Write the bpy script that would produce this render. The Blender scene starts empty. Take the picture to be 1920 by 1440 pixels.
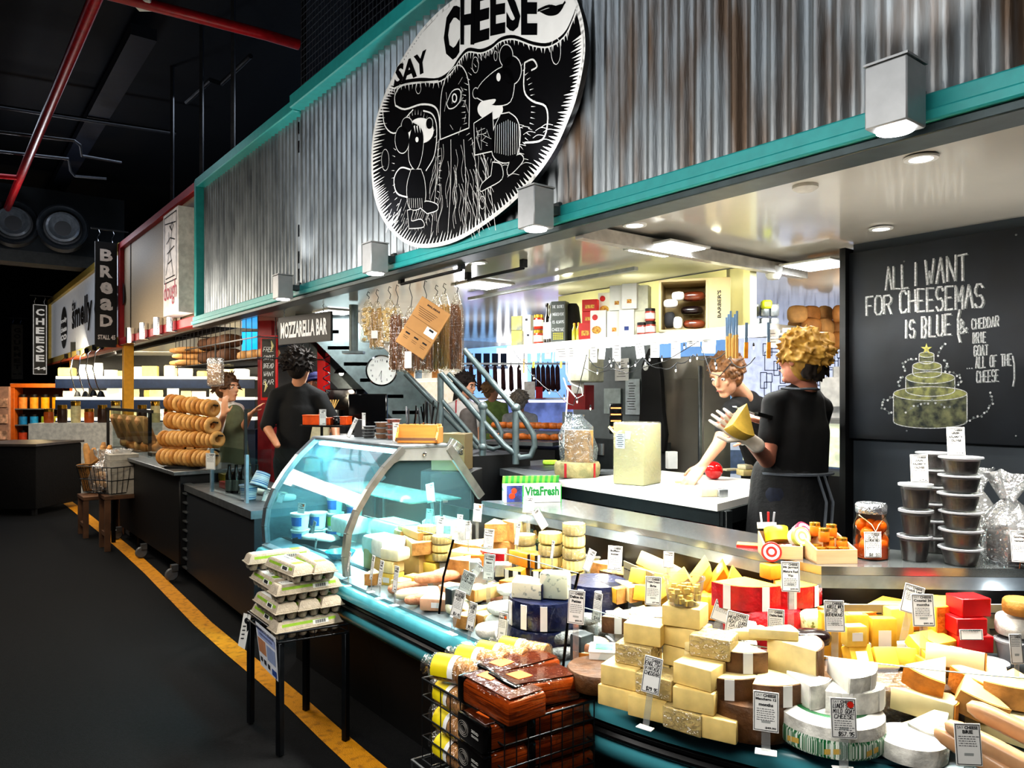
import bpy,bmesh,math,random
from mathutils import Vector,Matrix,Euler
rnd=random.Random(7)
D2R=math.pi/180
SC=bpy.context.scene
COL=SC.collection
CAM_H,FPX,CX,HY=1.5,1400.0,960.0,745.0
SD,TD=Vector((.6157,-.7880,0)),Vector((.7880,.6157,0))
SR=-52*D2R
def ST(s,t,z=0):return Vector((s*SD.x+t*TD.x,s*SD.y+t*TD.y,z))
def P(px,py,Y):return Vector(((px-CX)/FPX*Y,Y,CAM_H+(HY-py)/FPX*Y))
def G(px,py,z):
 Y=(CAM_H-z)*FPX/(py-HY)
 return Vector(((px-CX)/FPX*Y,Y,z))
def T(px,py,t):
 u=(px-CX)/FPX
 return P(px,py,t/(u*TD.x+TD.y))
def toST(v):return(v.x*SD.x+v.y*SD.y,v.x*TD.x+v.y*TD.y)
def lin(h):
 if not isinstance(h,str):return tuple(h)
 h=h.lstrip('#');c=[int(h[i:i+2],16)/255 for i in(0,2,4)]
 return tuple(x/12.92 if x<=.04045 else((x+.055)/1.055)**2.4 for x in c)
MATS={}
def M(name,col=None,rough=.55,metal=0,var=.12,scale=18,bump=0,bscale=None,emit=0,spec=.5,col2=None,stretch=None,sss=0,coat=0,thr=None):
 if name in MATS:return MATS[name]
 m=bpy.data.materials.new(name);m.use_nodes=True;nt=m.node_tree;nt.nodes.clear()
 o=nt.nodes.new('ShaderNodeOutputMaterial');b=nt.nodes.new('ShaderNodeBsdfPrincipled')
 nt.links.new(b.outputs[0],o.inputs[0])
 c=lin(col)
 tc=nt.nodes.new('ShaderNodeTexCoord');mp=nt.nodes.new('ShaderNodeMapping')
 nt.links.new(tc.outputs['Object'],mp.inputs[0])
 if stretch:mp.inputs['Scale'].default_value=stretch
 n=nt.nodes.new('ShaderNodeTexNoise');n.inputs['Scale'].default_value=scale;n.inputs['Detail'].default_value=4
 nt.links.new(mp.outputs[0],n.inputs['Vector'])
 r=nt.nodes.new('ShaderNodeValToRGB')
 lo,hi=thr or(.35,.65)
 r.color_ramp.elements[0].position=lo;r.color_ramp.elements[1].position=hi
 c2=lin(col2)if col2 else tuple(max(0,x*(1-var*1.6))for x in c)
 c1=c if col2 else tuple(min(1,x*(1+var*.6))for x in c)
 r.color_ramp.elements[0].color=(*c2,1);r.color_ramp.elements[1].color=(*c1,1)
 nt.links.new(n.outputs['Fac'],r.inputs[0]);nt.links.new(r.outputs[0],b.inputs['Base Color'])
 b.inputs['Roughness'].default_value=rough;b.inputs['Metallic'].default_value=metal
 b.inputs['Specular IOR Level'].default_value=spec
 if sss:b.inputs['Subsurface Weight'].default_value=sss;b.inputs['Subsurface Radius'].default_value=(.02,.012,.006)
 if coat:b.inputs['Coat Weight'].default_value=coat;b.inputs['Coat Roughness'].default_value=.08
 if emit:
  b.inputs['Emission Strength'].default_value=emit;nt.links.new(r.outputs[0],b.inputs['Emission Color'])
 if bump:
  n2=nt.nodes.new('ShaderNodeTexNoise');n2.inputs['Scale'].default_value=bscale or scale*3;n2.inputs['Detail'].default_value=3
  nt.links.new(mp.outputs[0],n2.inputs['Vector'])
  bp=nt.nodes.new('ShaderNodeBump');bp.inputs['Strength'].default_value=bump;bp.inputs['Distance'].default_value=.01
  nt.links.new(n2.outputs['Fac'],bp.inputs['Height']);nt.links.new(bp.outputs[0],b.inputs['Normal'])
 MATS[name]=m;return m
def CLEAR(name,tint='#ffffff',refl=.06,fres=.5,haze=0,hazecol='#ffffff',rough=.03,crinkle=0):
 """thin clear sheet: see-through with a reflection and an optional milky part"""
 if name in MATS:return MATS[name]
 m=bpy.data.materials.new(name);m.use_nodes=True;nt=m.node_tree;nt.nodes.clear()
 o=nt.nodes.new('ShaderNodeOutputMaterial');tr=nt.nodes.new('ShaderNodeBsdfTransparent');gl=nt.nodes.new('ShaderNodeBsdfGlossy')
 tr.inputs[0].default_value=(*lin(tint),1);gl.inputs['Roughness'].default_value=rough
 fr=nt.nodes.new('ShaderNodeLayerWeight');fr.inputs[0].default_value=.25
 mul=nt.nodes.new('ShaderNodeMath');mul.operation='MULTIPLY_ADD';mul.inputs[1].default_value=fres;mul.inputs[2].default_value=refl
 nt.links.new(fr.outputs['Fresnel'],mul.inputs[0])
 mx=nt.nodes.new('ShaderNodeMixShader');nt.links.new(mul.outputs[0],mx.inputs[0]);nt.links.new(tr.outputs[0],mx.inputs[1]);nt.links.new(gl.outputs[0],mx.inputs[2])
 last=mx
 if crinkle:
  tc=nt.nodes.new('ShaderNodeTexCoord');n=nt.nodes.new('ShaderNodeTexNoise');n.inputs['Scale'].default_value=crinkle;n.inputs['Detail'].default_value=2
  nt.links.new(tc.outputs['Object'],n.inputs['Vector'])
  bp=nt.nodes.new('ShaderNodeBump');bp.inputs['Strength'].default_value=1;bp.inputs['Distance'].default_value=.02
  nt.links.new(n.outputs['Fac'],bp.inputs['Height']);nt.links.new(bp.outputs[0],gl.inputs['Normal']);nt.links.new(bp.outputs[0],fr.inputs['Normal'])
 if haze:
  d=nt.nodes.new('ShaderNodeBsdfDiffuse');d.inputs[0].default_value=(*lin(hazecol),1)
  m2=nt.nodes.new('ShaderNodeMixShader');m2.inputs[0].default_value=haze
  nt.links.new(mx.outputs[0],m2.inputs[1]);nt.links.new(d.outputs[0],m2.inputs[2]);last=m2
 nt.links.new(last.outputs[0],o.inputs[0]);MATS[name]=m;return m
_rb={}
def RM(rx=0,ry=0,rz=0,loc=(0,0,0)):return Matrix.Translation(Vector(loc))@Euler((rx*D2R,ry*D2R,rz*D2R)).to_matrix().to_4x4()
class MB:
 def __init__(s,X=None):s.v=[];s.f=[];s.m=[];s.mats=[];s.X=X
 def mi(s,m):
  if m not in s.mats:s.mats.append(m)
  return s.mats.index(m)
 def add(s,vs,fs,m,X=None):
  k=len(s.v);i=s.mi(m)
  for v in vs:
   v=Vector(v)
   if X is not None:v=X@v
   if s.X is not None:v=s.X@v
   s.v.append(v)
  for f in fs:s.f.append([a+k for a in f]);s.m.append(i)
  return s
 def box(s,c,d,m,bev=0,seg=1,X=None,rz=0):
  key=(round(d[0],4),round(d[1],4),round(d[2],4),bev,seg)
  if key not in _rb:
   bm=bmesh.new();bmesh.ops.create_cube(bm,size=1);bmesh.ops.scale(bm,vec=d,verts=bm.verts)
   if bev:bmesh.ops.bevel(bm,geom=list(bm.edges),offset=min(bev,min(d)*.45),segments=seg,affect='EDGES',profile=.5)
   bm.verts.index_update();_rb[key]=([v.co.copy()for v in bm.verts],[[v.index for v in f.verts]for f in bm.faces]);bm.free()
  vs,fs=_rb[key];L=RM(0,0,rz,c)
  return s.add([L@v for v in vs],fs,m,X)
 def prism(s,poly,z0,z1,m,mside=None,X=None,bev=0):
  n=len(poly)
  if bev:
   bm=bmesh.new();a=[bm.verts.new((p[0],p[1],z0))for p in poly];b=[bm.verts.new((p[0],p[1],z1))for p in poly]
   bm.faces.new(a[::-1]);bm.faces.new(b)
   for i in range(n):bm.faces.new((a[i],a[(i+1)%n],b[(i+1)%n],b[i]))
   bmesh.ops.bevel(bm,geom=list(bm.edges),offset=bev,segments=2,affect='EDGES',profile=.5)
   bm.verts.index_update();r=s.add([v.co.copy()for v in bm.verts],[[v.index for v in f.verts]for f in bm.faces],m,X);bm.free();return r
  vs=[(p[0],p[1],z0)for p in poly]+[(p[0],p[1],z1)for p in poly]
  s.add(vs,[list(range(n))[::-1],[i+n for i in range(n)]],m,X)
  return s.add(vs,[[i,(i+1)%n,(i+1)%n+n,i+n]for i in range(n)],mside or m,X)
 def lathe(s,prof,m,c=(0,0,0),n=20,X=None,sq=1.0,caps=True):
  vs=[];fs=[]
  for r,z in prof:
   for i in range(n):
    a=2*math.pi*i/n;vs.append((c[0]+r*math.cos(a),c[1]+r*math.sin(a)*sq,c[2]+z))
  for j in range(len(prof)-1):
   for i in range(n):fs.append([j*n+i,j*n+(i+1)%n,(j+1)*n+(i+1)%n,(j+1)*n+i])
  if caps:
   if prof[0][0]>1e-5:fs.append(list(range(n))[::-1])
   if prof[-1][0]>1e-5:fs.append([(len(prof)-1)*n+i for i in range(n)])
  return s.add(vs,fs,m,X)
 def cyl(s,c,r,h,m,n=16,r2=None,X=None):return s.lathe([(r,0),(r if r2 is None else r2,h)],m,c,n,X)
 def ball(s,c,r,m,n=12,sc=(1,1,1),X=None):
  k=max(4,n//2);pr=[(math.sin(math.pi*i/k)*r,-math.cos(math.pi*i/k)*r)for i in range(k+1)]
  vs=[];fs=[]
  for q,z in pr:
   for i in range(n):
    a=2*math.pi*i/n;vs.append((c[0]+q*math.cos(a)*sc[0],c[1]+q*math.sin(a)*sc[1],c[2]+z*sc[2]))
  for j in range(k):
   for i in range(n):fs.append([j*n+i,j*n+(i+1)%n,(j+1)*n+(i+1)%n,(j+1)*n+i])
  return s.add(vs,fs,m,X)
 def tube(s,pts,r,m,n=8,closed=False,X=None,flat=1.0):
  pts=[Vector(p)for p in pts];N=len(pts);rs=r if isinstance(r,(list,tuple))else[r]*N
  vs=[];fs=[];up=None
  for i,p in enumerate(pts):
   if closed:d=pts[(i+1)%N]-pts[i-1]
   else:d=pts[min(i+1,N-1)]-pts[max(i-1,0)]
   d=d.normalized()if d.length>1e-9 else Vector((0,0,1))
   if up is None:up=Vector((0,0,1))if abs(d.z)<.9 else Vector((1,0,0))
   u=up-d*up.dot(d);u=u.normalized()if u.length>1e-6 else d.orthogonal().normalized();up=u;w=d.cross(u)
   for k in range(n):
    a=2*math.pi*k/n+math.pi/n;vs.append(p+(w*math.cos(a)+u*math.sin(a)*flat)*rs[i])
  for i in range(N if closed else N-1):
   for k in range(n):a=i*n;b=((i+1)%N)*n;fs.append([a+k,a+(k+1)%n,b+(k+1)%n,b+k])
  if not closed:fs.append(list(range(n))[::-1]);fs.append([(N-1)*n+k for k in range(n)])
  return s.add(vs,fs,m,X)
 def bar(s,a,b,w,h,m):
  """square bar from a to b, w across, h tall"""
  a=Vector(a);b=Vector(b);d=(b-a).normalized();u=Vector((0,0,1))if abs(d.z)<.95 else Vector((0,1,0))
  x=d.cross(u).normalized();u=x.cross(d)
  vs=[q+x*(i*w/2)+u*(j*h/2)for q in(a,b)for i,j in((-1,-1),(1,-1),(1,1),(-1,1))]
  return s.add(vs,[[3,2,1,0],[4,5,6,7]]+[[k,(k+1)%4,(k+1)%4+4,k+4]for k in range(4)],m)
 def quad(s,a,b,c,d,m,X=None):return s.add([a,b,c,d],[[0,1,2,3]],m,X)
 def grid(s,fn,nu,nv,m,X=None,thick=0):
  vs=[fn(i/nu,j/nv)for j in range(nv+1)for i in range(nu+1)]
  fs=[[j*(nu+1)+i,j*(nu+1)+i+1,(j+1)*(nu+1)+i+1,(j+1)*(nu+1)+i]for j in range(nv)for i in range(nu)]
  return s.add(vs,fs,m,X)
 def sweep(s,path,prof,m,closed_prof=True,caps=True):
  """path: list of (origin, inward normal); prof: list of (q, z) in that frame"""
  n=len(prof);vs=[o+nn*q+Vector((0,0,z))for o,nn in path for q,z in prof];fs=[]
  for i in range(len(path)-1):
   for k in range(n if closed_prof else n-1):a=i*n;b=a+n;fs.append([a+k,a+(k+1)%n,b+(k+1)%n,b+k])
  if caps and closed_prof:fs.append(list(range(n))[::-1]);fs.append([(len(path)-1)*n+k for k in range(n)])
  return s.add(vs,fs,m)
 def done(s,name,parent=None,loc=None,rz=0,ang=40,rot=None,fixn=True):
  me=bpy.data.meshes.new(name);me.from_pydata([tuple(v)for v in s.v],[],s.f)
  for m in s.mats:me.materials.append(m)
  me.polygons.foreach_set('material_index',s.m);me.polygons.foreach_set('use_smooth',[True]*len(s.f))
  if fixn and len(s.f)>5:
   bm=bmesh.new();bm.from_mesh(me);bmesh.ops.recalc_face_normals(bm,faces=bm.faces);bm.to_mesh(me);bm.free()
  me.update();me.set_sharp_from_angle(angle=ang*D2R)
  o=bpy.data.objects.new(name,me);COL.objects.link(o)
  if parent:o.parent=parent
  if loc is not None:o.location=loc
  o.rotation_euler=rot if rot else(0,0,rz)
  return o
def tag(o,label,cat,group=None):
 o['label']=label;o['category']=cat
 if group:o['group']=group
 return o
def struct(o):o['kind']='structure';return o
def thing(name,label,cat,loc=(0,0,0),rz=0,group=None,rot=None):
 o=bpy.data.objects.new(name,None);COL.objects.link(o);o.empty_display_size=.05
 o.location=loc;o.rotation_euler=rot if rot else(0,0,rz);return tag(o,label,cat,group)
KIDS={}
def kids(o):return[c for c in o.children]
def dup(root,loc,rz=None,label=None,group=None,rot=None,scale=None):
 r=root.copy();COL.objects.link(r);r.location=loc
 if rz is not None:r.rotation_euler=(0,0,rz)
 if rot:r.rotation_euler=rot
 if scale:r.scale=scale if isinstance(scale,tuple)else(scale,)*3
 if label:r['label']=label
 if group:r['group']=group
 for ch in list(root.children):
  c=ch.copy();COL.objects.link(c);c.parent=r
  for g in ch.children:d=g.copy();COL.objects.link(d);d.parent=c
 return r
_tx={}
def text_geo(txt,bold=False):
 key=(txt,bold)
 if key not in _tx:
  cu=bpy.data.curves.new('t','FONT');cu.body=txt;cu.size=1;cu.align_x='CENTER';cu.align_y='CENTER';cu.resolution_u=2
  if bold:cu.offset=.04
  ob=bpy.data.objects.new('t',cu);COL.objects.link(ob);bpy.context.view_layer.update()
  me=bpy.data.meshes.new_from_object(ob.evaluated_get(bpy.context.evaluated_depsgraph_get()))
  vs=[v.co.copy()for v in me.vertices];fs=[list(p.vertices)for p in me.polygons]
  bpy.data.objects.remove(ob);bpy.data.curves.remove(cu);bpy.data.meshes.remove(me)
  xs=[v.x for v in vs]or[0];ys=[v.y for v in vs]or[0]
  cx,cy=(max(xs)+min(xs))/2,(max(ys)+min(ys))/2
  _tx[key]=([Vector((v.x-cx,v.y-cy,0))for v in vs],fs,max(xs)-min(xs),max(ys)-min(ys))
 return _tx[key]
def ptext(mb,txt,c,w,h,m,X=None,bold=False,keep=False):
 """text centred at c in the local XZ plane facing -y, fitted to w by h"""
 vs,fs,tw,th=text_geo(txt,bold)
 sx,sy=w/max(tw,1e-6),h/max(th,1e-6)
 if keep:sx=min(sx,sy)
 return mb.add([Vector((v.x*sx+c[0],c[1],v.y*sy+c[2]))for v in vs],fs,m,X)
GL={'A':'ace|bd','B':0}
_S={'A':'00 26 40|13 33','B':'00 06 26 35 34 23 03|23 32 31 20 00','C':'45 36 16 05 01 10 30 41','D':'00 06 26 44 42 20 00','E':'40 00 06 46|03 33','F':'00 06 46|03 33','G':'45 36 16 05 01 10 30 41 43 23','H':'00 06|40 46|03 43','I':'20 26','J':'46 41 30 10 01','K':'00 06|46 02|13 40','L':'06 00 40','M':'00 06 22 46 40','N':'00 06 40 46','O':'16 05 01 10 30 41 45 36 16','P':'00 06 36 45 44 33 03','Q':'16 05 01 10 30 41 45 36 16|22 40','R':'00 06 36 45 44 33 03|23 40','S':'45 36 16 05 04 13 33 42 41 30 10 01','T':'06 46|26 20','U':'06 01 10 30 41 46','V':'06 20 46','W':'06 10 23 30 46','X':'00 46|06 40','Y':'06 23 46|23 20','Z':'06 46 00 40','&':'40 05 16 25 24 01 10 20 42','$':'45 36 16 05 04 13 33 42 41 30 10 01|27 2/','0':'16 05 01 10 30 41 45 36 16','1':'15 26 20','2':'05 16 36 45 00 40','3':'06 46 23 42 30 00','4':'30 36 02 42','5':'46 06 03 33 42 30 00','6':'36 05 01 10 30 41 32 02','7':'06 46 10','8':'13 04 16 36 44 33 13 01 10 30 41 33','9':'10 41 45 36 16 05 04 13 44','.':'10 20','-':'13 33',"'":'26 24','(':'37 25 21 3/',')':'17 25 21 1/',':':'24 23|21 20','/':'00 46',',':'10 0/'}
def strokes(txt,c,w,h,jit=.0,slant=0,gap=1.35,fit=None):
 out=[];n=len(txt);cw=w/(n*gap-(gap-1));x=c[0]-w/2
 for ch in txt.upper():
  for ln in _S.get(ch,'').split('|'):
   pl=[]
   for tk in ln.split():
    gx=int(tk[0])/4;gy=-1/6 if tk[1]=='/' else int(tk[1])/6
    pl.append((x+gx*cw+slant*gy*h+rnd.uniform(-jit,jit)*cw,c[1]-h/2+gy*h+rnd.uniform(-jit,jit)*h*.5))
   if len(pl)>1:out.append(pl)
  x+=cw*gap
 return out
def ribbon(mb,pl,wd,y,m,X=None):
 """flat stroke along 2D points (x, z) at depth y, facing -y"""
 for a,b in zip(pl,pl[1:]):
  dx,dz=b[0]-a[0],b[1]-a[1];L=math.hypot(dx,dz)
  if L<1e-7:continue
  dx/=L;dz/=L;nx,nz=-dz*wd/2,dx*wd/2;e=wd*.3
  A=(a[0]-dx*e,a[1]-dz*e);B=(b[0]+dx*e,b[1]+dz*e)
  mb.add([(A[0]+nx,y,A[1]+nz),(A[0]-nx,y,A[1]-nz),(B[0]-nx,y,B[1]-nz),(B[0]+nx,y,B[1]+nz)],[[0,1,2,3]],m,X)
def hand(mb,txt,c,w,h,wd,m,y=-.001,X=None,jit=.05,slant=0):
 for pl in strokes(txt,c,w,h,jit,slant):ribbon(mb,pl,wd,y,m,X)
def area(loc,to,sx,sy,power,col=(1,1,1),spread=None):
 L=bpy.data.lights.new('area_light','AREA');L.shape='RECTANGLE';L.size=sx;L.size_y=sy;L.energy=power;L.color=col
 if spread:L.spread=spread*D2R
 o=bpy.data.objects.new('area_light',L);COL.objects.link(o);o.location=loc
 o.rotation_euler=(Vector(to)-Vector(loc)).to_track_quat('-Z','Y').to_euler();return o
def spot(loc,to,power,ang=70,blend=.6,col=(1,1,1),r=.03):
 L=bpy.data.lights.new('spot_light','SPOT');L.energy=power;L.spot_size=ang*D2R;L.spot_blend=blend;L.color=col;L.shadow_soft_size=r
 o=bpy.data.objects.new('spot_light',L);COL.objects.link(o);o.location=loc
 o.rotation_euler=(Vector(to)-Vector(loc)).to_track_quat('-Z','Y').to_euler();return o
def point(loc,power,col=(1,1,1),r=.05):
 L=bpy.data.lights.new('point_light','POINT');L.energy=power;L.color=col;L.shadow_soft_size=r
 o=bpy.data.objects.new('point_light',L);COL.objects.link(o);o.location=loc;return o
def lerp(a,b,k):return a+(b-a)*k
TEAL=M('teal_paint','#2e9c9c',.4,var=.06)
TEALC=M('teal_case','#66c8d6',.25,var=.04,coat=.4)
BLK=M('black_paint','#0c0c0e',.5,var=.2)
BLKG=M('black_gloss','#08080a',.18,var=.1)
RUB=M('black_rubber','#101214',.35,var=.1)
STEEL=M('brushed_steel','#b9bdc0',.28,.95,var=.08,scale=6,stretch=(1,30,30))
STEELD=M('dull_steel','#7d8286',.42,.8,var=.12)
CHROME=M('chrome','#e8e8ea',.12,1,var=.03)
GREYP=M('grey_paint','#4b5558',.5,var=.1)
DKWALL=M('dark_hall','#0b0f16',.8,var=.2)
WHITE=M('white_paint','#eeeeea',.45,var=.04)
PAPER=M('white_paper','#f4f2ec',.7,var=.03)
INK=M('black_ink','#15151a',.8,var=.05)
CREAM=M('cream_paint','#d9c9a6',.6,var=.06)
FILM=CLEAR('clear_film','#fbfbfb',.10,haze=.03,rough=.08,crinkle=60)
EMW=M('lamp_white','#ffffff',.5,var=0,emit=14)
EMW2=M('lamp_soft','#ffffff',.5,var=0,emit=5)
cam=bpy.data.cameras.new('camera');co=bpy.data.objects.new('camera',cam);COL.objects.link(co)
co.location=(0,0,CAM_H);co.rotation_euler=(math.pi/2,0,0)
cam.sensor_width=36;cam.lens=FPX/1920*36;cam.shift_y=(HY-720)/1920;cam.clip_start=.05;cam.clip_end=200
SC.camera=co
w=bpy.data.worlds.new('hall_air');SC.world=w;w.use_nodes=True
w.node_tree.nodes['Background'].inputs[0].default_value=(.25,.35,.6,1);w.node_tree.nodes['Background'].inputs[1].default_value=.07
SC.view_settings.view_transform='Standard';SC.view_settings.look='Medium High Contrast';SC.view_settings.exposure=-0.08
SC.cycles.max_bounces=6;SC.cycles.transparent_max_bounces=16;SC.cycles.use_adaptive_sampling=True;SC.cycles.adaptive_threshold=.06;SC.cycles.diffuse_bounces=2;SC.cycles.glossy_bounces=3
SC.cycles.sample_clamp_indirect=4;SC.cycles.caustics_reflective=False;SC.cycles.caustics_refractive=False
SC.cycles.use_denoising=True
try:SC.cycles.denoiser='OPENIMAGEDENOISE'
except Exception:pass
ASPH=M('asphalt','#111214',.85,spec=.25,var=.25,scale=60,bump=.6,bscale=240)
mb=MB();mb.box((-4,14,-.05),(40,44,.1),ASPH);struct(mb.done('floor'))
YEL=M('yellow_line','#e39a06',.7,var=.2,scale=25,bump=.4,bscale=200,col2='#a86a05',thr=(.25,.5))
ln=[G(*a,0)for a in((760,1500),(690,1440),(620,1378),(560,1322),(505,1275),(440,1222),(380,1170),(330,1120),(285,1075),(238,1032),(200,1000),(150,960),(110,930),(80,905),(60,893))]
lw=[.06,.058,.056,.054,.056,.056,.055,.055,.055,.06,.06,.065,.065,.07,.07]
vs=[]
for i,p in enumerate(ln):
 d=(ln[min(i+1,len(ln)-1)]-ln[max(i-1,0)]).normalized();n=Vector((-d.y,d.x,0));vs+=[p+n*lw[i]+Vector((0,0,.004)),p-n*lw[i]+Vector((0,0,.004))]
mb=MB();mb.add(vs,[[2*i,2*i+1,2*i+3,2*i+2]for i in range(len(ln)-1)],YEL);struct(mb.done('floor_line'))
XS=Matrix.Rotation(SR,4,'Z')
mb=MB(XS);mb.box((-3.0,5.6,.05),(8.2,6.5,.1),M('stall_floor','#26282a',.6,var=.2));struct(mb.done('floor_platform'))
mb=MB();mb.box((-4,14,5.6),(40,44,.1),DKWALL);struct(mb.done('ceiling_hall'))
mb=MB();mb.box((-4,36,2.8),(44,.2,5.6),DKWALL);struct(mb.done('wall_back'))
mb=MB(XS);mb.box((-12,-5.2,2.8),(44,.2,5.6),DKWALL);struct(mb.done('wall_aisle'))
mb=MB(XS);mb.box((-36,2,2.8),(.2,20,5.6),DKWALL);struct(mb.done('wall_end'))
GALV=M('galvanised_iron','#b3babe',.36,.75,scale=9,stretch=(1,1,.3),bump=.12,bscale=60,col2='#80878c',thr=(.3,.62))
RUST=M('rusty_iron','#989da0',.38,.8,scale=3.2,stretch=(3,3,.4),bump=.12,bscale=60,col2='#6b5a4c',thr=(.36,.54))
def corr(name,s0,s1,t,z0,z1,m,pitch=.076,amp=.015):
 n=int((s1-s0)/pitch*10);vs=[];
 for i in range(n+1):
  s=s0+(s1-s0)*i/n;y=t+amp*math.cos(2*math.pi*(s-s0)/pitch)
  vs+=[(s,y,z0),(s,y,z1)]
 mb=MB(XS);mb.add(vs,[[2*i,2*i+2,2*i+3,2*i+1]for i in range(n)],m);return mb.done(name,ang=80,fixn=False)
TF=2.2;ZB,ZT=2.235,3.73
struct(corr('wall_fascia_upper',-7.98,-5.41,TF+.03,ZB,ZT-.08,GALV,.076))
struct(corr('wall_fascia_front',-5.41,-2.9,TF+.01,ZB,ZT-.08,GALV))
struct(corr('wall_fascia_side',-2.9,1.6,TF+.01,ZB,ZT-.08,RUST))
mb=MB(XS);mb.box((-3.2,TF+.12,3.0),(9.7,.1,1.4),DKWALL);struct(mb.done('wall_fascia_backing'))
mb=MB(XS);mb.box((-6.7,TF,ZT-.045),(2.6,.12,.09),TEAL,.008);struct(mb.done('trim_1'))
mb=MB(XS);mb.box((-1.9,TF-.02,ZT-.03),(7.0,.13,.1),TEAL,.008);struct(mb.done('trim_2'))
mb=MB(XS);mb.box((-7.99,TF,2.99),(.07,.12,1.45),TEAL,.006);struct(mb.done('trim_3'))
mb=MB(XS);mb.box((-3.2,TF-.025,ZB+.062),(9.65,.10,.05),TEAL,.006);mb.box((-3.2,TF-.03,ZB+.022),(9.65,.12,.035),TEAL,.006);struct(mb.done('trim_4'))
mb=MB(XS);mb.box((-3.2,TF-.01,ZB-.01),(9.65,.13,.028),M('grey_channel','#3a474a',.4,.4),.004);struct(mb.done('trim_5'))
for k,z in enumerate((3.52,3.38,2.75,2.55,2.42)):
 mb=MB(XS);mb.box((-5.40,TF-.012,z),(.018,.006,.09),BLKG,.001);struct(mb.done('trim_%d'%(6+k)))
WIRE=M('mesh_wire','#6b727c',.4,.7,var=.1)
mb=MB(XS);s0,s1,z0,z1=-5.38,-1.2,3.78,5.5
n=int((s1-s0)/.052)
for i in range(n+1):s=s0+i*.052;mb.bar((s,TF,z0),(s,TF,z1),.0035,.0035,WIRE)
for j in range(int((z1-z0)/.052)+1):z=z0+j*.052;mb.bar((s0,TF-.003,z),(s1,TF-.003,z),.0035,.0035,WIRE)
sc_=thing('mesh_screen','dark square wire mesh screen standing on the teal beam above the corrugated front','screen')
mb.done('wire_grid',sc_)
for s in(-5.39,-4.0,-2.6,-1.2):MB(XS).box((s,TF+.02,4.6),(.03,.03,1.75),BLK).done('screen_post',sc_)
struct(corr('wall_upper',-5.3,-1.0,TF+.35,3.7,5.6,M('dark_iron','#2a2d3c',.35,.6,var=.3),.2,.03))
CEIL=M('gloss_ceiling','#dedbd2',.13,var=.03,scale=3,coat=.3)
mb=MB(XS)
mb.prism([(-8.0,TF+.05),(-2.42,TF+.05),(-2.42,4.05),(-1.35,4.05),(-1.35,8),(-8.0,8)],2.235,2.4,CEIL);struct(mb.done('ceiling_stall'))
mb=MB(XS);mb.prism([(-2.42,TF+.05),(2.0,TF+.05),(2.0,8),(-1.35,8),(-1.35,4.05),(-2.42,4.05)],2.275,2.42,CEIL);struct(mb.done('ceiling_front'))
mb=MB(XS);mb.box((-2.40,3.15,2.225),(.05,1.8,.06),M('duct_white','#c9c5bd',.35));struct(mb.done('trim_20'))
LEDP=M('led_panel','#f4faff',.5,var=0,emit=9)
for k,(px,py,a)in enumerate(((1250,466,'above the green film box'),(905,534,'beyond the hanging pasta'),(630,585,'over the mozzarella bar'),(1535,496,'beside the chalkboard wall'))):
 p=G(px,py,2.228);o=thing('ceiling_light','square flush led panel in the glossy ceiling %s'%a,'ceiling light',(p.x,p.y,2.235),SR,'square led panels')
 MB().box((0,0,-.006),(.30,.30,.010),WHITE,.002).done('frame',o);MB().box((0,0,-.013),(.26,.26,.005),LEDP).done('diffuser',o)
 area((p.x,p.y,2.2),(p.x,p.y,0),.28,.28,(18,16,16,16)[k],(.97,1,.98))
for k,(px,py,z,a)in enumerate(((1727,296,2.27,'nearest the white spotlight'),(1652,428,2.27,'above the chalkboard'),(1190,421,2.23,'beside the ceiling step'),(897,492,2.23,'behind the hanging rails'))):
 p=G(px,py,z);o=thing('downlight','round recessed downlight in the ceiling %s'%a,'downlight',(p.x,p.y,z),0,'recessed downlights')
 MB().lathe([(.052,0),(.05,-.006),(.036,-.006),(.036,0)],WHITE,n=24).done('trim_ring',o)
 MB().lathe([(.035,-.001),(.033,-.005),(0,-.005)],EMW2,n=20).done('bulb',o)
 spot((p.x,p.y,z-.02),(p.x,p.y,0),14,95,.7,(1,.93,.82))
p=G(1510,350,2.27);o=thing('smoke_detector','plain round white smoke detector on the ceiling, unlit','detector',(p.x,p.y,2.275))
MB().lathe([(.045,0),(.045,-.012),(.03,-.022),(0,-.022)],M('det_white','#cfccc4',.5),n=22).done('body',o)
p=G(1450,512,2.2);o=thing('smoke_detector','domed white heat detector hanging behind the blonde person','detector',(p.x,p.y,2.235))
MB().lathe([(.05,0),(.05,-.02),(.042,-.03),(.042,-.05),(.03,-.07),(0,-.075)],WHITE,n=20).done('body',o)
for k,(s,a)in enumerate(((-.93,'largest, beside the chalkboard end'),(-2.41,'below the round sign'),(-3.84,'above the hanging pasta bags'),(-5.25,'beside the mozzarella sign'))):
 o=thing('fascia_spotlight','grey box spotlight clamped to the teal beam, %s'%a,'spotlight',ST(s,TF-.19,2.205),SR,'box spotlights on the fascia')
 GB=M('spot_box','#a9abad',.4,.3,var=.05)
 MB().box((0,0,.085),(.11,.11,.165),GB,.004).box((0,0,.172),(.115,.115,.006),GB).done('housing',o)
 MB().box((0,.085,.09),(.05,.06,.04),GREYP,.004).box((0,.12,.09),(.05,.02,.08),GREYP,.004).done('bracket',o)
 MB().lathe([(.046,.003),(.046,-.004),(0,-.004)],EMW,n=24).done('lamp',o)
 p=ST(s,TF-.19,2.18);q=ST(s+.0,TF-.35,0);spot(p,q,60,80,.8,(1,.98,.95))
 p=ST(s,TF-.19,2.40);spot(p,ST(s,TF+.15,3.6),26,100,.9,(1,.98,.95))
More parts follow.
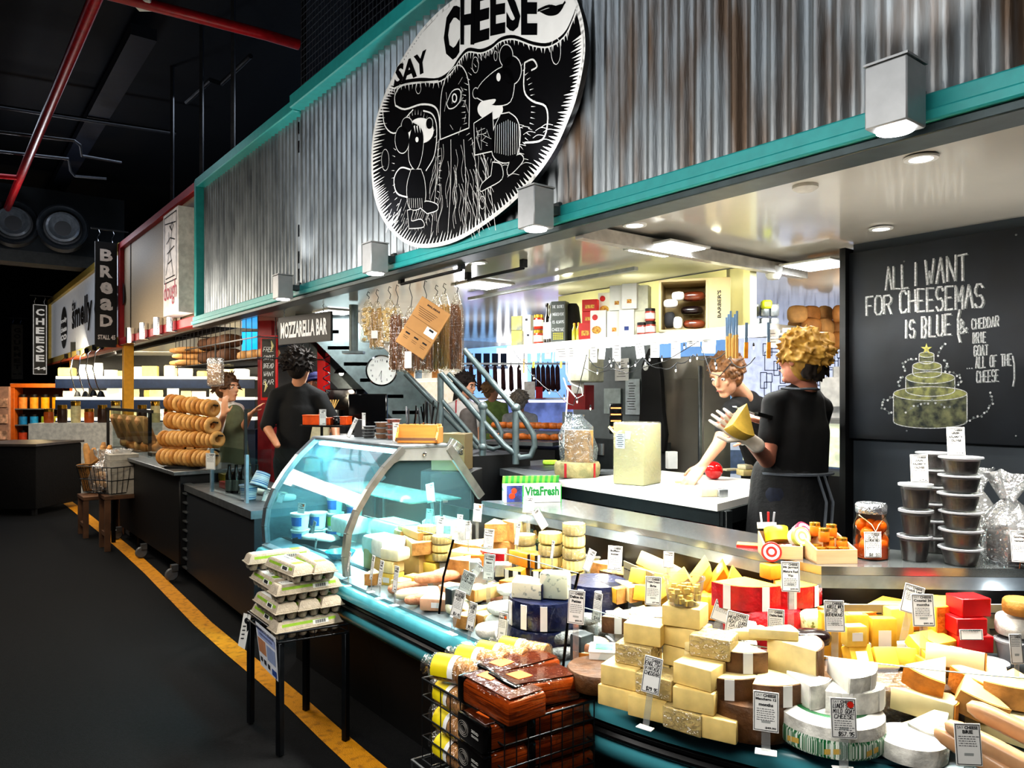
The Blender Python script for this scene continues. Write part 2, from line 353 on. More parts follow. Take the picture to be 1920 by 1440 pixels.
REDT=M('red_trim','#a31522',.4,var=.08);BEI=M('beige_board','#b5a284',.6,var=.08,scale=40,stretch=(1,1,6))
mb=MB(XS);mb.box((-9.97,TF+.03,2.97),(3.75,.06,1.34),BEI);struct(mb.done('wall_dough'))
for i,(s,z,ds,dz)in enumerate(((-9.97,3.66,3.9,.09),(-9.97,2.29,3.9,.10),(-11.87,2.97,.12,1.46))):
 struct(MB(XS).box((s,TF,z),(ds,.12,dz),REDT,.006).done('trim_%d'%(21+i)))
for i,s in enumerate((-11.35,-8.75)):struct(MB(XS).box((s,TF-.004,2.97),(.02,.012,1.3),M('board_gap','#3a3127')).done('trim_%d'%(25+i)))
YT=M('yellow_trim','#c9b05a',.5,var=.08);YP=M('yellow_post','#e2a52c',.5,var=.06)
mb=MB(XS);mb.box((-15.95,TF+.03,2.97),(8.0,.06,1.34),M('white_board','#dfe3ea',.4,var=.03,emit=.15));struct(mb.done('wall_white_sign'))
for i,(s,z,ds,dz)in enumerate(((-15.95,3.66,8.1,.12),(-15.95,2.31,8.1,.12),(-19.9,2.97,.14,1.4))):
 struct(MB(XS).box((s,TF,z),(ds,.12,dz),YT,.006).done('trim_%d'%(31+i)))
struct(MB(XS).box((-15.95,TF-.005,2.235),(8.1,.14,.04),M('orange_lip','#d9622a')).done('trim_34'))
LCEIL=M('lit_ceiling','#c9c6be',.3,var=.04)
mb=MB(XS);mb.prism([(-20,TF+.1),(-8.0,TF+.1),(-8.0,7),(-20,7)],2.3,2.4,LCEIL);struct(mb.done('ceiling_dough'))
mb=MB(XS);mb.box((-18,TF+.4,2.9),(30,.08,1.3),DKWALL);struct(mb.done('wall_dough_backing'))
for k,(px,t,nm,zb)in enumerate(((240,2.25,'yellow square post at the end of the dough stall',.1),(138,2.25,'yellow square post beside the orange spice rack',.1))):
 p=T(px,700,t);tag(MB().box((0,0,1.15),(.13,.13,2.3),YP,.006).done('post',None,(p.x,p.y,0),SR),nm,'post')
pz=P(70,480,12.4)
mb=MB(XS)
s_,t_=toST(P(100,440,12.8));mb.box((s_-.5,t_-1.6,4.5),(1.0,5.4,1.1),M('bulkhead','#1a2023',.7));struct(mb.done('wall_bulkhead'))
mb=MB(XS);mb.box((s_-.2,t_-1.6,3.86),(.5,5.4,.2),M('beam_grey','#3c3d3a',.7));struct(mb.done('beam_crossing'))
for k,(px,py,a)in enumerate(((25,416,'nearer the aisle wall'),(118,426,'nearer the bread stall'))):
 c=P(px,py,11.9);o=thing('air_nozzle','round dark air duct nozzle high on the bulkhead, %s'%a,'air vent',c,SR)
 o.rotation_euler=(math.pi/2,0,math.atan2(-c.x,c.y)*1.0)
 DK=M('duct_dark','#2b2f33',.4,.4);LT=M('duct_light','#8f9498',.3,.7)
 MB().lathe([(.36,-.3),(.36,.02),(.33,.05),(.28,.0),(.26,-.2)],DK,n=32,caps=False).done('outer_ring',o)
 MB().lathe([(.24,-.12),(.235,.03),(.20,.05),(.14,-.08),(.10,-.12)],LT,n=32,caps=False).done('inner_ring',o)
 MB().lathe([(.27,-.1),(0,-.1)],BLK,n=24,caps=False).done('throat',o)
RP=M('red_pipe','#a8121c',.35,var=.15)
def pipe(name,pts,r,m,label,cat='pipe'):
 return tag(MB().tube(pts,r,m,10).done(name),label,cat)
a,b=G(182,-20,1.5),None
def PH(px,py,z):
 Y=(z-CAM_H)*FPX/(HY-py);return Vector(((px-CX)/FPX*Y,Y,z))
pipe('sprinkler_pipe',[PH(215,-90,4.5),PH(18,380,4.5),PH(10,400,4.5)],.05,RP,'long red sprinkler pipe running along the aisle ceiling')
pipe('sprinkler_pipe',[PH(150,-25,4.6),PH(500,66,4.6),PH(560,84,4.6)],.045,RP,'red sprinkler pipe crossing towards the wire mesh screen')
pipe('sprinkler_pipe',[PH(-60,325,4.5),PH(34,333,4.5)],.035,RP,'short red branch pipe joining the aisle pipe')
CD=M('conduit','#55585e',.4,.5)
pipe('conduit',[PH(-40,243,4.7),PH(140,264,4.7),PH(150,272,4.7),PH(153,292,4.7),PH(228,305,4.7)],.018,CD,'thin grey conduit with a stepped bend, upper of two under the dark ceiling','conduit')
pipe('conduit',[PH(-40,280,4.7),PH(128,298,4.7),PH(132,320,4.7),PH(140,330,4.7),PH(200,335,4.7)],.02,CD,'thin grey conduit with a stepped bend, lower of two under the dark ceiling','conduit')
pipe('conduit',[PH(0,200,5.2),PH(330,250,5.2)],.03,M('conduit_dark','#23262c',.5),'dark straight service pipe crossing high over the aisle','conduit')
pipe('conduit',[PH(350,192,5.0),PH(395,150,5.0),PH(415,157,5.0),PH(470,105,5.0)],.025,M('conduit_dark','#23262c',.5),'dark kinked pipe near the stall roof line','conduit')
tag(MB().bar(PH(270,60,5.3),PH(88,385,5.3),.25,.12,M('beam_dark','#1c2230',.6)).done('ceiling_channel'),'dark steel cable channel running along the hall ceiling','cable tray')
for px,y0,y1,a in((437,160,310,'tallest'),(378,190,340,'middle'),(323,240,375,'shortest')):
 A=T(px,y0,TF+.15);B=T(px,y1,TF+.15)
 tag(MB().bar(Vector((B.x,B.y,5.6)),Vector((B.x,B.y,3.7)),.035,.035,CD).done('hanging_strut'),'slim steel strut from hall ceiling to the stall roof, %s of three seen'%a,'strut')
tag(MB().box((0,0,0),(.16,.16,.06),WHITE,.01).done('pipe_clamp',None,PH(270,6,4.62)+Vector((0,0,.0)),0),'white collar clamped round the crossing red pipe','clamp')
S_L,S_M,T0,S_ARC,R_ARC=-4.16,-3.13,1.47,-1.75,1.9
def cpath(d):
 """point on the bumper line, d metres from the far end, and the direction into the stall"""
 L0=S_ARC-S_L
 if d<=L0:return ST(S_L+d,T0),TD.copy()
 a=(d-L0)/R_ARC;amax=52*D2R;aa=min(a,amax)
 o=ST(S_ARC,T0)+SD*(R_ARC*math.sin(aa))+TD*(R_ARC*(1-math.cos(aa)))
 n=TD*math.cos(aa)-SD*math.sin(aa)
 if a>amax:h=SD*math.cos(aa)+TD*math.sin(aa);o=o+h*((a-amax)*R_ARC)
 return o,n
def pth(d0,d1,step=.08):
 n=max(1,int((d1-d0)/step));return[cpath(d0+(d1-d0)*i/n)for i in range(n+1)]
LD1=S_M-S_L;LD2=(S_ARC-S_L)+R_ARC*52*D2R+.9
LIP=M('case_lip','#9fb0b8',.3,.5,var=.08);DECK=M('case_deck','#3c4247',.4,.5,var=.1);KICK=M('case_kick','#050506',.6)
INW=M('case_inner','#dfeef0',.35,var=.03);BACKP=M('case_back','#0a0a0b',.35)
GRI=M('grille_dark','#1b1f22',.5)
def make_case(name,label,d0,d1,light_deck):
 o=thing(name,label,'display case');pp=pth(d0,d1)
 MB().sweep(pp,[(0,.664),(-.02,.66),(-.032,.645),(-.034,.628),(-.026,.608),(0,.60),(.03,.60),(.03,.664)],TEALC).done('bumper',o)
 MB().sweep(pp,[(.001,.665),(.001,.676),(.10,.703),(.14,.703),(.14,.68),(.03,.665)],LIP).done('front_ledge',o)
 MB().sweep(pp,[(-.004,.6),(-.012,.592),(-.012,.584),(-.004,.58),(.02,.58),(.02,.6)],RUB).done('rubber_rail',o)
 MB().sweep(pp,[(-.006,.576),(-.014,.568),(-.014,.56),(-.006,.554),(.02,.554),(.02,.576)],RUB).done('rubber_rail',o)
 MB().sweep(pp,[(.004,.553),(0,.53),(.012,.50),(.045,.465),(.10,.44),(.20,.43),(.2,.553)],TEALC).done('lower_panel',o)
 MB().sweep(pp,[(.12,.43),(.13,.40),(.2,.1),(.2,0),(.70,0),(.70,.43)],KICK).done('kick_base',o)
 MB().sweep(pp,[(.14,.60),(.14,.689),(.42,.689),(.42,.759),(.70,.759),(.70,.60)],INW if light_deck else DECK).done('deck',o)
 MB().sweep(pp,[(.70,.43),(.70,.93),(.715,.93),(.715,.43)],BACKP).done('back_panel',o)
 g=MB();n=int((d1-d0)/.014)
 for i in range(n):
  a,nn=cpath(d0+(d1-d0)*(i+.5)/n);t=Vector((nn.y,-nn.x,0))
  c=a+nn*.122+Vector((0,0,.7045));X=Matrix.Translation(c)@Matrix(((t.x,nn.x,0,0),(t.y,nn.y,0,0),(0,0,1,0),(0,0,0,1)))
  g.box((0,0,0),(.007,.026,.004),GRI,X=X)
 g.done('slot_grille',o,fixn=False)
 return o
case1=make_case('curved_glass_case','curved glass refrigerated case with grey top plate holding tubs',0,LD1,True)
case2=make_case('open_display_case','long curving open display case with teal bumper full of cheeses',LD1+.002,LD2,False)
CG=CLEAR('case_glass','#c6eef2',.03,.22,haze=.09,hazecol='#a9e2ee')
ARC=[(1.492,.69),(1.485,.78),(1.497,.88),(1.54,.98),(1.60,1.07),(1.68,1.165),(1.78,1.255)]
FR=M('arch_frame','#7d878c',.3,.6);FRT=M('arch_frame_warm','#8b8a86',.35,.6)
mb=MB(XS);vs=[]
for s in(S_L+.03,S_M-.02):vs+=[(s,t,z)for t,z in ARC]
n=len(ARC);mb.add(vs,[[i,i+1,i+1+n,i+n]for i in range(n-1)],CG);mb.done('front_glass',case1,fixn=False)
def arch(s,m,wd):
 mb=MB(XS)
 for(a,b)in zip(ARC,ARC[1:]):mb.bar((s,a[0],a[1]),(s,b[0],b[1]),wd,.028,m)
 return mb.done('arch_frame',case1)
arch(S_L+.015,FR,.05);arch(S_M+.005,FRT,.03)
for s,nm in((S_L+.02,'side_glass'),(S_M,'side_glass')):
 poly=ARC+[(2.0,1.255),(2.2,1.0),(2.2,.70),(1.5,.69)]
 MB(XS).add([(s,t,z)for t,z in poly],[list(range(len(poly)))],CG).done(nm,case1,fixn=False)
mb=MB(XS);mb.box(((S_L+S_M)/2,1.90,1.262),(S_M-S_L+.03,.26,.022),M('case_top','#8f979c',.35,.5),.006)
mb.done('top_plate',case1)
mb=MB(XS);TP=M('case_plate','#9a9c9a',.4,.4,var=.05)
mb.add([(S_M+.012,1.70,1.175),(S_M+.012,1.78,1.268),(S_M+.012,2.02,1.268),(S_M+.012,2.09,1.185),(S_M+.012,1.76,1.20)],[[0,1,2,3,4]],TP)
mb.done('end_plate',case1,fixn=False)
mb=MB(XS);mb.bar((S_M+.006,2.04,1.25),(S_M+.006,2.24,.99),.02,.04,FRT);mb.done('rear_frame',case1)
mb=MB(XS);mb.bar((S_L+.015,2.04,1.25),(S_L+.015,2.22,.99),.03,.04,FR);mb.done('rear_frame',case1)
MB(XS).lathe([(.011,0),(.011,.004),(.004,.007),(0,.007)],CHROME,n=12,X=Matrix.Translation((S_M+.014,1.895,1.225))@Matrix.Rotation(math.pi/2,4,'Y')).done('bolt',case1)
MB(XS).box(((S_L+S_M)/2,1.99,.985),(S_M-S_L-.06,.30,.008),CLEAR('shelf_glass','#c8f0e8',.1,haze=.08,hazecol='#cfeee6')).done('glass_shelf',case1)
for s,t in((S_L+.2,2.13),(S_M-.2,2.13),):MB(XS).bar((s,t,.76),(s,t,.98),.012,.012,STEEL).done('shelf_bracket',case1)
MB(XS).box(((S_L+S_M)/2,1.80,1.235),(S_M-S_L-.1,.025,.02),M('tube_cold','#c9f6ff',.4,var=0,emit=18)).done('light_tube',case1)
p=ST((S_L+S_M)/2,1.84,1.22);area(p,ST((S_L+S_M)/2,1.8,0),.9,.06,30,(.55,.92,1))
for s in(S_L+.25,(S_L+S_M)/2+.1,S_M-.1):
 p=ST(s,1.95,1.16);point(p,2.0,(.55,.92,1),.06)
W3=lambda px,py:G(px,py,1.0)
outer=[W3(903,939),W3(1250,1000),W3(1540,1062),W3(2350,1072)]
inner=[W3(2350,1030),W3(1690,1032),W3(1440,1004),W3(1200,962),W3(1050,935)]
poly=[(p.x,p.y)for p in outer+inner]
STC=M('counter_steel','#a9b0b2',.2,.9,var=.08,scale=3,bump=.03)
cnt=thing('service_counter','long stainless steel service counter bending behind the cheese display','counter')
MB().prism(poly,.975,1.0,STC).done('worktop',cnt)
cm=MB();EDG=M('counter_under','#7f8c99',.3,.5)
for a,b in zip(outer,outer[1:]):
 up=Vector((0,0,-.045));d=(b-a).normalized();nn=Vector((-d.y,d.x,0))*.015
 cm.bar(a+up+nn,b+up+nn,.03,.038,EDG)
cm.done('light_channel',cnt)
TB=M('tube_warm','#fff1d8',.4,var=0,emit=6)
for a,b in zip(outer,outer[1:]):
 d=(b-a).normalized();nn=Vector((-d.y,d.x,0))
 MB().bar(a+nn*.05+Vector((0,0,-.05)),b+nn*.05+Vector((0,0,-.05)),.02,.012,TB).done('light_tube',cnt)
mb=MB()
q=[ST(*toST(p))for p in inner]
for a,b in zip(inner[1:],inner[2:]):mb.bar(Vector((a.x,a.y,.52))+Vector((-.04,-.04,0)),Vector((b.x,b.y,.52))+Vector((-.04,-.04,0)),.02,.9,BACKP)
mb.done('back_board',cnt)
for d,pw in((1.35,16),(2.0,17),(2.7,17),(3.4,18),(4.1,14)):
 o_,n_=cpath(d);a=o_+n_*.45+Vector((0,0,2.0));b=o_+n_*.35;t=Vector((n_.y,-n_.x,0))
 area(a,b,.5,.12,pw,(1,.96,.86),120)
for d in(1.5,2.1,2.7,3.3,3.9):
 o_,n_=cpath(d);point(o_+n_*.60+Vector((0,0,.93)),.8,(1,.95,.85),.03)
BG=M('air_panel','#8d8467',.5,.1,var=.08);SLOT=M('slot','#0d0c0a',.8)
for k,(pa,pb,Y0)in enumerate((((1170,1075),(1226,1087),2.7),((1572,1175),(1890,1190),2.13))):
 a=P(pa[0],pa[1],Y0);b=P(pb[0],pb[1],Y0 if k else 2.5);a.z=b.z=.84
 d=b-a;L=d.length;rz=math.atan2(d.y,d.x);o=thing('air_grille',('beige slotted air panel behind the crinkled cheese tubs','wide beige slotted air panel behind the red boxes')[k],'panel',(a+b)/2,rz)
 MB().box((0,0,0),(L,.006,.14),BG,.001).done('sheet',o);m2=MB()
 for j in range(int(L/.03)):
  for z in(.045,0):m2.box((-L/2+.02+j*.03,-.004,z),(.022,.002,.003),SLOT)
 m2.done('slot_row',o)
GG=CLEAR('guard_glass','#f4fbfb',.03,.3)
BLKCL=M('guard_block','#3b4245',.45)
def guard(d0,d1,label,h=.29,blk=True,ledge=None):
 o=thing('glass_guard',label,'glass guard');pp=pth(d0,d1,.06);mb=MB();vs=[]
 for o_,n_ in pp:vs+=[o_+n_*.035+Vector((0,0,.69)),o_+n_*.055+Vector((0,0,.69+h*.5)),o_+n_*.10+Vector((0,0,.69+h))]
 fs=[]
 for i in range(len(pp)-1):
  for j in(0,1):fs.append([3*i+j,3*i+3+j,3*i+4+j,3*i+1+j])
 mb.add(vs,fs,GG);mb.done('pane',o,fixn=False)
 MB().tube([o_+n_*.10+Vector((0,0,.69+h))for o_,n_ in pp],.0016,M('glass_edge','#9fb5b5',.2,.1),6).done('top_edge',o)
 if blk:
  o_,n_=cpath(d1)
  MB().tube([o_+n_*.035+Vector((0,0,.69)),o_+n_*.055+Vector((0,0,.69+h*.5)),o_+n_*.10+Vector((0,0,.69+h))],.0045,BLKG,6).done('end_seal',o)
  X=Matrix.Translation(o_+n_*.085+Vector((0,0,.745)))@Matrix.Rotation(math.atan2(-n_.x,n_.y),4,'Z')
  MB(X).box((.03,0,0),(.05,.06,.085),BLKCL,.008,2).done('clamp_block',o)
 return o
guard(LD1+.02,-2.37-S_L,'clear glass guard nearest the curved case',.27)
guard(-2.35-S_L,-1.676-S_L,'clear glass guard before the blue waxed cheeses',.27)
guard(-1.65-S_L,-1.65-S_L+1.35,'clear curving guard before the vintage cheddar pile',.17,blk=False)
guard(-1.65-S_L+1.37,-1.65-S_L+2.3,'clear guard before the smoked cheese wedges',.17,blk=False)
PST={k:M('paste_'+k,c,.55,var=.08,scale=30,sss=.12)for k,c in dict(yellow='#f0c95a',pale='#f3dd9e',cream='#f6ebc8',white='#f4f1e6',orange='#f0a12c',gold='#eebb3e',deep='#e8a836',tan='#e0b870',pink='#e2b08e').items()}
PST['blue']=M('paste_blue','#efe9cf',.6,scale=55,col2='#7f8a84',thr=(.3,.42));PST['herb']=M('paste_herb','#e6dfa4',.6,scale=60,col2='#6d7438',thr=(.36,.44))
PST['holes']=PST['yellow']
RND={k:M('rind_'+k,c,r,var=.25,scale=25,bump=.3)for k,c,r in(('brown','#5c3c1f',.5),('black','#141215',.35),('navy','#131c42',.28),('red','#c01220',.3),('white','#efece2',.75),('grey','#7f8180',.8),('tan','#c08a4c',.6),('pink','#cf8f6c',.7),('orange','#d9822b',.5),('ochre','#a8752f',.6),('green','#1f6b3c',.4),('wrap','#8a6748',.25))}
STRIP=M('paper_strip','#f1efe9',.6,var=.04)
LBLW=M('sticker','#fbfaf6',.5,var=.02);REDD=M('red_dot','#e0301e',.5);ORAD=M('orange_dot','#ee6a2b',.5)
def fin(mb,name,label,cat,loc,rz,group=None,rot=None):return tag(mb.done(name,None,loc,rz,rot=rot),label,cat,group)
def block(loc,rz,d,col,label,group=None,bev=.006,name='cheese_block',sticker=None,rot=None,rind=None):
 o=thing(name,label,'cheese',loc,rz,group,rot)
 bo_=MB().box((0,0,d[2]/2),d,PST[col],bev,2).done('paste',o)
 if rind:MB().box((0,0,-.0005+.003),(d[0]+.002,d[1]+.002,.008),RND[rind],.002).done('rind',o)
 if sticker:
  if sticker=='top':MB().box((0,0,d[2]+.0006),(min(.035,d[0]*.5),min(.02,d[1]*.5),.001),LBLW).done('price_sticker',bo_)
  else:MB().box((0,-d[1]/2-.0006,d[2]*.5),(min(.035,d[0]*.5),.001,d[2]*.4),LBLW).done('price_sticker',bo_)
 return o
def sector(r,ang,n=10):
 a0=-math.pi/2-ang/2*D2R;return[(r*math.cos(a0+ang*D2R*i/n),r*math.sin(a0+ang*D2R*i/n))for i in range(n+1)]
def wedge(loc,rz,r,ang,h,col,rind,label,group=None,strip=0,name='cheese_wedge',rot=None,lip=.003):
 """a cut sector, its point towards +y and its rind towards -y"""
 o=thing(name,label,'cheese',loc,rz,group,rot);arc=sector(r,ang);off=-r*.55
 pts=[(0,0)]+arc;pts=[(x,y-off)for x,y in pts]
 MB().prism(pts,0,h,PST[col],bev=.0025).done('paste',o)
 if rind:
  A=[(x,y-off)for x,y in sector(r+.001,ang*.985,12)];B=[(x,y-off)for x,y in sector(r+lip+.001,ang*.985,12)]
  rd_=MB().prism(A+B[::-1],-.0008,h-.001,RND[rind]).done('rind',o)
 for k in range(strip):
  f=(k+.5)/strip*ang-ang/2;ca,cb=sector(r+lip+.002,1,1)
  A=[(x,y-off)for x,y in[((r+lip+.0025)*math.cos(-math.pi/2+(f+q)*D2R),(r+lip+.0025)*math.sin(-math.pi/2+(f+q)*D2R))for q in(-.55*.02/r/D2R,0,.55*.02/r/D2R)]]
  B=[(x*1.001,y-.0008)for x,y in A]
  MB().prism(A+B[::-1],.0,h,STRIP).done('paper_strip',rd_)
 return o
def wheel(loc,rz,r,h,col,rind,label,group=None,strip=0,name='round_cheese',top=None,rot=None,bulge=.006):
 o=thing(name,label,'cheese',loc,rz,group,rot)
 rd_=MB().lathe([(0,0),(r-bulge,0),(r-.002,h*.12),(r,h*.5),(r-.002,h*.88),(r-bulge,h),(0,h)],RND[rind],n=36).done('rind',o)
 if top:MB().lathe([(0,h+.0006),(r-bulge-.004,h+.0006),(r-bulge-.004,h-.001)],PST[top],n=32,caps=False).done('cut_face',o)
 for k in range(strip):
  a=-math.pi/2+(k-(strip-1)/2)*.55
  MB(Matrix.Rotation(a,4,'Z')).box((r+.001,0,h/2),(.0025,.022,h*.9),STRIP).done('paper_strip',rd_)
 return o
def loaf(loc,rz,d,mat,label,cat='cheese',group=None,name='cheese_log',rot=None,n=14,wob=.06,part='paste',extra=None):
 """a soft rounded oblong"""
 o=thing(name,label,cat,loc,rz,group,rot);k=9;vs=[];fs=[];r=random.Random(str(label)+str(loc))
 for i in range(k+1):
  x=math.cos(math.pi*(1-i/k));q=max(0,1-abs(x)**3.4)**.33
  for j in range(n):
   a=2*math.pi*j/n;w=1+r.uniform(-wob,wob)
   cy,cz=math.cos(a),math.sin(a);cy=math.copysign(abs(cy)**.75,cy);cz=math.copysign(abs(cz)**.75,cz)
   vs.append((x*d[0]/2,cy*d[1]/2*q*w,d[2]/2+cz*d[2]/2*max(q,.05)*w))
 for i in range(k):
  for j in range(n):fs.append([i*n+j,i*n+(j+1)%n,(i+1)*n+(j+1)%n,(i+1)*n+j])
 MB().add(vs,fs,mat).done(part,o,ang=75)
 if extra:extra(o)
 return o
def pot(loc,r,h,label,body,lid,group=None,fill=None,name='food_tub',rz=0,rot=None,taper=.82,content=None,cat='tub',lipr=1.06):
 o=thing(name,label,cat,loc,rz,group,rot)
 MB().lathe([(r*taper,0),(r,h*.93),(r*lipr,h*.93),(r*lipr,h)],body,n=24,caps=False).lathe([(0,.0005),(r*taper,.0005)],body,n=24,caps=False).done('cup',o)
 if lid:MB().lathe([(r*lipr,h*.93),(r*lipr+.002,h*.94),(r*lipr+.002,h*1.03),(r*.95,h*1.04),(r*.9,h*1.0),(0,h*1.0)],lid,n=24,caps=False).done('lid',o)
 if content:MB().lathe([(0,.003),(r*taper*.95,.003),(r*.95,h*fill),(0,h*fill+.004)],content,n=20,caps=False).done('contents',o)
 return o
def carton(loc,rz,d,m,label,cat='box',group=None,name='box',deco=None,rot=None,lid=True):
 o=thing(name,label,cat,loc,rz,group,rot);MB().box((0,0,d[2]/2),d,m,.002).done('body',o)
 if lid:MB().box((0,0,d[2]*.93),(d[0]+.003,d[1]+.003,d[2]*.13),m,.001).done('lid',o)
 if deco:deco(o,d)
 return o
CARDN=[0]
TXG=M('print_grey','#5c5c60',.8)
def card(p,rz,w,h,title,price,label,stem_to=None,hand_w=False,tilt=-8,dot=None,roll=0,style='say',body=5,group=None,cat='price card',foot=True):
 """white price card; p is the middle of its lower edge"""
 o=thing('price_card',label,cat,p,0,group,rot=(tilt*D2R,roll*D2R,rz))
 c=MB();c.box((0,0,h/2),(w,.0012,h),PAPER,.0004)
 for x,z,a,b in((0,h*.035,w*.9,.0012),(0,h*.965,w*.9,.0012),(-w*.45,h/2,.0012,h*.93),(w*.45,h/2,.0012,h*.93)):c.box((x,-.0009,z),(a,.0004,b),INK)
 pp_=c.done('paper',o)
 t=MB()
 ptext(t,'SAY',(-w*.27,-.0012,h*.9),w*.24,h*.06,TXG);ptext(t,'CHEESE',(w*.14,-.0012,h*.9),w*.50,h*.075,INK,bold=True)
 n=len(title);lh=h*.115
 for i,ln in enumerate(title):
  z=h*.80-i*lh*1.12;ww=min(w*.8,w*.085*len(ln)+w*.05)
  if hand_w:hand(t,ln,(rnd.uniform(-.03,.03)*w,z),min(w*.8,w*.12*len(ln)),lh*.85,.0013,INK,-.0013,jit=.12,slant=.15)
  else:ptext(t,ln,(0,-.0012,z),ww,lh*.72,INK,bold=True)
 zz=h*.80-n*lh*1.12
 for i in range(body):
  z=zz-i*h*.055+h*.02
  if z<h*.17:break
  x=-w*.36;
  while x<w*.3:
   q=rnd.uniform(.03,.12)*w;t.box((x+q/2,-.0011,z),(q,.0002,h*.016),TXG);x+=q+w*.03
 if price:
  if hand_w:hand(t,price,(w*.08,h*.12),w*.6,lh*.8,.0014,INK,-.0013,jit=.1,slant=.1)
  else:ptext(t,price,(w*.18,-.0012,h*.10),w*.42,h*.055,INK,bold=True)
 t.done('lettering',pp_,fixn=False)
 if dot:MB().add([(w*.28+w*.13*math.cos(a*.5236),-.0016,h*.84+w*.13*math.sin(a*.5236))for a in range(12)],[list(range(12))],ORAD if dot=='o' else REDD).done('sticker',pp_,fixn=False)
 if stem_to is not None and foot:
  L=p.z-stem_to
  f=MB(Matrix.Rotation(-tilt*D2R,4,'X')if not roll else None);f.box((0,.003,-L/2+.012),(w*.35,.002,L+.024),CLEAR('clear_plastic','#eef2f2',.1,haze=.12),0).box((0,0,-L+.002),(w*.85,.03,.003),LBLW,.001)
  f.done('card_stand',o)
 return o
_PP=[cpath(i*.04)for i in range(110)]
def qof(p):
 b=min(_PP,key=lambda a:(a[0].x-p.x)**2+(a[0].y-p.y)**2);return(p-b[0]).dot(b[1])
def D(px,py,up=0):
 for z in(.69,.76):
  p=G(px,py,z)
  if z==.76 or qof(p)<.42:break
 p.z=(.69 if z==.69 else .76);
 if up:
  Y=p.y;p=P(px,py,Y);q=p;base=.69 if z==.69 else .76;p.z=base+up
 return p
def U(px,Y,z):return Vector(((px-CX)/FPX*Y,Y,z))
R=lambda d:d*D2R
TUBM=M('tub_mint','#e4f5ef',.35,var=.03);TUBG=M('tub_green','#8fce3a',.5);TUBB=M('tub_blue','#2a6bb5',.5)
def yog(px,py,z,r,h,label,band=None,lid=True):
 p=G(px,py,.69);p=Vector((p.x,p.y,z));o=pot(p,r,h,label,TUBM,WHITE if lid else None,'white tubs in the curved case',rz=R(-20),name='yoghurt_tub')
 bm_=MB();col=band or TUBB
 bm_.lathe([(r*.91,h*.25),(r*.985,h*.75)],col,n=24,caps=False,X=None)
 m2=MB();a0=-2.4;vs=[]
 for i in range(9):
  a=a0+i*.2
  for zz in(.22,.8):rr=r*(.82+.18*zz/.93)+.0012;vs.append((rr*math.cos(a),rr*math.sin(a),h*zz))
 m2.add(vs,[[2*i,2*i+2,2*i+3,2*i+1]for i in range(8)],col);m2.done('label_band',o,fixn=False);return o
yog(563,1018,.69,.048,.075,'lower mint-white tub nearest the far arch, with blue label')
yog(563,1018,.77,.05,.085,'upper mint-white tub nearest the far arch, under the small price card')
yog(596,1012,.69,.046,.06,'lower mint-white tub behind the black tray')
yog(596,1012,.755,.048,.09,'upper mint-white tub behind the black tray')
yog(628,1006,.69,.048,.045,'flat white tub at the bottom of the green banded stack')
yog(628,1006,.738,.048,.09,'tub with green and blue band, middle of its stack',TUBG)
yog(628,1006,.832,.046,.09,'plain white tub on top of the green banded tub')
yog(665,1000,.69,.05,.09,'lower white tub just inside the near arch')
yog(665,1000,.785,.05,.085,'upper white tub with blue mark just inside the near arch')
def bowl(loc,r,h,m,label,name='bowl',rim=None):
 o=thing(name,label,'bowl',loc);MB().lathe([(r*.35,0),(r*.8,h*.5),(r,h),(r*.96,h),(r*.75,h*.55),(r*.3,.006),(0,.006)],m,n=28).done('bowl_body',o);return o
bowl(D(638,1052),.075,.05,M('blue_bowl','#1e9fc4',.25),'bright blue bowl beside the near arch of the curved case','mixing_bowl')
o=thing('serving_tray','black tray holding white fresh cheese in the curved case','tray',D(602,1022),R(-25))
MB().box((0,0,.004),(.26,.16,.008),BLK,.003).box((0,-.078,.02),(.26,.006,.04),BLK).box((-.128,0,.02),(.006,.16,.04),BLK).box((.128,0,.02),(.006,.16,.04),BLK).box((0,.078,.02),(.26,.006,.04),BLK).done('tray_body',o)
loaf(D(602,1022)+Vector((0,0,.012)),R(-25),(.22,.12,.05),PST['white'],'soft white fresh cheese heaped on the black tray',name='fresh_cheese',wob=.12)
for k,(px,py,d,lb)in enumerate(((742,968,(.28,.16,.11),'big white cheese block on the glass shelf of the curved case'),(655,958,(.2,.14,.09),'pale cheese block at the back of the curved case'),(720,1000,(.2,.14,.16),'tall white block glowing behind the brick cheeses'))):  # the third block is a solid stand-in for a bright white haze
 block(G(px,py+40,.76),R(-50),(d[0],d[1],min(d[2],.09)),'white',lb,bev=.02)
wheel(G(845,1012,.76),0,.15,.11,'white','white','large pale round cheese at the back, hazy in the case glare',top='white',bulge=.02)
wheel(G(815,1030,.76)+Vector((-.1,.0,0)),0,.10,.10,'cream','tan','tan ringed round cheese below the big pale one',top='cream')
HG='hard cheese bricks'
PST['brick']=M('paste_brick','#dcb06a',.6,var=.08,scale=14);PST['brickl']=M('paste_brickl','#ecca88',.6,var=.07,scale=14)
b0=D(745,1076);rz=R(-38)
def loc(base,rz,x,y,z):return base+Vector((x*math.cos(rz)-y*math.sin(rz),x*math.sin(rz)+y*math.cos(rz),z))
block(loc(b0,rz,-.12,.02,0),rz,(.13,.13,.10),'brick','tan hard cheese brick at the bottom, nearer the arch')
block(loc(b0,rz,.04,.08,0),rz,(.16,.12,.10),'brick','tan hard cheese brick at the bottom, behind the butter-coloured block')
block(loc(b0,rz,-.10,.03,.102),rz,(.13,.12,.055),'brickl','pale cut end brick on the second layer of hard cheese')
wedge(loc(b0,rz,.03,.08,.102),rz+R(70),.27,28,.055,'brickl','tan','long tan wedge laid over the hard cheese bricks')
